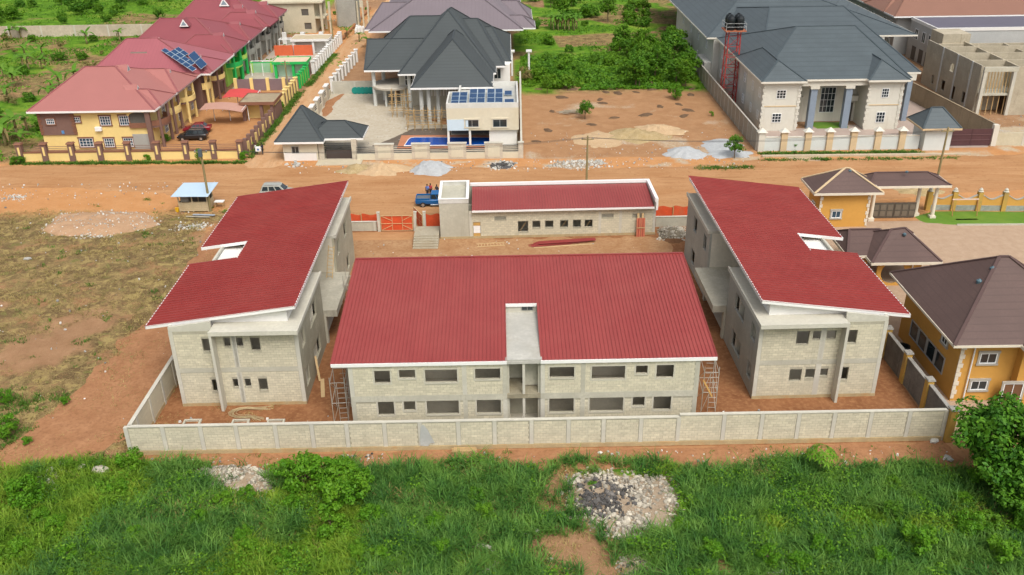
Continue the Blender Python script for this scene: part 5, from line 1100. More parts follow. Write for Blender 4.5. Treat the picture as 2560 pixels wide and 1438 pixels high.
def wave_fence():
    E = HB('fence', 'orange wave-topped garden wall with yellow pillars and stone base above the lawn', 'fence', 57, 105)
    xs = [51.6, 54.6, 57.6, 60.6, 63.6, 66.6, 69.6]; y0, y1 = 105.2, 103.9; yy = lambda x: y0 + (y1 - y0) * (x - 51.6) / 18
    for i, x in enumerate(xs):
        y = yy(x); p = E.box('pillar', M('ochre_paint'), x - .28, x + .28, y - .3, y + .3, 0, 2.4); E.put(MB().lathe([(.2, 2.4), (.34, 2.5), (.2, 2.62), (.24, 2.75), (.05, 2.95)], 10, (x, y)), 'pillar_lamp', concl, p)
        if i < len(xs) - 1:
            n = 8; mb = MB(); cp = MB(); sb = MB(); X2 = xs[i + 1]; f = lambda t: 2.0 - .55 * math.sin(math.pi * t) ** 1.5
            for k in range(n):
                a, b = k / n, (k + 1) / n; xa, xb = x + .28 + (X2 - x - .56) * a, x + .28 + (X2 - x - .56) * b
                mb.add([(xa, yy(xa) - .1, .7), (xb, yy(xb) - .1, .7), (xb, yy(xb) - .1, f(b)), (xa, yy(xa) - .1, f(a)), (xa, yy(xa) + .1, .7), (xb, yy(xb) + .1, .7), (xb, yy(xb) + .1, f(b)), (xa, yy(xa) + .1, f(a))], [(0, 1, 2, 3), (7, 6, 5, 4), (2, 6, 7, 3)])
                cp.bar((xa, yy(xa), f(a) + .04), (xb, yy(xb), f(b) + .04), .3, .08)
            E.put(mb, 'wall_panel', oc); E.put(cp, 'coping', M('grey_trim')); E.box('stone_base', M('stone_base', (.32, .34, .30), .9, .25, (.2, .22, .19), 2.5), x + .281, X2 - .281, min(yy(x), yy(X2)) - .06, max(yy(x), yy(X2)) + .16, 0, .698)
wave_fence()
sheet('lawn', [(49.5, 100.9), (53, 100.0), (84, 99.4), (84, 103.2), (52, 104.6), (49.2, 103)], .13, M('lawn_green'), .5, .25, .3)
lk = line_wall('kerb', 'grey stone kerb edging the lawn beside the paved yard', (53, 99.85), (84, 99.2), .22, .2, conc, None, None, cat='kerb')
# football-goal like frame on the lawn
Fg = HB('frame', 'rusty leaning metal frame with white top bar by the lawn wall', 'frame', 55, 103); pts = [onY(x, y, 103.2) for x, y in ((2345, 495), (2345, 535), (2398, 492), (2395, 535))]
xa, xb = 53.6, 56.6
for x in (xa, xb): Fg.put(MB().bar((x, 102.6, 0), (x + .1, 103.4, 2.0), .07), 'post', M('rust', (.35, .16, .07), .8, .2))
Fg.put(MB().bar((xa, 103.4, 2.0), (xb + .2, 103.4, 2.0), .12), 'top_bar', M('pale_pink', (.66, .5, .42), .7, .1)); Fg.put(MB().bar((xa, 101.6, .08), (xb - .4, 101.6, .08), .35, .1), 'seat_board', M('pale_pink'))
# gazebo
N_ = HB('gazebo', 'orange gazebo with moon-gate wall and umber hip roof in the paved yard', 'gazebo', 39, 86)
N_.hip(36.5, 43.6, 83.5, 91, 3.05, (39.4, 87.0), (41, 87.4), 5.2, br, cream2, bcap); N_.hip(34.6, 40, 85.2, 91.6, 3.1, (35.8, 88.8), (39, 88.8), 4.5, br, cream2, bcap)
mb = MB(); n = 20; cx_, cz_, rr = 39.2, 1.5, 1.25                       # wall with a round opening
ring = [(cx_ + rr * math.cos(2 * math.pi * k / n), cz_ + rr * math.sin(2 * math.pi * k / n)) for k in range(n)]; o_ = []
for k in range(n):
    c_, s_ = math.cos(2 * math.pi * k / n), math.sin(2 * math.pi * k / n); q = max(abs(c_) / 1.7, abs(s_) / 1.5); o_.append((cx_ + c_ / q, cz_ + s_ / q))
for k in range(n):
    a, b, c, d = ring[k], ring[(k + 1) % n], o_[(k + 1) % n], o_[k]
    for y, fl in ((84.3, 0), (84.5, 1)): v = [(p[0], y, p[1]) for p in (a, b, c, d)]; mb.add(v, [(0, 1, 2, 3)] if fl else [(3, 2, 1, 0)])
    mb.quad((a[0], 84.3, a[1]), (b[0], 84.3, b[1]), (b[0], 84.5, b[1]), (a[0], 84.5, a[1]))
N_.put(mb, 'moon_gate_wall', oc); N_.box('wall', oc, 40.92, 42.0, 84.3, 84.5, 0, 3.0); N_.box('wall', oc, 36.9, 37.1, 86, 90.5, 0, 3.0); N_.put(MB().tube((41.0, 84.1, 0), (41.0, 84.1, 2.9), .06), 'downpipe', white)
for x, y in ((43.0, 84.3), (43.0, 90), (37, 90.6)): N_.put(MB().tube((x, y, 0), (x, y, 3.0), .16), 'column', cream2)
N_.put(MB().lathe([(.16, 4.75), (.2, 4.95), (.05, 5.05)], 10, (40.6, 86.4)), 'roof_vent', M('vent_blue'))
tr_ = HB('timber_stack', 'loose heap of timber trestles beside the orange gazebo', 'timber', 44.6, 86); 
for k in range(9): a = random.uniform(-.6, .9); c = Vector((44.6 + random.uniform(-.9, .9), 86 + random.uniform(-.9, .9), .12 + .08 * k)); d = Vector((math.cos(a), math.sin(a), random.uniform(-.1, .25))); tr_.put(MB().bar(c - d * 1.3, c + d * 1.3, .12, .06), 'plank', timber)
# orange house
O = HB('house', 'two-storey orange house with a big umber shingle roof beside the mango tree', 'house', 42, 63)
O.box('wall', oc, 36.0, 46.4, 63.0, 74, 0, 5.85); O.box('porch_wall', oc, 40.6, 44, 62.2, 63, 0, 5.8)
O.hip(34.7, 47.6, 61.8, 75.2, 6.0, (40.4, 68.4), (41.2, 68.4), 10.6, br, cream2, bcap, .18, .2); O.hip(40.0, 46, 61.0, 68, 5.98, (43, 63.5), (43, 67), 7.8, br, cream2, bcap)
mb = MB()
for k in range(13): w_ = .4 if k % 2 else .25; mb.box(35.97, 36 + w_, 62.93, 63.0, .3 + k * .42, .68 + k * .42)
O.put(mb, 'quoin', cream2)
pw(O, 63.0, [(2048, 525, 2150, 597), (1980, 722, 2080, 787)], (1740, 700), .34775, wfr, GL, 2, 1, M('grey_trim'))
x_, z_ = onY(1740 + 1990 * .34775, 700 + 560 * .34775, 62.9); O.put(MB().tube((x_, 62.85, .1), (x_, 62.85, 5.8), .06), 'downpipe', white)
for x_ in (44.5,):
    for z_ in (1.0, 3.9): O.window('y', 63.0, x_, x_ + 1.5, z_, z_ + 1.2, wfr, GL, 2, 1, M('grey_trim'))
x_ = onY(1740 + 2200 * .34775, 700 + 800 * .34775, 62.2)[0]; O.window('y', 62.2, x_, x_ + 1.6, 0, 2.2, wfr, M('door_brown', (.16, .08, .04), .5, .1), 2, 1, M('grey_trim'), nm='door')
O.window('x', 36.0, 65.2, 66.2, 3.9, 5.1, wfr, GL, 2, 1, M('grey_trim'), -1)
for k in range(4): O.window('x', 36.0, 65.0 + k * 1.75, 66.6 + k * 1.75, 1.3, 2.9, M('alu'), GL, 1, 1, None, -1)
for x, y in ((39.6, 67.6), (38.4, 67.0)): O.put(MB().lathe([(.18, 8.6 if x < 39 else 9.4), (.24, 9.1 if x < 39 else 9.95), (.06, 9.25 if x < 39 else 10.1)], 10, (x, y)), 'roof_vent', M('vent_blue'))
bd = HB('barrel', 'black open barrel against the dark boundary wall by the orange house', 'barrel', 34.6, 69.8); bd.put(MB().lathe([(.55, .05), (.6, .1), (.6, 1.3), (.63, 1.35), (.5, 1.35), (.5, 1.0)], 18, (34.6, 69.8)), 'shell', blackp)

# ================================================================== SITE THINGS
def gp(px, py, z=0): return G(px, py, z)
def sgz(p): return float(gz(np.array([p.x]), np.array([p.y]))[0])
# gate with orange net in timber frames
def net_gate(label, x, y, w, h, a, group=None):
    E = thing('site_gate', label, 'gate', (x, y, 0), a, group)
    MB().box(0, w, .02, .035, .15, h).build('net', orangenet, E); t = .09
    for p, q in (((0, 0, .1), (0, 0, h)), ((w, 0, .1), (w, 0, h)), ((0, 0, .12), (w, 0, .12)), ((0, 0, h), (w, 0, h)), ((0, 0, h / 2), (w, 0, h / 2)), ((w * .36, 0, .1), (w * .36, 0, h)), ((w * .68, 0, .1), (w * .68, 0, h)), ((0, 0, h), (w * .36, 0, h * .68)), ((0, 0, .15), (w * .36, 0, h * .4)), ((w, 0, h), (w * .68, 0, h * .68)), ((w, 0, .15), (w * .68, 0, h * .4))):
        MB().bar(p, q, t, .05).build('frame_bar', M('pale_timber', (.58, .42, .22), .8, .15), E)
gy = 100.7
net_gate('closed timber-framed gate leaf covered with orange net', -15.5, gy, 3.75, 2.0, 0); net_gate('open timber-framed gate leaf covered with orange net', -10.55, gy, 3.0, 2.0, 2.0)
for x, l in ((-15.75, 'concrete gate post joining the low wall'), (-11.5, 'leaning concrete gate post between the closed and open gate leaves'), (-10.3, 'concrete gate post beside the corner room')):
    E = thing('gate_post', l, 'post', (x, gy, 0)); E.rotation_euler = (0, .05 if x == -11.5 else 0, 0); MB().box(-.16, .16, -.16, .16, 0, 2.45).build('shaft', concl, E); MB().box(-.19, .19, -.19, .19, 2.453, 2.5).build('cap', concl, E)
def net_fence(label, pts, h, g=None):
    E = thing('net_barrier', label, 'barrier', (pts[0][0], pts[0][1], 0)); o = Vector((pts[0][0], pts[0][1], 0)); mb = MB()
    for (x0, y0), (x1, y1) in zip(pts[:-1], pts[1:]):
        n = 6
        for k in range(n):
            a, b = k / n, (k + 1) / n; ha, hb = h * (1 + .06 * math.sin(7 * a + x0)), h * (1 + .06 * math.sin(7 * b + x0)); xa, xb, ya, yb = x0 + (x1 - x0) * a, x0 + (x1 - x0) * b, y0 + (y1 - y0) * a, y0 + (y1 - y0) * b
            mb.quad(*[Vector(v) - o for v in ((xa, ya, .1), (xb, yb, .1), (xb, yb + .05, hb), (xa, ya + .05, ha))])
    mb.build('net', orangenet, E)
    for x, y in pts: MB().box(x - .05 - o.x, x + .05 - o.x, y - .1 - o.y, y - .02 - o.y, 0, h + .15).build('stake', timber, E)
net_fence('orange net barrier on stakes behind the low gate wall', [(-20.4, 102.0), (-18, 102.0), (-15.9, 101.9)], 1.7); net_fence('orange net barrier between the gate and the corner room', [(-10.2, 101.0), (-8.4, 100.9)], 2.0); net_fence('orange net barrier behind the rubble stone heap', [(17.2, 102.6), (19.6, 102.6), (22, 102.8)], 1.9)
# steps and retaining edge
E = thing('steps', 'concrete steps leading down beside the corner room', 'steps', (-11.3, 95.2, 0))
for k in range(6): MB().box(0, 2.9, k * .42, 4.9 if k == 5 else (k + 1) * .42 - .004, 0, .14 * (k + 1)).build('step', M('step_conc', (.40, .36, .27), .9, .2, (.33, .27, .18), .8), E)
sheet('terrace_edge', [(-20, 97.6), (-11.4, 97.7), (-11.4, 100.6), (-20, 100.6)], .12, road_m, .4, .25, .35)
# scaffolds
def scaffold(label, px, py, w, d, h, rz):
    p = G(px, py); E = thing('scaffold', label, 'scaffold', (p.x, p.y, 0), rz); n = int(h / 1.9)
    for x in (0, w):
        for y in (0, d): MB().tube((x, y, 0), (x, y, h), .032, n=6).build('standard', steel, E)
    for k in range(1, n + 1):
        z = k * 1.9
        for x in (0, w): MB().tube((x, 0, z), (x, d, z), .028, n=6).build('transom', steel, E)
        for y in (0, d): MB().tube((0, y, z), (w, y, z), .028, n=6).build('ledger', steel, E)
        for q in range(1, 4): MB().tube((w * .45, 0, z - q * .48), (w, 0, z - q * .48), .022, n=6).build('rung', steel, E); MB().tube((w * .45, d, z - q * .48), (w, d, z - q * .48), .022, n=6).build('rung', steel, E)
        MB().tube((w * .45, 0, z - 1.9), (w * .45, 0, z), .022, n=6).build('ladder_post', steel, E)
        MB().tube((0, 0, z - 1.85), (w * .45, 0, z - .1), .022, n=6).build('brace', steel, E); MB().tube((0, d, z - 1.85), (0, 0, z), .022, n=6).build('brace', steel, E); MB().tube((w, 0, z - 1.85), (w, d, z), .022, n=6).build('brace', steel, E)
    return E
scaffold('steel frame scaffold at the corner of the notched-roof building facing the bent rods', 836, 1058, 1.15, 2.2, 4.3, .06); scaffold('steel frame scaffold with an orange plank beside the notched-roof building', 1752, 1030, 1.15, 2.2, 4.3, -.05)
scaffold('taller inner steel scaffold against the end wall facing the entrance canopy', 866, 1010, .9, 1.8, 5.2, .05); scaffold('rear steel scaffold half hidden by the notched roof', 868, 800, 1.0, 2.0, 4.8, .05)
E = thing('plank', 'orange timber plank lying across the scaffold top', 'plank', (14.9, 60.6, 0)); MB().bar((0, 0, 3.9), (.75, -.2, 2.5), .26, .05).build('board', M('plywood'), E)
def plank_thing(label, p, q, w, h, m=timber, cat='plank', z0=0.06):
    p, q = Vector(p), Vector(q); E = thing('plank', label, cat, (p.x, p.y, 0)); d = q - p; MB().bar((0, 0, p.z), (d.x, d.y, q.z), w, h).build('board', m, E); return E
a, b = G(806, 950), G(808, 995); plank_thing('pale timber plank lying on the red earth by the scaffold', (a.x, a.y, .09), (b.x, b.y, .09), .32, .06, M('pale_timber'))
a = G(800, 955); plank_thing('timber prop leaning against the end wall facing the scaffold', (-17.1, 68.0, 2.2), (a.x, a.y, .1), .18, .08, M('pale_timber'))
# bent rods
def rods():
    p = G(615, 1035); E = thing('rod_bundle', 'bundle of bent bamboo rods on the red earth near the fin', 'rods', (p.x, p.y, 0)); rm = M('rod', (.46, .36, .2), .8, .25)
    for k in range(11):
        mb = MB(); r = random.uniform(.6, 1.35); pts = []
        for t in range(9): a = math.pi * (.35 + 1.3 * t / 8); pts.append((1.1 * r * math.cos(a) + random.uniform(-.04, .04), .62 * r * math.sin(a), .07 + .015 * k))
        pts = [(1.4 + random.uniform(0, .7), pts[0][1] * .7 + random.uniform(.1, .6), .06)] + pts + [(.9 + random.uniform(0, .8), pts[-1][1] - random.uniform(0, .5), .06)]
        for u, v in zip(pts[:-1], pts[1:]): mb.tube(u, v, .02, n=5)
        mb.build('rod', rm, E)
rods()
def ladder(label, p, q, w=.5, n=10, m=timber, flat=False):
    p, q = Vector(p), Vector(q); E = thing('ladder', label, 'ladder', (p.x, p.y, 0)); o = Vector((p.x, p.y, 0)); d = (q - p).normalized(); s = Vector((-d.y, d.x, 0)).normalized() if (abs(d.x) + abs(d.y)) > .05 else Vector((0, 1, 0))
    for k in (-1, 1): MB().bar(p - o + s * (k * w / 2), q - o + s * (k * w / 2), .07, .05).build('rail', m, E)
    for i in range(n): c = p + (q - p) * ((i + .5) / n) - o; MB().bar(c - s * w / 2, c + s * w / 2, .05, .05).build('rung', m, E)
a, b = G(1192, 616), G(1262, 612); ladder('wooden ladder lying on the ground before the long low building', (a.x, a.y, .12), (b.x, b.y, .12), .8, 9, M('pale_timber'))
ladder('wooden ladder leaning in the recessed entrance above the canopy slab', (-17.9, 80.6, 3.6), (-17.6, 81.7, 6.6), .6, 9, M('pale_timber'))
def sheetpile():
    a, b = G(1322, 618), G(1478, 607); E = thing('roof_sheet_stack', 'stack of leftover red roof sheets lying before the long low building', 'roof sheets', (a.x, a.y, 0), math.atan2(b.y - a.y, b.x - a.x)); L = (b - a).length
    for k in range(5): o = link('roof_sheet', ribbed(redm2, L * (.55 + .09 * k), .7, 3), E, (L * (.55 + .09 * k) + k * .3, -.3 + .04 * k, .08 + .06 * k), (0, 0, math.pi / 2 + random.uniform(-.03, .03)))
    MB().bar((0.5, -.5, .06), (L, -.55, .06), .2, .08).build('batten', M('pale_timber'), E)
sheetpile()
E = thing('formwork_panel', 'red shuttering panel propped against the long low building', 'panel', (14.6, 97.9, 0)); E.rotation_euler = (-.12, 0, .02); fm_ = M('shutter_red', (.50, .16, .09), .8, .15)
for x in (0, .52):
    MB().box(x, x + .48, 0, .05, .05, 2.3).build('board', fm_, E); MB().box(x + .2, x + .28, -.05, -.003, .05, 2.25).build('batten', M('shutter_dark', (.33, .06, .04), .8, .1), E); MB().box(x + .06, x + .3, 0, .05, 2.303, 2.9).build('stub', M('pale_timber'), E)
MB().box(0, 1.0, -.09, -.053, 1.1, 1.18).build('cross_bar', M('pale_timber'), E)
# ---- stones and heaps
def stone_mesh(seed, mat):
    r = random.Random(seed); bm = bmesh.new(); bmesh.ops.create_icosphere(bm, subdivisions=1, radius=.5)
    for v in bm.verts: v.co = Vector((v.co.x * r.uniform(.8, 1.25), v.co.y * r.uniform(.6, 1.0), v.co.z * r.uniform(.45, .85)))
    me = bpy.data.meshes.new('stone'); bm.to_mesh(me); bm.free(); me.materials.append(mat); return me
stm = M('rubble_stone', (.46, .42, .34), .95, .25, None, 1.0, island=.45); stw = M('white_rubble', (.56, .55, .50), .95, .2, None, 1.0, island=.4); std = M('burnt_rubble', (.10, .095, .09), .95, .4, (.3, .28, .25), 2.5, island=.4)
STM = {m.name: [stone_mesh(k, m) for k in range(5)] for m in (stm, stw, std)}
def small_bits(mb, x, y, z, s, r):
    a = r.uniform(0, 6.28); c, s_ = math.cos(a), math.sin(a); w, l, h = s * r.uniform(.5, 1), s * r.uniform(.6, 1.2), s * r.uniform(.3, .8)
    V = []
    for zz, k in ((0, 1), (h, .75)):
        for i, j in ((-1, -1), (1, -1), (1, 1), (-1, 1)): px_, py_ = i * w / 2 * k * r.uniform(.7, 1.1), j * l / 2 * k * r.uniform(.7, 1.1); V.append((x + px_ * c - py_ * s_, y + px_ * s_ + py_ * c, z + zz + r.uniform(-.1, .1) * s))
    mb.add(V, [(4, 5, 6, 7), (0, 1, 5, 4), (1, 2, 6, 5), (2, 3, 7, 6), (3, 0, 4, 7)])
def heap(name, label, cat, poly, hmax, nbig, nsmall, mat, smax=.45, base=None, dens=None, ssm=.16, seed=1, burnt=None):
    r = random.Random(seed); nr = np.random.default_rng(seed); P = np.array(poly); c = P.mean(0); E = thing(name, label, cat, (c[0], c[1], 0))
    def hz(x, y, d): return gz(x, y) + np.clip(d / 2.2, 0, 1) ** .7 * hmax * (.4 + 1.2 * fbm(x, y, 1.6, 3, seed))
    n = (nbig + nsmall) * 5 + 200; x = nr.uniform(P[:, 0].min() - .4, P[:, 0].max() + .4, n); y = nr.uniform(P[:, 1].min() - .4, P[:, 1].max() + .4, n); d = sdist(x, y, poly)
    k = (d > -1.1 * nr.random(n) ** 3) & (fbm(x, y, 1.1, 3, seed + 40) + .12 * nr.normal(0, 1, n) > .43 - .08 * (nbig < 40)); x, y, d = x[k], y[k], d[k]; zz = hz(x, y, d)
    bn = np.zeros(len(x), bool) if not burnt else np.hypot((x - burnt[0]) / 1.3, y - burnt[1]) < burnt[2] * nr.uniform(.25, 1.15, len(x))
    if base:
        res = .3; gx = np.arange(P[:, 0].min() - .5, P[:, 0].max() + .5, res); gy = np.arange(P[:, 1].min() - .5, P[:, 1].max() + .5, res); X, Y = np.meshgrid(gx, gy); dd = sdist(X, Y, poly) + .9 * (fbm(X, Y, 1.3, 3, seed + 5) - .5)
        Zm = hz(X, Y, dd) - .06 * (dd < .1)
        i = np.arange(X.size).reshape(X.shape); q = np.stack([i[:-1, :-1], i[:-1, 1:], i[1:, 1:], i[1:, :-1]], -1).reshape(-1, 4); q = q[(dd.ravel()[q] > -.25).any(1)]; used, inv = np.unique(q, return_inverse=True)
        np_mesh('mound', np.stack([X.ravel() - c[0], Y.ravel() - c[1], Zm.ravel()], 1)[used], inv.reshape(-1, 4), base, E, True)
    nb = min(nbig, len(x))
    for k in range(nb):
        s = smax * (.28 + .8 * r.random() ** 2.2); mm = std if bn[k] else mat
        link('stone', STM[mm.name][k % 5], E, (x[k] - c[0], y[k] - c[1], zz[k] + s * .1), (r.uniform(-.5, .5), r.uniform(-.5, .5), r.uniform(0, 6.3)), s)
    if nsmall:
        mb = MB(); mbd = MB()
        for k in range(nb, min(nb + nsmall, len(x))): small_bits(mbd if bn[k] else mb, x[k] - c[0], y[k] - c[1], zz[k] - .02, ssm * (.35 + 1.3 * r.random() ** 2), r)
        tag(mb.build('gravel', mat, E), kind='stuff')
        if mbd.v: tag(mbd.build('ash', std, E), kind='stuff')
    return E
rubb = dirt('rubble_ground', (.28, .21, .14), (.38, .31, .23), (.22, .16, .10), 1.2)
bp = G(1490, 1258)
heap('rubble_heap', 'wide spread of broken block rubble in the tall grass with a burnt patch', 'rubble', RUB, .5, 300, 2000, stm, .6, rubb, ssm=.19, seed=3, burnt=(bp.x, bp.y, 2.4))
heap('rubble_heap', 'bank of pale broken rubble below the boundary wall corner', 'rubble', RUB2, .45, 150, 800, stm, .4, rubb, ssm=.16, seed=4)
heap('rubble_heap', 'small strip of pale rubble at the edge of the dirt track', 'rubble', gpoly((75, 1200), (150, 1160), (170, 1170), (120, 1215), (85, 1222)), .35, 60, 250, stw, .4, rubb, seed=5)
heap('rubble_heap', 'scatter of pale rubble and straw with ash in the meadow', 'rubble', gpoly((1540, 1400), (1600, 1375), (1660, 1400), (1680, 1445), (1560, 1460)), .3, 60, 400, stm, .35, rubb, seed=6, burnt=(G(1575, 1430).x, G(1575, 1430).y, .9))
heap('rubble_heap', 'pale rubble patch half buried at the meadow edge', 'rubble', gpoly((1930, 1405), (1990, 1400), (2015, 1440), (1930, 1470), (1905, 1440)), .3, 50, 200, stw, .35, rubb, seed=8)
heap('stone_heap', 'heap of square rubble stones behind the long low building', 'rubble', [(17.2, 97.0), (20.6, 97.4), (20.4, 100.2), (17.4, 100.4)], 1.2, 150, 80, stm, .62, M('rubble_dark', (.2, .17, .12), .95, .2), seed=9)
heap('soil_heap', 'long pale pink soil bank strewn with white litter in the dry field', 'soil', gpoly((105, 575), (150, 535), (280, 528), (375, 535), (400, 560), (330, 580), (260, 592), (150, 590)), .55, 90, 420, stw, .32, dirt('pink_soil', (.36, .215, .125), (.47, .31, .19), (.33, .22, .13), .9), ssm=.14, seed=10)
heap('rubble_heap', 'line of broken stones along the lot frontage beside the utility pole', 'rubble', gpoly((1365, 415), (1400, 402), (1510, 402), (1515, 413), (1430, 422)), .3, 60, 300, stw, .5, rubb, ssm=.25, seed=11)
heap('litter_heap', 'heap of dark and pale litter outside the pool fence', 'litter', gpoly((1225, 412), (1260, 405), (1290, 410), (1270, 424), (1235, 425)), .5, 40, 200, stw, .5, M('litter_dark', (.09, .09, .09), .9, .4), ssm=.25, seed=12, burnt=(G(1250, 416).x, G(1250, 416).y, 1.2))
heap('sack_heap', 'pile of white sacks beside the charcoal gatehouse', 'sacks', gpoly((718, 412), (740, 405), (752, 412), (735, 420)), .4, 26, 0, stw, .8, None, seed=13)
for pp_, l_, sd in (((480, 565), 'litter and grey debris scattered at the edge of the dry field', 14), ((245, 585), 'white litter patch on the flank of the soil bank', 15), ((20, 495), 'pale debris patch at the roadside by the dry field', 16), ((1760, 1235), 'rubble scatter along the footpath by the stepped wall', 17)):
    c = G(*pp_); heap('litter_heap', l_, 'litter', [(c.x - 2.2, c.y - .8), (c.x + 1.5, c.y - 1), (c.x + 2.4, c.y + .6), (c.x - 1, c.y + 1.1)], .12, 24, 160, stw, .32, None, ssm=.16, seed=sd)
# scattered bits
for i, (px, py, s, m_) in enumerate([(1500, 1133, .45, stw), (1520, 1130, .4, stw), (1545, 1133, .4, stw), (1310, 1330, .6, stw), (1345, 1327, .5, stw), (1375, 1398, .6, stm), (1340, 1432, .7, stm), (255, 1180, 1.6, stm), (205, 1172, .9, stm), (1275, 1400, 1.2, stw), (2335, 1105, .9, stw), (2370, 1150, 1.0, stw), (70, 648, 1.0, stw), (2190, 1150, .5, std)]):
    p = G(px, py); o = link('stone', STM[m_.name][i % 5], None, (p.x, p.y, sgz(p) + s * .15), (0, 0, i * 1.3), (s, s * .8, s * .6)); tag(o, ['broken block beside the boundary wall foot', 'pale stone lying in the meadow', 'pale boulder half sunk at the field edge', 'dark lump on the footpath'][0 if i < 3 else 1 if i < 7 else 2 if m_ is not std else 3], 'stone', 'loose stones lying about')
E = thing('curved_kerb_stones', 'arc of pale kerb blocks lying in the meadow', 'kerb', (*G(1195, 1405)[:2], 0)); c = G(1195, 1405)
for k in range(9): a = R(100 - 22 * k); MB().obox((1.25 * math.cos(a), 1.25 * math.sin(a), sgz(c) + .25), (-math.sin(a), math.cos(a), 0), .3, .35, .44).build('kerb_block', conc, E)
for k in range(3): MB().box(-1.2 + .5 * k, -.8 + .5 * k, -1.9 - .2 * k, -1.6 - .2 * k, sgz(c), sgz(c) + .3).build('kerb_block', conc, E)
c = G(1230, 1312) ; 
# sand and gravel heaps
def cone(label, px, py, rx, ry, h, m, seed, cat='heap', name='sand_heap', pk=.8):
    c = G(px, py); E = thing(name, label, cat, (c.x, c.y, 0)); n, k = 48, 16; V = []; F = []
    for i in range(k + 1):
        t = i / k
        for j in range(n):
            a = 2 * math.pi * j / n; wob = 1 + .5 * (float(fbm(np.array([math.cos(a) * 2.2 + seed]), np.array([math.sin(a) * 2.2]), 1, 4, seed)[0]) - .5) * 2
            x, y = rx * t * wob * math.cos(a), ry * t * wob * math.sin(a); z = h * (1 - t ** pk) * (1 if t < 1 else 0) + .75 * h * (float(fbm(np.array([x]), np.array([y]), 1.5, 4, seed + 3)[0]) - .5) * (1 - t * t) + .3 * h * (float(fbm(np.array([x]), np.array([y]), .45, 3, seed + 8)[0]) - .5) * (1 - t ** 3)
            V.append((x, y, z + sgz(c) - (.06 if i == k else 0)))
    for i in range(k):
        for j in range(n): F.append((i * n + j, (i + 1) * n + j, (i + 1) * n + (j + 1) % n, i * n + (j + 1) % n))
    MB().add(V, F).build('mound', m, E, True)
sandm = dirt('sand', (.44, .30, .17), (.54, .40, .25), (.36, .27, .16), 1.1); gravm = dirt('gravel', (.36, .38, .39), (.46, .48, .49), (.29, .30, .30), 2.5); oliv = dirt('weedy_sand', (.34, .25, .12), (.46, .36, .21), (.25, .20, .09), 1.2)
cone('tan sand heap on the roadside before the stone-clad fence', 957, 428, 3.6, 2.6, 1.5, sandm, 1); cone('grey gravel heap on the roadside before the stone-clad fence', 1072, 425, 3.1, 2.6, 1.6, gravm, 2, name='gravel_heap', pk=1.2); cone('weedy soil heap beside the concrete apron', 893, 424, 3.0, 2.0, .9, oliv, 3, name='soil_heap')
cone('weedy sand mound in the middle of the bare lot', 1590, 338, 4.6, 3.6, 1.2, oliv, 4); cone('pale sand heap behind the weedy mound on the bare lot', 1648, 328, 4.6, 3.0, 1.1, sandm, 5); cone('wide pale sand spread on the bare lot', 1500, 345, 5.0, 5, .55, sandm, 6)
cone('blue-grey gravel heap at the front of the bare lot', 1712, 385, 3.3, 2.6, 1.0, gravm, 7, name='gravel_heap', pk=1.3); cone('low grey gravel spread by the panelled plot wall', 1808, 362, 3.4, 3.2, .45, gravm, 8, name='gravel_heap', pk=1.4); cone('flat grey gravel patch beside the young roadside tree', 1825, 385, 3.6, 1.9, .5, gravm, 9, name='gravel_heap', pk=1.4)
cone('brown soil heap on the yard by the rubble stones', 1682, 603, 1.3, 1.0, .5, dirt('brown_soil', (.16, .08, .04), (.22, .11, .055), (.13, .07, .035), 1.5), 10, name='soil_heap'); cone('brown earth heap behind the bronze gate', 2300, 478, 3.0, 1.8, .9, oliv, 12, name='soil_heap')
# small dark weed piles on the lot
wpm = dirt('weed_ash', (.11, .07, .045), (.17, .11, .065), (.08, .055, .04), 2.0)
for i, (px, py) in enumerate(((1345, 222), (1432, 224), (1460, 222), (1542, 220), (1545, 234), (1515, 231), (1590, 231), (1405, 243), (1628, 207), (1630, 224), (1730, 222), (1725, 238), (1650, 267), (1697, 262), (1720, 277), (1507, 260), (1535, 293), (1615, 288), (1710, 290), (1500, 250), (1380, 278), (1370, 325), (1480, 310), (1340, 352))):
    c = G(px, py); E = thing('weed_pile', 'low dark pile of raked weeds on the bare lot', 'weed pile', (c.x, c.y, sgz(c)), i * .4, 'raked weed piles on the bare lot'); s_ = .7 + .5 * ((i * 37) % 10) / 10
    V = [(0, 0, .3 * s_)]; F = []; rd_ = random.Random(i)
    for q, (k_, z_) in enumerate(((.5, .2), (1, -.04))):
        for j in range(14): a = 2 * math.pi * j / 14; w_ = k_ * rd_.uniform(.75, 1.25); V.append((1.25 * s_ * w_ * math.cos(a), .7 * s_ * w_ * math.sin(a), z_ * s_))
    F = [(0, 1 + j, 1 + (j + 1) % 14) for j in range(14)] + [(1 + j, 15 + j, 15 + (j + 1) % 14, 1 + (j + 1) % 14) for j in range(14)]; MB().add(V, F).build('mound', wpm, E, True)
# stick pile
c = G(1432, 285); E = thing('stick_pile', 'pile of grey dry sticks beside the small lot tree', 'sticks', (c.x, c.y, 0)); skm = M('dry_stick', (.40, .36, .28), .9, .2)
for k in range(34): a = random.gauss(-.35, .35); d = Vector((math.cos(a), math.sin(a), random.uniform(-.05, .12))); q = Vector((random.uniform(-1.8, 1.6), random.uniform(-.7, .7), .1 + random.uniform(0, .5))); MB().tube(q - d * random.uniform(.7, 1.4), q + d * random.uniform(.7, 1.4), .045, .025, 5).build('stick', skm, E)
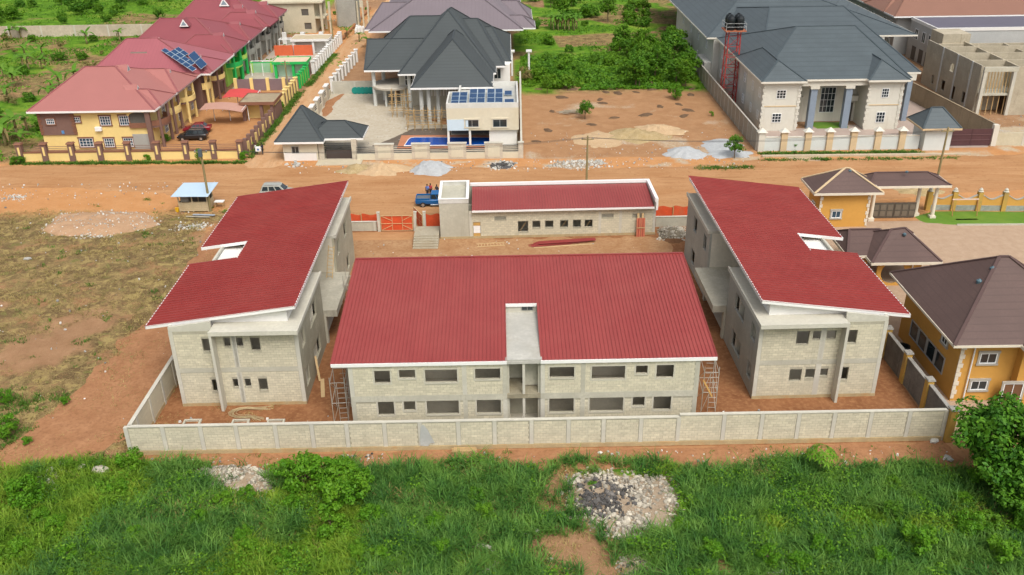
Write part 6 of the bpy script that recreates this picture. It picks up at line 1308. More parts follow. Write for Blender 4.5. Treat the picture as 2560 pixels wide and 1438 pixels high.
# kiosk
def kiosk():
    c = G(487, 527); E = thing('kiosk', 'small timber kiosk with a pale blue metal roof by the utility pole', 'kiosk', (c.x, c.y, 0), .0); wd = M('kiosk_wood', (.52, .42, .26), .85, .2, (.4, .28, .15), 1.0)
    x0, x1, y0, y1 = -1.7, 1.9, -.4, 1.9
    for x in (x0, 0, x1):
        for y in (y0, y1): MB().box(x - .06, x + .06, y - .06, y + .06, 0, 2.3 if y == y0 else 2.6).build('post', wd, E)
    for k in range(5): MB().box(x0, x1, y0 - .05, y0 - .01 - .062 + .06, .12 + k * .24, .12 + k * .24 + .215).build('board', wd, E); MB().box(x1 + .01, x1 + .05, y0, y1, .12 + k * .24, .12 + k * .24 + .215).build('board', wd, E); MB().box(x0 - .05, x0 - .01, y0, y1, .12 + k * .24, .12 + k * .24 + .215).build('board', wd, E)
    MB().box(x0, x1, y1 + .01, y1 + .05, .1, 2.4).build('back_wall', dark, E); MB().box(x0 + .1, x1 - .1, y0 + .1, y0 + .6, 1.1, 1.16).build('counter', wd, E)
    mb = MB(); xx0, xx1, yy0, yy1 = -2.3, 2.35, -1.1, 2.6; mb.add([(xx0, yy0, 2.35), (xx1, yy0, 2.3), (xx1 + .35, yy1, 2.85), (xx0 + .55, yy1, 2.85), (xx0, yy0, 2.31), (xx1, yy0, 2.26), (xx1 + .35, yy1, 2.81), (xx0 + .55, yy1, 2.81)], [(0, 1, 2, 3), (7, 6, 5, 4), (0, 4, 5, 1), (1, 5, 6, 2), (2, 6, 7, 3), (3, 7, 4, 0)]); mb.build('roof', roofmat('kiosk_sheet', (.46, .60, .72), 'x', 6, .4, .02, .08, .12), E)
    MB().box(-1.3, -.3, y0 - .3, y0 - .08, 1.5, 2.1).build('hanging_goods', dark, E)
    return c
kc = kiosk()
plank_thing('blue-grey plank lying before the timber kiosk', (kc.x + .3, kc.y - 1.6, .12), (kc.x + 3.1, kc.y - 1.9, .12), .3, .08, M('blue_plank', (.32, .38, .45), .8, .2)); plank_thing('weathered plank lying below the blue-grey plank', (kc.x - .4, kc.y - 2.2, .12), (kc.x + 2.6, kc.y - 2.5, .12), .22, .07, skm)
E = thing('table', 'small white-topped table beside the kiosk', 'table', (kc.x + 2.9, kc.y + 1.2, 0)); MB().box(-.6, .6, -.4, .4, .75, .82).build('table_top', white, E)
for x in (-.5, .5):
    for y in (-.3, .3): MB().box(x - .04, x + .04, y - .04, y + .04, 0, .748).build('leg', timber, E)
E = thing('bucket', 'yellow plastic bucket beside the kiosk wall', 'bucket', (kc.x - 2.1, kc.y - .3, 0)); MB().lathe([(.16, 0), (.2, .02), (.26, .5), (.28, .52), (.22, .5), (.2, .3)], 14).build('shell', M('yellow_plastic', (.7, .42, .02), .4, .05), E)
# utility poles
def pole(label, bx, by, tx_, ty_, h, lean=0, box=False):
    p = G(bx, by); E = thing('utility_pole', label, 'pole', (p.x, p.y, 0)); pmn = M('pole_wood', (.26, .215, .10), .85, .2)
    MB().tube((0, 0, -.3), (lean, 0, h), .17, .11, 10).build('shaft', pmn, E); MB().bar((lean - .8, 0, h - .5), (lean + .8, 0, h - .5), .1, .12).build('cross_arm', pmn, E)
    for x in (-.7, 0, .7): MB().lathe([(.05, h - .44), (.09, h - .38), (.04, h - .26)], 8, (lean + x, 0)).build('insulator', M('ceramic', (.3, .3, .3), .3, .1), E)
    if box: MB().box(lean - .22, lean + .22, -.4, -.1, h - 1.0, h - .1).build('meter_box', M('box_grey', (.08, .11, .13), .5, .1), E)
    return p
pole('leaning wooden utility pole with a box beside the kiosk', 527, 528, 512, 405, 8.3, 0, True); pole('wooden utility pole on the road behind the long low building', 1466, 470, 1465, 388, 7.2, 0); pole('wooden utility pole behind the umber gate canopy', 2338, 470, 2356, 368, 8.2, .1)
pole('steel street pole beside the green gatehouse', 724, 250, 715, 155, 7.0); pole('green street pole beside the white lane fence', 836, 128, 826, 48, 7.0)
E = thing('pipe_rack', 'long rusty pipe lying on blocks across the orange plot', 'pipe', (*G(858, 100)[:2], 0)); a, b = G(858, 100), G(925, 25); MB().tube((0, 0, .6), (b.x - a.x, b.y - a.y, .6), .35, n=8).build('pipe', M('rust'), E)
for k in range(9): t = (k + .5) / 9; d = (b - a) * t; MB().box(d.x - .9, d.x + .9, d.y - .15, d.y + .15, 0, .35).build('sleeper', timber, E)
E = thing('block_stack', 'stack of white blocks beside the lane near the rusty pipe', 'blocks', (*G(900, 82)[:2], 0))
for k in range(3):
    for j in range(3): MB().box(-1 + k * .7, -.4 + k * .7, -1.6 + j * 1.1, -.7 + j * 1.1, 0, 1.0 + .3 * ((k + j) % 3)).build('block_pallet', plasterw, E)
# ---- vehicles
def car(name, label, loc, rz, col, kind='suv', L=4.6, W_=1.84, Hh=1.72, cat='car', paint_rough=.25):
    E = thing(name, label, cat, loc, rz); pm = M('paint_' + '_'.join(str(int(c * 100)) for c in col), col, paint_rough, .04, None, .8, bstr=0, spec=.6); tyre = M('tyre', (.02, .02, .02), .8, .1); rim = M('rim', (.45, .45, .45), .3, .05, metal=.7, bstr=0)
    w = W_ / 2
    if kind == 'pickup': st = [(-.5, .62, .98, .9), (-.485, .45, 1.02, .97), (-.16, .42, 1.02, 1), (.16, .42, 1.02, 1), (.30, .42, 1.0, 1), (.47, .45, .92, .94), (.5, .55, .80, .86)]
    else: st = [(-.5, .6, .92, .86), (-.48, .42, 1.02, .95), (-.3, .38, 1.03, 1), (.12, .38, 1.0, 1), (.28, .38, .97, 1), (.46, .42, .84, .93), (.5, .55, .72, .84)]
    mb = MB(); V = []; F = []
    for x, z0, z1, k in st:
        ww = w * k; V += [(x * L, -ww * .94, z0), (x * L, -ww, z0 + .22), (x * L, -ww * .985, z1 - .1), (x * L, -ww * .9, z1), (x * L, ww * .9, z1), (x * L, ww * .985, z1 - .1), (x * L, ww, z0 + .22), (x * L, ww * .94, z0)]
    for i in range(len(st) - 1):
        for j in range(8): F.append((i * 8 + j, i * 8 + (j + 1) % 8, (i + 1) * 8 + (j + 1) % 8, (i + 1) * 8 + j))
    F += [tuple(range(8)), tuple(reversed(range((len(st) - 1) * 8, len(st) * 8)))]
    mb.add(V, F); body = mb.build('body', pm, E, True); b = body.modifiers.new('b', 'BEVEL'); b.width = .04; b.segments = 2; b.limit_method = 'ANGLE'; b.angle_limit = R(25)
    cb = {'suv': ((-.47, -.40, .09, .26), 1.0), 'pickup': ((-.13, -.105, .10, .26), 1.0), 'sedan': ((-.36, -.22, .08, .26), .95)}[kind]; (r0, r1, f1, f0), zb = cb; zt = Hh
    c = [(r0 * L, w * .9, zb), (f0 * L, w * .9, zb), (f1 * L, w * .74, zt), (r1 * L, w * .74, zt)]
    V = [(x, -y, z) for x, y, z in c] + c; cab = MB().add(V, [(3, 2, 1, 0), (4, 5, 6, 7), (0, 1, 5, 4), (1, 2, 6, 5), (2, 3, 7, 6), (3, 0, 4, 7)]).build('cabin', pm, E); b = cab.modifiers.new('b', 'BEVEL'); b.width = .05; b.segments = 2
    def lerp(a, b_, t): return Vector(a) + (Vector(b_) - Vector(a)) * t
    n_ = 2 if kind == 'pickup' else 3
    for s in (-1, 1):
        A_, B_, C2, D2 = [Vector((x, y * s, z)) for x, y, z in c]
        for k in range(n_):
            t0, t1 = .06 + k * .9 / n_, .06 + (k + 1) * .9 / n_ - .05; q = [lerp(lerp(A_, B_, t), lerp(D2, C2, t), h) for t, h in ((t0, .14), (t1, .14), (t1, .84), (t0, .84))]; nrm = Vector((0, s * .02, .008)); MB().quad(*[v + nrm for v in q]).build('side_window', GL, E)
    for e, (p_, q_) in (('windscreen', (1, 2)), ('rear_window', (0, 3))):
        P1, Q1 = c[p_], c[q_]; s = .02 if e == 'windscreen' else -.02; q = [(P1[0] + s + (Q1[0] - P1[0]) * h, (P1[1] + (Q1[1] - P1[1]) * h) * k, P1[2] + (Q1[2] - P1[2]) * h + .012) for h, k in ((.1, -.9), (.1, .9), (.86, .9), (.86, -.9))]; MB().quad(*q).build(e, GL, E)
    for x in (-.31, .31):
        for s in (-1, 1):
            y = s * (w - .09); t = MB().tube((x * L, y - .11, .34), (x * L, y + .11, .34), .34, n=20).build('wheel', tyre, E); MB().tube((x * L, y + s * .08, .34), (x * L, y + s * .125, .34), .2, n=14).build('rim', rim, t)
    for s in (-1, 1):
        MB().box(.468 * L, .492 * L, s * w * .62 - .16, s * w * .62 + .16, .62, .76).build('headlight', white, E); MB().box(-.497 * L, -.482 * L, s * w * .72 - .1, s * w * .72 + .1, .7, .98).build('tail_light', M('tail_red', (.3, .01, .01), .3, .05), E); MB().box(f0 * L - .25, f0 * L - .1, s * (w + .08) - .1, s * (w + .08) + .1, zb + .02, zb + .17).build('mirror', pm, E)
    if kind == 'suv':
        for s in (-1, 1): MB().bar((r1 * L + .2, s * w * .66, zt + .07), (f1 * L - .15, s * w * .66, zt + .07), .05).build('roof_rail', rim, E)
    if kind == 'pickup':
        d_ = M('bed_grey', (.13, .14, .15), .6, .2); MB().box(-.478 * L, -.135 * L, -w * .84, w * .84, 1.022, 1.03).build('bed_floor', d_, E)
        for s in (-1, 1): MB().box(-.48 * L, -.14 * L, s * w * .92 - .05, s * w * .92 + .05, 1.0, 1.2).build('bed_side', pm, E)
        MB().box(-.49 * L, -.478 * L, -w * .9, w * .9, .8, 1.2).build('tailgate', pm, E); MB().box(-.12 * L, .2 * L, -w - .05, -w + .08, .34, .4).build('side_step', white, E)
        MB().quad(*[(.03 * L + x, -w - y, z) for x, y, z in ((0, .02, .5), (.55, .62, .5), (.55, .62, 1.0), (0, .02, 1.0))]).build('open_door', pm, E)
    return E
p = G(1075, 520); car('pickup_truck', 'blue pickup truck with its door open beside the corner room', (p.x + .7, p.y + 1.0, .02), .0, (.0, .10, .30), 'pickup', 5.1, 1.85, 1.78, 'truck')
p = G(696, 482); car('suv', 'pale silver estate car parked on the dirt road behind the red roof', (p.x + .4, p.y - 1.5, .02), 0.02, (.36, .38, .34), 'suv', 4.6, 1.82, 1.75)
p = G(484, 350); car('suv', 'black estate car parked on the paving by the curved balconies', (p.x, p.y, .06), math.pi + .05, (.012, .013, .016), 'suv', 4.6)
p = G(495, 331); car('car', 'dark red car parked behind the black estate car', (p.x, p.y, .06), math.pi + .1, (.20, .008, .02), 'sedan', 4.4, 1.8, 1.5)
# ---- people
def person(label, loc, rz, shirt, trousers, pose=0, h=1.72, seat=0):
    E = thing('person', label, 'person', loc, rz); k = h / 1.75; skin = M('skin', (.10, .055, .035), .6, .08)
    def sk(name, V, Ed, Rr, mat):
        me = bpy.data.meshes.new(name); me.from_pydata([tuple(c * k for c in v) for v in V], Ed, []); o = link(name, me, E); m = o.modifiers.new('skin', 'SKIN'); m.use_smooth_shade = True
        for sv, r in zip(me.skin_vertices[0].data, Rr): sv.radius = (r * k, r * k)
        me.skin_vertices[0].data[0].use_root = True; s = o.modifiers.new('sub', 'SUBSURF'); s.levels = 1; s.render_levels = 1; me.materials.append(mat); return o
    fw = .12 if pose == 1 else .02
    arm = lambda s: [(s * .20, 0, 1.42), (s * .27, .02 + fw * .3, 1.14), (s * (.22 if pose == 1 else .28), .06 + fw, .9), (s * (.21 if pose == 1 else .28), .08 + fw, .80)]
    V = [(0, 0, .98), (0, 0, 1.12), (0, .0, 1.30), (0, 0, 1.45), (0, .01, 1.54), (0, .02, 1.62), (0, .02, 1.72)]; Ed = [(i, i + 1) for i in range(6)]; Rr = [.14, .13, .15, .10, .055, .095, .075]
    for s in (-1, 1):
        b = len(V); V += arm(s); Ed += [(3, b), (b, b + 1), (b + 1, b + 2), (b + 2, b + 3)]; Rr += [.065, .048, .036, .035]
        hb = len(V)
        for q in range(4): V.append((s * .27 + (q - 1.5) * .018, .08 + fw, .735 - .006 * abs(q - 1))); Ed.append((b + 3, hb + q)); Rr.append(.009)
        V.append((s * .235, .11 + fw, .77)); Ed.append((b + 2, hb + 4)); Rr.append(.009)
    for s in (-1, 1):
        b = len(V); st = .06 * s if pose == 1 else .0; V += [(s * .095, 0, .9), (s * .10, .03 + st, .5), (s * .10, -.02 + st * 2, .09), (s * .10, .14 + st * 2, .04)]; Ed += [(0, b), (b, b + 1), (b + 1, b + 2), (b + 2, b + 3)]; Rr += [.09, .062, .045, .045]
    sk('body', V, Ed, Rr, skin)
    # clothes follow the body as slightly wider shells
    Vs = [(0, 0, .94), (0, 0, 1.12), (0, 0, 1.30), (0, 0, 1.44)]; Es = [(0, 1), (1, 2), (2, 3)]; Rs = [.155, .145, .165, .105]
    for s in (-1, 1): b = len(Vs); a = arm(s); Vs += [a[0], tuple((Vector(a[0]) + (Vector(a[1]) - Vector(a[0])) * .9))]; Es += [(3, b), (b, b + 1)]; Rs += [.078, .062]
    sk('shirt', Vs, Es, Rs, shirt)
    Vt = [(0, 0, .97)]; Et = []; Rt = [.15]
    for s in (-1, 1): b = len(Vt); st = .06 * s if pose == 1 else 0; Vt += [(s * .095, 0, .86), (s * .10, .03 + st, .5), (s * .10, -.02 + st * 2, .12)]; Et += [(0, b), (b, b + 1), (b + 1, b + 2)]; Rt += [.105, .078, .066]
    sk('trousers', Vt, Et, Rt, trousers)
    mb = MB(); mb.lathe([(.02, 1.64 * k), (.088 * k, 1.66 * k), (.092 * k, 1.72 * k), (.06 * k, 1.785 * k), (.01, 1.80 * k)], 12, (0, .01 * k)); mb.build('hair', M('hair', (.012, .01, .009), .8, .1), E, True)
    f = MB()
    for s in (-1, 1): f.lathe([(.004, 1.655 * k), (.012 * k, 1.66 * k), (.004, 1.668 * k)], 6, (s * .035 * k, .112 * k))
    f.build('eyes', M('hair'), E); f = MB(); f.add([(-.014 * k, .105 * k, 1.625 * k), (.014 * k, .105 * k, 1.625 * k), (0, .135 * k, 1.628 * k), (0, .11 * k, 1.665 * k)], [(0, 1, 2), (1, 3, 2), (0, 2, 3)]); f.build('nose', skin, E)
cl = lambda n, c: M('cloth_' + n, c, .85, .1)
p = G(641, 388); person('person in a pale shirt and dark trousers carrying a white box on the lane', (p.x, p.y, .09), -.9, cl('pale', (.55, .55, .5)), cl('dark', (.04, .04, .05)), 1)
p2 = G(658, 388); person('person in dark clothes helping to carry the white box on the lane', (p2.x, p2.y, .09), 1.0, cl('navy', (.03, .035, .05)), cl('dark', (.04, .04, .05)), 1)
E = thing('box', 'white carton held between two people on the lane', 'box', ((p.x + p2.x) / 2, p.y - .25, .72)); MB().box(-.4, .4, -.3, .3, 0, .6).build('carton', white, E, bevel=.02); MB().box(-.16, .16, -.303, -.301, .15, .45).build('printed_panel', M('print_blue', (.12, .2, .4), .6, .1), E)
for px, py, l, sc_ in ((1068, 500, 'person in a blue and white top standing behind the pickup cab', (.12, .2, .5)), (1076, 498, 'person in a red top standing behind the pickup cab', (.45, .06, .07)), (1092, 501, 'person in a dark top standing behind the pickup near the corner room', (.05, .05, .06))):
    p = G(px, py); person(l, (p.x, p.y + 1.0, .04), 2.6, cl('a' + str(px), sc_), cl('dark', (.04, .04, .05)), 0, 1.74)
p = G(1028 + 12, 243); person('person in dark clothes working under the round balcony', (p.x, p.y, .06), .5, cl('navy', (.03, .035, .05)), cl('dark', (.04, .04, .05)), 1)

lt = M('litter_bits', (.55, .54, .50), .8, .2, None, 1, island=.5); lr = random.Random(5); mb = MB()
for x0, x1, y0, y1, n_ in ((-72, -40, 113, 119, 150), (-30, 36, 121.5, 126.5, 380), (3, 35, 126.5, 140, 160), (-72, -30, 62, 112, 260), (-30, 33, 54.2, 56.8, 200), (-28, 32, 57.9, 62, 90), (-16, 18, 90, 98, 120), (72, 95, 131, 145, 120), (-31, -4, 129, 155, 120)):
    for k in range(n_):
        x, y = lr.uniform(x0, x1), lr.uniform(y0, y1); small_bits(mb, x, y, float(gz(np.array([x]), np.array([y]))[0]) + .05, lr.choice((.07, .09, .12, .14, .24)), lr)
tag(mb.build('litter', lt), 'scattered pale litter and stone chips over the bare earth', 'litter', None, 'stuff')

# cables between the road poles
def cable(label, a, b, sag):
    a, b = Vector(a), Vector(b); E = thing('power_cable', label, 'cable', (a.x, a.y, a.z)); n = 14; pts = [(b - a) * (k / n) - Vector((0, 0, sag * 4 * (k / n) * (1 - k / n))) for k in range(n + 1)]; mb = MB()
    for p, q in zip(pts[:-1], pts[1:]): mb.tube(p, q, .016, n=5, cap=False)
    mb.build('wire', M('wire_black', (.03, .03, .03), .6, 0, bstr=0), E)
P1, P2, P3 = G(527, 528), G(1466, 470), G(2338, 470)
for i, dx in enumerate((-.7, 0, .7)): cable('sagging power cable strung along the road between the kiosk pole and the next', (P1.x + dx, P1.y, 8.04), (P2.x + dx, P2.y, 6.94), .9 + .1 * i); cable('sagging power cable strung on to the pole behind the umber canopy', (P2.x + dx, P2.y, 6.94), (P3.x + .1 + dx, P3.y, 7.94), .9 + .1 * i)
for o in [o for o in bpy.data.objects if o.name.startswith('power_cable')]: o['group'] = 'power cables along the road'
# small site things by the front wall
for px in (480, 601, 689): p = G(px, 1062); E = thing('concrete_frame', 'flat concrete manhole frame on the red earth behind the boundary wall', 'frame', (p.x, p.y, 0), .02, 'manhole frames behind the boundary wall'); [MB().box(*a, 0, .22).build('frame_side', conc, E) for a in ((-.7, .7, -.5, -.35), (-.7, .7, .35, .5), (-.7, -.55, -.348, .348), (.55, .7, -.348, .348))]
E = thing('cement_patch', 'grey cement repair patch smeared on the boundary wall', 'patch', (*onY(1062, 1090, 57.38)[:1], 57.36, 0)); MB().add([(x, -.02, z) for x, z in ((-.25, 2.2), (-.05, 2.35), (.25, 1.9), (.55, 1.1), (.75, .6), (.4, .62), (.2, .35), (-.35, .4), (-.4, .9))], [tuple(reversed(range(9)))]).build('smear', M('fresh_cement', (.42, .44, .42), .9, .15), E)
p = G(1162, 1128); E = thing('bamboo_stack', 'low stack of tan bamboo offcuts against the boundary wall foot', 'bamboo', (p.x, 56.9, 0)); [MB().tube((-.9 + random.uniform(-.1, .1), -.35 + .12 * (k % 5), .1 + .1 * (k // 5)), (.9 + random.uniform(-.1, .1), -.35 + .12 * (k % 5), .1 + .1 * (k // 5)), .05, n=6).build('bamboo', M('bamboo'), E) for k in range(20)]
E = thing('debris_heap', 'muddy hole with broken blocks at the boundary wall foot', 'debris', (onY(895, 1118, 57)[0], 56.8, 0)); [link('stone', STM[stm.name if k % 2 else std.name][k % 5], E, (random.uniform(-1.2, 1.2), random.uniform(-.5, .1), .06), (0, 0, k), random.uniform(.2, .42)) for k in range(12)]

# ================================================================== VEGETATION
def blades(px, py, pz, h, w, lean, az, curl):
    """arrays -> two-quad bent blades"""
    n = len(px); dx, dy = np.cos(az), np.sin(az); sx, sy = -dy * w / 2, dx * w / 2
    def row(t, k):
        f = lean * h * t ** curl; return np.stack([px + dx * f - sx * k, py + dy * f - sy * k, pz + h * t * (1 - .35 * lean * t)], 1), np.stack([px + dx * f + sx * k, py + dy * f + sy * k, pz + h * t * (1 - .35 * lean * t)], 1)
    a, b = row(0, .7); c, d = row(.55, 1.0); e, f = row(1.0, .12)
    V = np.stack([a, b, c, d, e, f], 1).reshape(-1, 3); i = np.arange(n)[:, None] * 6
    F = np.stack([i + np.array([0, 1, 3, 2]), i + np.array([2, 3, 5, 4])], 1).reshape(-1, 4)
    return V, F
def tufts(cx, cy, per, hmin, hmax, w, spread, r):
    n = len(cx) * per; px = np.repeat(cx, per) + r.normal(0, spread, n); py = np.repeat(cy, per) + r.normal(0, spread, n)
    th = np.repeat(r.uniform(.6, 1.1, len(cx)), per)
    return px, py, r.uniform(hmin, hmax, n) * th, w * r.uniform(.6, 1.4, n), r.uniform(.35, 1.2, n), r.uniform(0, 6.283, n), r.uniform(1.6, 2.6, n)
def grass(name, label, cx, cy, per, hmin, hmax, w, spread, mat, seed):
    r = np.random.default_rng(seed); px, py, h, ww, le, az, cu = tufts(cx, cy, per, hmin, hmax, w, spread, r)
    h = h * (.45 + 1.15 * fbm(px, py, 2.6, 3, seed + 90)); tn = np.clip(.5 + .30 * r.normal(0, 1, len(cx)), 0, 1)
    V, F = blades(px, py, gz(px, py) - .03, h, ww, le, az, cu); o = np_mesh(name, V, F, mat); at = o.data.attributes.new('tint', 'FLOAT', 'POINT'); at.data.foreach_set('value', np.repeat(np.repeat(tn, per), 6).astype(np.float32)); tag(o, label, 'grass', None, 'stuff'); return o
gA = leafmat('meadow_grass', (.045, .13, .010), (.21, .41, .028), (.34, .45, .05), .45, .4, True); gB = leafmat('reed_grass', (.025, .095, .020), (.13, .32, .05), (.23, .40, .07), .5, .4, True); gD = leafmat('straw_grass', (.34, .26, .09), (.44, .35, .14), (.24, .20, .06), .2, .2); gW = leafmat('weed_green', (.05, .14, .015), (.10, .22, .02), (.13, .24, .03), .2, .3)
r = np.random.default_rng(11)
def scatter(n, x0, x1, y0, y1): return r.uniform(x0, x1, n), r.uniform(y0, y1, n)
x, y = scatter(32000, -60, 62, 38, 56.5)
inside = (y < fg_edge(x) + .3); noR = np.ones(len(x), bool)
for q, e_ in ((RUB, -.75), (RUB2, -.5), (PATCH, .35), (PATCH2, .3)): noR &= (sdist(x, y, q) + r.normal(0, .45, len(x)) < e_ + 2.4 * (fbm(x, y, 1.2, 3, 4) - .5))
noR &= fbm(x, y, 2.2, 3, 91) > .22
k = inside & noR; x, y = x[k], y[k]; side = fbm(x, y, 6, 3, 13) + .25 * ss(2, 14, x) - .12 * ss(-6, -22, x)
m = side > .52
grass('meadow_grass', 'bright tall meadow grass before the boundary wall', x[~m], y[~m], 11, .4, 1.15, .055, .14, gA, 21); grass('reed_grass', 'dark green reed-like grass filling the meadow', x[m], y[m], 11, .5, 1.35, .06, .15, gB, 22)
xs_, ys_ = scatter(500, 0, 12, 41, 55); ks_ = (sdist(xs_, ys_, PATCH) > -1) | (sdist(xs_, ys_, PATCH2) > -1) | (np.abs(sdist(xs_, ys_, RUB)) < .8); grass('straw_tufts', 'straw tufts on the bare soil round the rubble', xs_[ks_], ys_[ks_], 8, .15, .5, .04, .16, gD, 29)
kd = fbm(x, y, 3, 3, 55) > .63; grass('dead_grass', 'straw coloured dead grass among the meadow', x[kd], y[kd], 8, .3, .8, .045, .2, gD, 23)
x, y = scatter(16000, -75, -19, 57, 113); rr, gg, bb, aa = masks(x, y)
k = (gg > .35) & (fbm(x, y, 2.0, 3, 70) > .48); grass('dry_grass', 'dry straw tufts across the left field', x[k], y[k], 7, .08, .32, .045, .16, gD, 24)
k = ((rr > .22) | (fbm(x, y, 1.5, 3, 71) > .74 - .06 * ss(75, 60, y))) & (x < -29.6) & (sdist(x, y, PATH) < .6 * (fbm(x, y, 1.5, 2, 8) - .2)); grass('field_weeds', 'green weeds scattered over the left field', x[k], y[k], 9, .12, .4, .06, .16, gW, 25)
x, y = scatter(900, -44, -29, 50, 66); k = (x < -29.8) & (fbm(x, y, 2.0, 3, 74) > .5) & (sdist(x, y, PATH) < .1); grass('track_weeds', 'green weeds along the dirt track edge', x[k], y[k], 10, .2, .5, .06, .18, gW, 26)
x, y = scatter(420, -30, 33, 54, 56.9); k = fbm(x, y, 1.6, 3, 79) > .5; grass('path_weeds', 'sparse weeds on the footpath below the boundary wall', x[k], y[k], 8, .12, .4, .05, .14, gW, 28)
def broadleaf(name, label, n, mat, thr, sd, size):
    r = np.random.default_rng(sd); x, y = r.uniform(-42, 42, n), r.uniform(39, 56, n); d = fbm(x, y, 2.4, 4, sd); k = (d > thr) & (y < fg_edge(x) + .2)
    for q in (RUB, RUB2, PATCH, PATCH2): k &= sdist(x, y, q) < -.1
    x, y, d = x[k], y[k], d[k]; m_ = len(x); nn = r.normal(0, .5, (m_, 3)) + np.array([0, -.2, 1]); nn /= np.linalg.norm(nn, axis=1)[:, None]; t = np.cross(nn, r.normal(0, 1, (m_, 3))); t /= np.linalg.norm(t, axis=1)[:, None]; b = np.cross(nn, t); s = size * r.uniform(.5, 1.5, m_)[:, None]
    p = np.stack([x, y, gz(x, y) + r.uniform(.25, 1.0, m_) * (.5 + 3.5 * (d - thr))], 1); V = np.stack([p - t * s * .5, p + b * s * .32, p + t * s * .5, p - b * s * .32], 1).reshape(-1, 3); tag(np_mesh(name, V, np.arange(4 * m_).reshape(-1, 4), mat), label, 'weeds', None, 'stuff')
broadleaf('broadleaf_weeds', 'bright broad-leaved weeds spreading through the meadow', 90000, leafmat('broad_weed', (.06, .19, .008), (.15, .34, .015), (.22, .38, .03), .6, .3), .55, 401, .15); broadleaf('broadleaf_weeds', 'dark broad-leaved creepers spreading through the meadow', 70000, leafmat('creeper', (.02, .08, .012), (.06, .17, .02), (.10, .22, .03), .6, .25), .58, 433, .13)
# verges
V_ = []
for x0, y0, x1, y1, n, s_ in ((-73, 128.2, -38.8, 127.2, 700, .22), (36.5, 127.9, 60, 127.6, 420, .25), (-38.4, 129, -38.6, 168, 500, .35), (-38.2, 172, -37.6, 200, 500, .4), (36, 124.9, 64, 124.6, 160, .3), (26, 121.8, 34, 121.9, 150, .35)):
    t = r.uniform(0, 1, n); V_.append((x0 + (x1 - x0) * t + r.normal(0, s_, n), y0 + (y1 - y0) * t + r.normal(0, s_, n)))
x = np.concatenate([a for a, b in V_]); y = np.concatenate([b for a, b in V_]); grass('verge_grass', 'bright green verge grass along the fences and the lane', x, y, 9, .2, .5, .09, .2, gW, 27)
def leaves(cen, rad, n, size, r, flat=.8, up=.5):
    """leaf diamonds spread over clump shells"""
    ci = r.integers(0, len(cen), n); d = r.normal(0, 1, (n, 3)); d /= np.linalg.norm(d, axis=1)[:, None]; rr = rad[ci] * r.uniform(.55, 1.05, n) ** .6
    p = cen[ci] + d * rr[:, None] * np.array([1, 1, flat]); nn = d + r.normal(0, .55, (n, 3)) + np.array([0, 0, up]); nn /= np.linalg.norm(nn, axis=1)[:, None]
    t = np.cross(nn, r.normal(0, 1, (n, 3))); t /= np.linalg.norm(t, axis=1)[:, None] + 1e-9; b = np.cross(nn, t); s = size * r.uniform(.4, 1.6, n)[:, None]
    V = np.stack([p - t * s * .5, p + b * s * .27, p + t * s * .5 - nn * s * .12, p - b * s * .27], 1).reshape(-1, 3); return V, np.arange(4 * n).reshape(-1, 4)
def crown_mesh(name, seed, R_, Hh, z0, nc, n, size, mat, cr=.34, ragged=.25):
    r = np.random.default_rng(seed); a = r.uniform(0, 6.283, nc); u = r.uniform(-.55, 1, nc); q = np.sqrt(np.clip(1 - u * u * .8, .08, 1)) * r.uniform(.35, 1, nc) ** .6 * (1 + r.normal(0, ragged, nc) * .5)
    cen = np.stack([np.cos(a) * q * R_ * .78, np.sin(a) * q * R_ * .78, z0 + Hh * .45 + u * Hh * .42], 1); rad = R_ * cr * r.uniform(.6, 1.25, nc)
    V, F = leaves(cen, rad, n, size, r); o = np_mesh(name, V, F, mat); me = o.data; bpy.data.objects.remove(o); return me, cen
def trunk_mesh(cen, h, rb, mat, seed=0, nl=6):
    rd = random.Random(seed); mb = MB(); pts = [Vector((0, 0, -.2))]
    for k in range(1, 5): pts.append(Vector((rd.uniform(-.08, .08) * h * .3, rd.uniform(-.08, .08) * h * .3, h * k / 4)))
    for k in range(4): mb.tube(pts[k], pts[k + 1], rb * (1 - k * .18), rb * (1 - (k + 1) * .18), 8, False)
    for k in range(min(nl, len(cen))): c = Vector(cen[k * len(cen) // nl]); a = pts[2 + k % 2]; m_ = (a + c) / 2 + Vector((0, 0, .08 * h)); mb.tube(a, m_, rb * .45, rb * .3, 6, False); mb.tube(m_, c, rb * .3, rb * .12, 6, False)
    return mb.mesh('trunk', mat, True)
bark = M('bark', (.16, .115, .07), .95, .25)
lm_dark = leafmat('mango_leaf', (.024, .10, .008), (.075, .23, .014), (.15, .33, .02), .7, .3); lm_br = leafmat('bright_leaf', (.06, .20, .008), (.12, .30, .012), (.17, .34, .02), .5, .3); lm_mid = leafmat('bush_leaf', (.04, .14, .010), (.10, .25, .014), (.17, .32, .02), .3, .3); lm_far = leafmat('far_leaf', (.045, .14, .008), (.11, .27, .012), (.18, .33, .02), .1, .3); lm_dry = leafmat('dry_leaf', (.20, .16, .05), (.28, .22, .08), (.16, .17, .05), .2, .2)
PR = {}
def proto(key, *a, trunk=(1.5, .12), nl=6, **kw):
    me, cen = crown_mesh('crown', *a, **kw); PR[key] = (me, trunk_mesh(cen, trunk[0], trunk[1], bark, a[0], nl))
proto('mango', 1, 4.6, 6.6, .2, 120, 17000, .36, lm_dark, trunk=(3.0, .3), cr=.24, ragged=.35, nl=8)
proto('bright', 2, 1.6, 2.6, .0, 26, 3200, .19, lm_br, trunk=(1.2, .08), cr=.3, ragged=.4); proto('bright2', 3, 1.3, 2.2, .1, 16, 2200, .18, lm_br, trunk=(1.2, .07), cr=.34, ragged=.5)
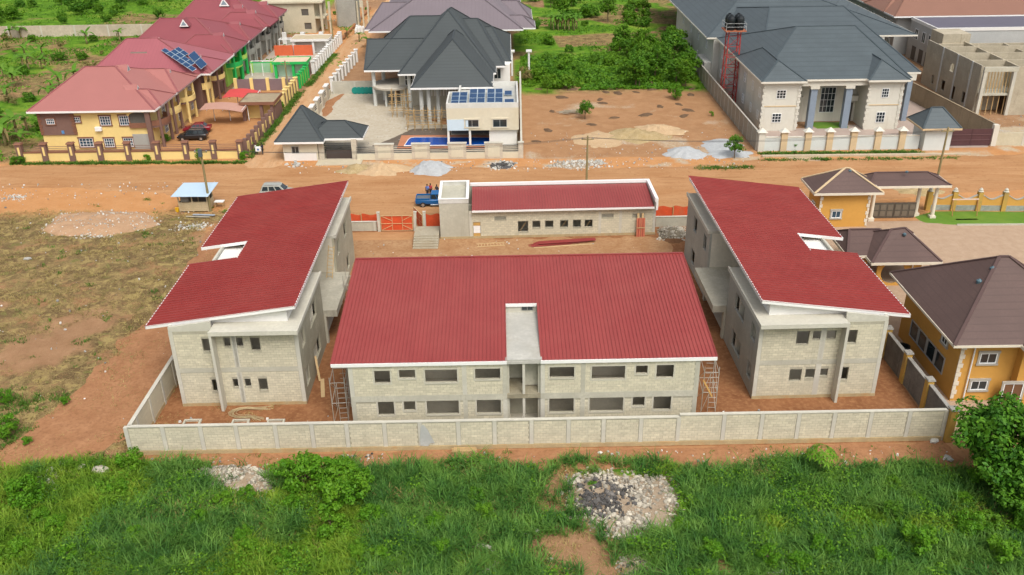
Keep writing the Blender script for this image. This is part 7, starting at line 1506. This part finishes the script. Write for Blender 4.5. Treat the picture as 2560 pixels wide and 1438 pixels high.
proto('bush1', 4, 1.5, 1.8, .0, 20, 1500, .26, lm_mid, trunk=(.8, .06), cr=.34); proto('bush2', 5, 1.8, 2.2, .0, 24, 1700, .28, lm_far, trunk=(.9, .06), cr=.32, ragged=.4); proto('bush3', 6, 1.4, 2.6, .0, 18, 1500, .27, lm_mid, trunk=(1, .06), cr=.34, ragged=.5)
proto('tree1', 7, 2.2, 4.4, 1.0, 34, 2600, .32, lm_mid, trunk=(2.4, .14), cr=.28, ragged=.45); proto('tree2', 8, 2.0, 5.0, .8, 32, 2600, .30, lm_far, trunk=(2.6, .13), cr=.28, ragged=.5)
proto('ball', 9, .55, 1.0, .0, 12, 700, .13, lm_br, trunk=(.4, .05), cr=.42, ragged=.1); proto('dry', 10, 1.3, 1.8, .2, 16, 500, .22, lm_dry, trunk=(.9, .05), cr=.34, ragged=.6)
def plant(key, name, label, cat, x, y, s=1, sz=None, group=None, z=None):
    c, t = PR[key]; E = thing(name, label, cat, (x, y, float(gz(np.array([x]), np.array([y]))[0]) if z is None else z), random.uniform(0, 6.28), group); E.scale = (s, s, sz or s * random.uniform(.9, 1.1))
    link('crown', c, E); link('trunk', t, E); return E
p = G(2500, 1235); plant('mango', 'mango_tree', 'big dark green mango tree beside the old wall corner', 'tree', p.x + .9, p.y + 1.3, .93, .95)
p = G(2420, 1235); plant('mango', 'mango_tree', 'lower spreading dark green mango tree on the meadow edge', 'tree', p.x + 3.2, p.y - 2.6, .62, .5)
for px, py, key, s, l in ((850, 1215, 'bright', 1.0, 'tallest bright green leafy shrub below the boundary wall'), (760, 1222, 'bright', 1.15, 'wide bright green shrub beside the white rubble bank'), (895, 1238, 'bright2', 1.0, 'rounded bright green shrub right of the tallest shrub'), (845, 1275, 'bright2', 1.15, 'bright green shrub in front of the tallest shrub'), (830, 1330, 'bright2', .8, 'small bright green shrub deep in the meadow grass'), (75, 1265, 'bright', .95, 'yellow-green shrub at the rubble strip by the dirt track'), (330, 1175, 'bright2', .8, 'low bright shrub at the boundary wall corner'), (2290, 1375, 'bright2', .9, 'bright yellow-green shrub in the reeds')):
    p = G(px, py); plant(key, 'shrub', l, 'shrub', p.x, p.y, s)
for px, py, s in ((1700, 1330, .5), (1480, 1225, .35), (1918, 1412, .6), (2050, 1380, .6), (2200, 1410, .6), (2420, 1330, .8), (2500, 1400, .8), (150, 1330, .6), (60, 1390, .7), (300, 1240, .6), (560, 1270, .6), (620, 1250, .55), (1210, 1290, .5), (20, 1090, .8), (10, 1010, .6), (165, 1010, .35), (70, 1110, .35)):
    p = G(px, py); plant('bright2', 'shrub', 'low green shrub growing amid the grass', 'shrub', p.x, p.y, s, None, 'low shrubs amid the grass')
rdm = random.Random(12)
for k in range(46):
    x_ = rdm.uniform(-34, 34); y_ = rdm.uniform(41.5, 53)
    if max(sdist(np.array([x_]), np.array([y_]), q)[0] for q in (RUB, RUB2, PATCH, PATCH2)) > -.6: continue
    plant(rdm.choice(('bright2', 'bush1', 'bush3', 'bright')), 'shrub', 'leafy weed clump standing in the tall meadow grass', 'shrub', x_, y_, rdm.uniform(.3, .62), None, 'weed clumps in the meadow')
# lot trees
for px, py, key, s, l, sz in ((1462, 296, 'tree1', .62, 'small round dark tree beside the stick pile on the bare lot', .62), (1368, 232, 'tree2', .5, 'slim double-headed bush at the back of the bare lot', .62), (1688, 250, 'bright2', 1.1, 'bright young tree near the panelled plot wall', 1.25), (1836, 395, 'tree1', .62, 'young feathery tree by the flat gravel patch', .66), (1778, 290, 'ball', .8, 'tiny green bush on the bare lot by the plot wall', .9), (1310, 205, 'dry', 1.5, 'dry brown bush at the pool plot wall', 1.5)):
    p = G(px, py); plant(key, 'tree' if 'tree' in l else 'bush', l, 'tree' if 'tree' in l else 'bush', p.x, p.y, s, sz)
# thick growth behind the lot
def rnd_group(n, keys, name, label, cat, group, fn, smin, smax, seed):
    rd = random.Random(seed); c = 0
    while c < n:
        q = fn(rd)
        if q is None: continue
        plant(rd.choice(keys), name, label, cat, q[0], q[1], rd.uniform(smin, smax), None, group); c += 1
rnd_group(26, ['tree1', 'tree2'], 'tree', 'dense green tree in the thicket behind the bare lot', 'tree', 'thicket trees behind the bare lot', lambda d: (d.uniform(23, 35.5), d.uniform(167, 196)), .75, 1.25, 1)
rnd_group(24, ['bush1', 'bush2', 'bush3', 'bush2'], 'bush', 'green bush in the undergrowth behind the bare lot', 'bush', 'bushes behind the bare lot', lambda d: (d.uniform(2.8, 26), d.uniform(167.5, 192)), .5, 1.15, 2)
rnd_group(34, ['bush1', 'bush2', 'tree2', 'bush3'], 'bush', 'far green bush in the bright field', 'bush', 'bushes in the far field', lambda d: (lambda x, y: None if sdist(np.array([x]), np.array([y]), BARE2)[0] > -2 else (x, y))(d.uniform(6, 36), d.uniform(196, 275)), .7, 1.5, 3)
rnd_group(40, ['bush1', 'bush2', 'bush3', 'tree1'], 'bush', 'green bush in the field beyond the long pale wall', 'bush', 'bushes beyond the long pale wall', lambda d: (d.uniform(-150, -74), d.uniform(236, 285)), .8, 1.7, 4)
rnd_group(70, ['bush1', 'bush2', 'dry', 'bush3'], 'bush', 'scrubby bush on the banana plot', 'bush', 'scrub on the banana plot', lambda d: (d.uniform(-135, -74.5), d.uniform(131, 222)), .5, 1.0, 5)
rnd_group(40, ['bush2', 'tree2', 'tree1', 'bush3'], 'tree', 'green tree behind the slate-roofed mansion and brown-roofed house', 'tree', 'trees behind the far houses', lambda d: (lambda x, y: (x, y) if (x < 78 or x > 120 or y > 235) else None)(d.uniform(69, 150), d.uniform(208, 270)), .8, 1.6, 6)
rnd_group(14, ['bush1', 'bush2'], 'bush', 'small green bush beside the far lane', 'bush', 'bushes beside the far lane', lambda d: (d.choice((d.uniform(-30, -22), d.uniform(-47, -36))), d.uniform(232, 262)), .5, .9, 7)
for px, py in ((85, 397), (229, 400), (367, 402)): p = G(px, py); plant('ball', 'clipped_shrub', 'clipped round shrub on the verge before the yellow fence', 'shrub', p.x, p.y + .2, 1.0, .95, 'clipped shrubs before the yellow fence')
p = G(498, 402); plant('ball', 'clipped_shrub', 'tall column-clipped shrub before the yellow fence', 'shrub', p.x, p.y, .95, 1.9); p = G(45, 408); plant('bush1', 'bush', 'loose grey-green bush at the end of the yellow fence', 'bush', p.x, p.y, .8, .6); p = G(1987, 375); plant('ball', 'clipped_shrub', 'round green shrub before the buff-pillared fence', 'shrub', p.x, p.y, 1.2, 1.2)
for px, py, l in ((415, 355, 'flowering shrub beneath the corner balcony'), (625, 372, 'green hedge shrub on the lane corner of the yellow plot'), (612, 398, 'green shrub at the foot of the fence corner'), (680, 290, 'green hedge shrub beside the yellow gatehouse'), (700, 270, 'green hedge shrub between gatehouse and lane fence')): p = G(px, py); plant('ball', 'shrub', l, 'shrub', p.x, p.y, 1.4, 1.3)
p = G(2107, 600); plant('ball', 'shrub', 'yellow-green potted shrub between gatehouse and gazebo', 'shrub', p.x, p.y, 1.0, .9)
# banana plants
bl_m = leafmat('banana_leaf', (.05, .17, .012), (.11, .27, .02), (.17, .32, .04), .3, .35); bl_d = leafmat('banana_dry', (.30, .2, .09), (.38, .28, .13), (.25, .18, .08), .3, .2); stem_m = M('banana_stem', (.25, .21, .09), .8, .25)
def leaf_mesh(L, w, droop, mat, seed):
    rd = random.Random(seed); mb = MB(); V = []; n = 7
    for i in range(n + 1):
        t = i / n; x = L * (t - droop * .25 * t * t); z = L * (.75 * t - droop * t * t); ww = w * math.sin(math.pi * min(.97, .08 + .9 * t)) ** .7 * rd.uniform(.85, 1.1)
        V += [(x, -ww, z - .12 * ww), (x, 0, z + .1 * ww), (x, ww, z - .12 * ww)]
    F = []
    for i in range(n): a = i * 3; F += [(a, a + 1, a + 4, a + 3), (a + 1, a + 2, a + 5, a + 4)]
    mb.add(V, F); return mb.mesh('leaf', mat, True)
BL = [leaf_mesh(2.3, .34, d, bl_m, k) for k, d in enumerate((.55, .75, .95, .35))]; BD = leaf_mesh(1.8, .2, 1.5, bl_d, 9); BS = MB(); BS.tube((0, 0, -.1), (.05, 0, 1.1), .17, .14, 8); BS.tube((.05, 0, 1.1), (.05, .03, 2.0), .14, .09, 8); BS = BS.mesh('stem', stem_m, True)
def banana(x, y, s, label, group, dry=1, tall=1.0):
    E = thing('banana_plant', label, 'plant', (x, y, float(gz(np.array([x]), np.array([y]))[0])), random.uniform(0, 6.28), group); E.scale = (s, s, s)
    link('stem', BS, E, scale=(1, 1, tall)); n = random.randint(6, 8)
    for k in range(n): link('leaf', BL[k % 4], E, (.05, 0, 1.95 * tall), (0, random.uniform(-.2, .2), 6.283 * k / n + random.uniform(-.2, .2)), random.uniform(.75, 1.1))
    for k in range(dry): link('leaf', BD, E, (.05, 0, 1.7 * tall), (0, 0, random.uniform(0, 6.28)), .8)
rd = random.Random(3)
for k in range(46): banana(rd.uniform(-130, -75), rd.uniform(133, 224), rd.uniform(.9, 1.35), 'banana plant on the plot beside the row of red-roofed houses', 'banana plants beside the row of houses', 1)
for px, py, s in ((45, 345, 1.5), (15, 365, 1.6), (70, 330, 1.3), (55, 372, 1.1)): p = G(px, py); banana(p.x, p.y, s, 'big banana plant crowding the yellow house wall', 'banana plants against the yellow house', 1)
for k in range(11): px = 1378 + k * 6.5 + rd.uniform(-2, 2); p = G(px, 76 if k % 2 else 71); banana(p.x, p.y, 1.0, 'tall banana plant in the grove of dry stems on the far field', 'banana grove on the far field', 4, 1.45)
for px, py in ((935, 118), (915, 105), (885, 95)): p = G(px, py); banana(p.x - 1.5, p.y, .9, 'banana plant beside the lane near the charcoal mansion', 'banana plants beside the lane', 0)
# papaya-like plant
def papaya():
    p = G(2047, 1185); E = thing('papaya_plant', 'young papaya plant with lobed leaves before the stepped wall', 'plant', (p.x, p.y, sgz(p))); MB().tube((0, 0, -.1), (.05, 0, 2.0), .06, .035, 8).build('stem', M('papaya_stem', (.32, .34, .12), .7, .15), E)
    mb = MB(); 
    for a in range(7): an = R(-130 + 260 * a / 6); c, s_ = math.cos(an), math.sin(an); mb.add([(0, 0, 0), (.28 * c - .07 * s_, .28 * s_ + .07 * c, .03), (.5 * c, .5 * s_, -.09), (.28 * c + .07 * s_, .28 * s_ - .07 * c, .03)], [(0, 1, 2, 3)])
    lf = mb.mesh('leaf', lm_br)
    for k in range(16):
        a = k * 2.4; z = 1.35 + .045 * k; l = .95 - .03 * k; q = Vector((math.cos(a) * l, math.sin(a) * l, z + .25)); st = MB().tube((.04, 0, z), q, .014, .01, 5).build('petiole', M('papaya_stem'), E); link('leaf', lf, st, q, (0, .45, a), 1.1)
papaya()
# undergrowth stuff in the far fields
def undergrowth(name, label, regions, size, mat, seed, hm=1.0):
    r = np.random.default_rng(seed); VV = []; FF = []; b = 0
    for n, x0, x1, y0, y1, th in regions:
        x, y = r.uniform(x0, x1, n), r.uniform(y0, y1, n); d = fbm(x, y, 7, 4, seed); k = (d > th) & (sdist(x, y, BARE2) < -.5); x, y, d = x[k], y[k], d[k]; m_ = len(x)
        nn = r.normal(0, .6, (m_, 3)) + np.array([0, -.2, 1]); nn /= np.linalg.norm(nn, axis=1)[:, None]; t = np.cross(nn, r.normal(0, 1, (m_, 3))); t /= np.linalg.norm(t, axis=1)[:, None]; bb_ = np.cross(nn, t); s = size * r.uniform(.5, 1.4, m_)[:, None]
        z = gz(x, y) + r.uniform(.05, 1, m_) * hm * (.25 + 2.2 * np.clip(d - th, 0, 1)) ; p = np.stack([x, y, z], 1)
        V = np.stack([p - t * s * .5, p + bb_ * s * .3, p + t * s * .5, p - bb_ * s * .3], 1).reshape(-1, 3); VV.append(V); FF.append(np.arange(4 * m_).reshape(-1, 4) + b); b += 4 * m_
    tag(np_mesh(name, np.concatenate(VV), np.concatenate(FF), mat), label, 'undergrowth', None, 'stuff')
undergrowth('undergrowth', 'leafy green undergrowth behind the bare lot', [(30000, 2.5, 36, 166, 196, .36), (12000, 2.5, 40, 196, 275, .52)], .55, lm_far, 31)
undergrowth('undergrowth', 'patchy green scrub over the banana plot', [(30000, -150, -73.5, 129, 234, .47), (14000, -165, -60, 238, 285, .42)], .5, lm_far, 32, .7)
undergrowth('undergrowth', 'green scrub around the far houses', [(12000, 66, 150, 200, 280, .4), (3500, -31, 5, 226, 270, .5), (2500, -56, -34, 186, 262, .62)], .55, lm_far, 33, .8)
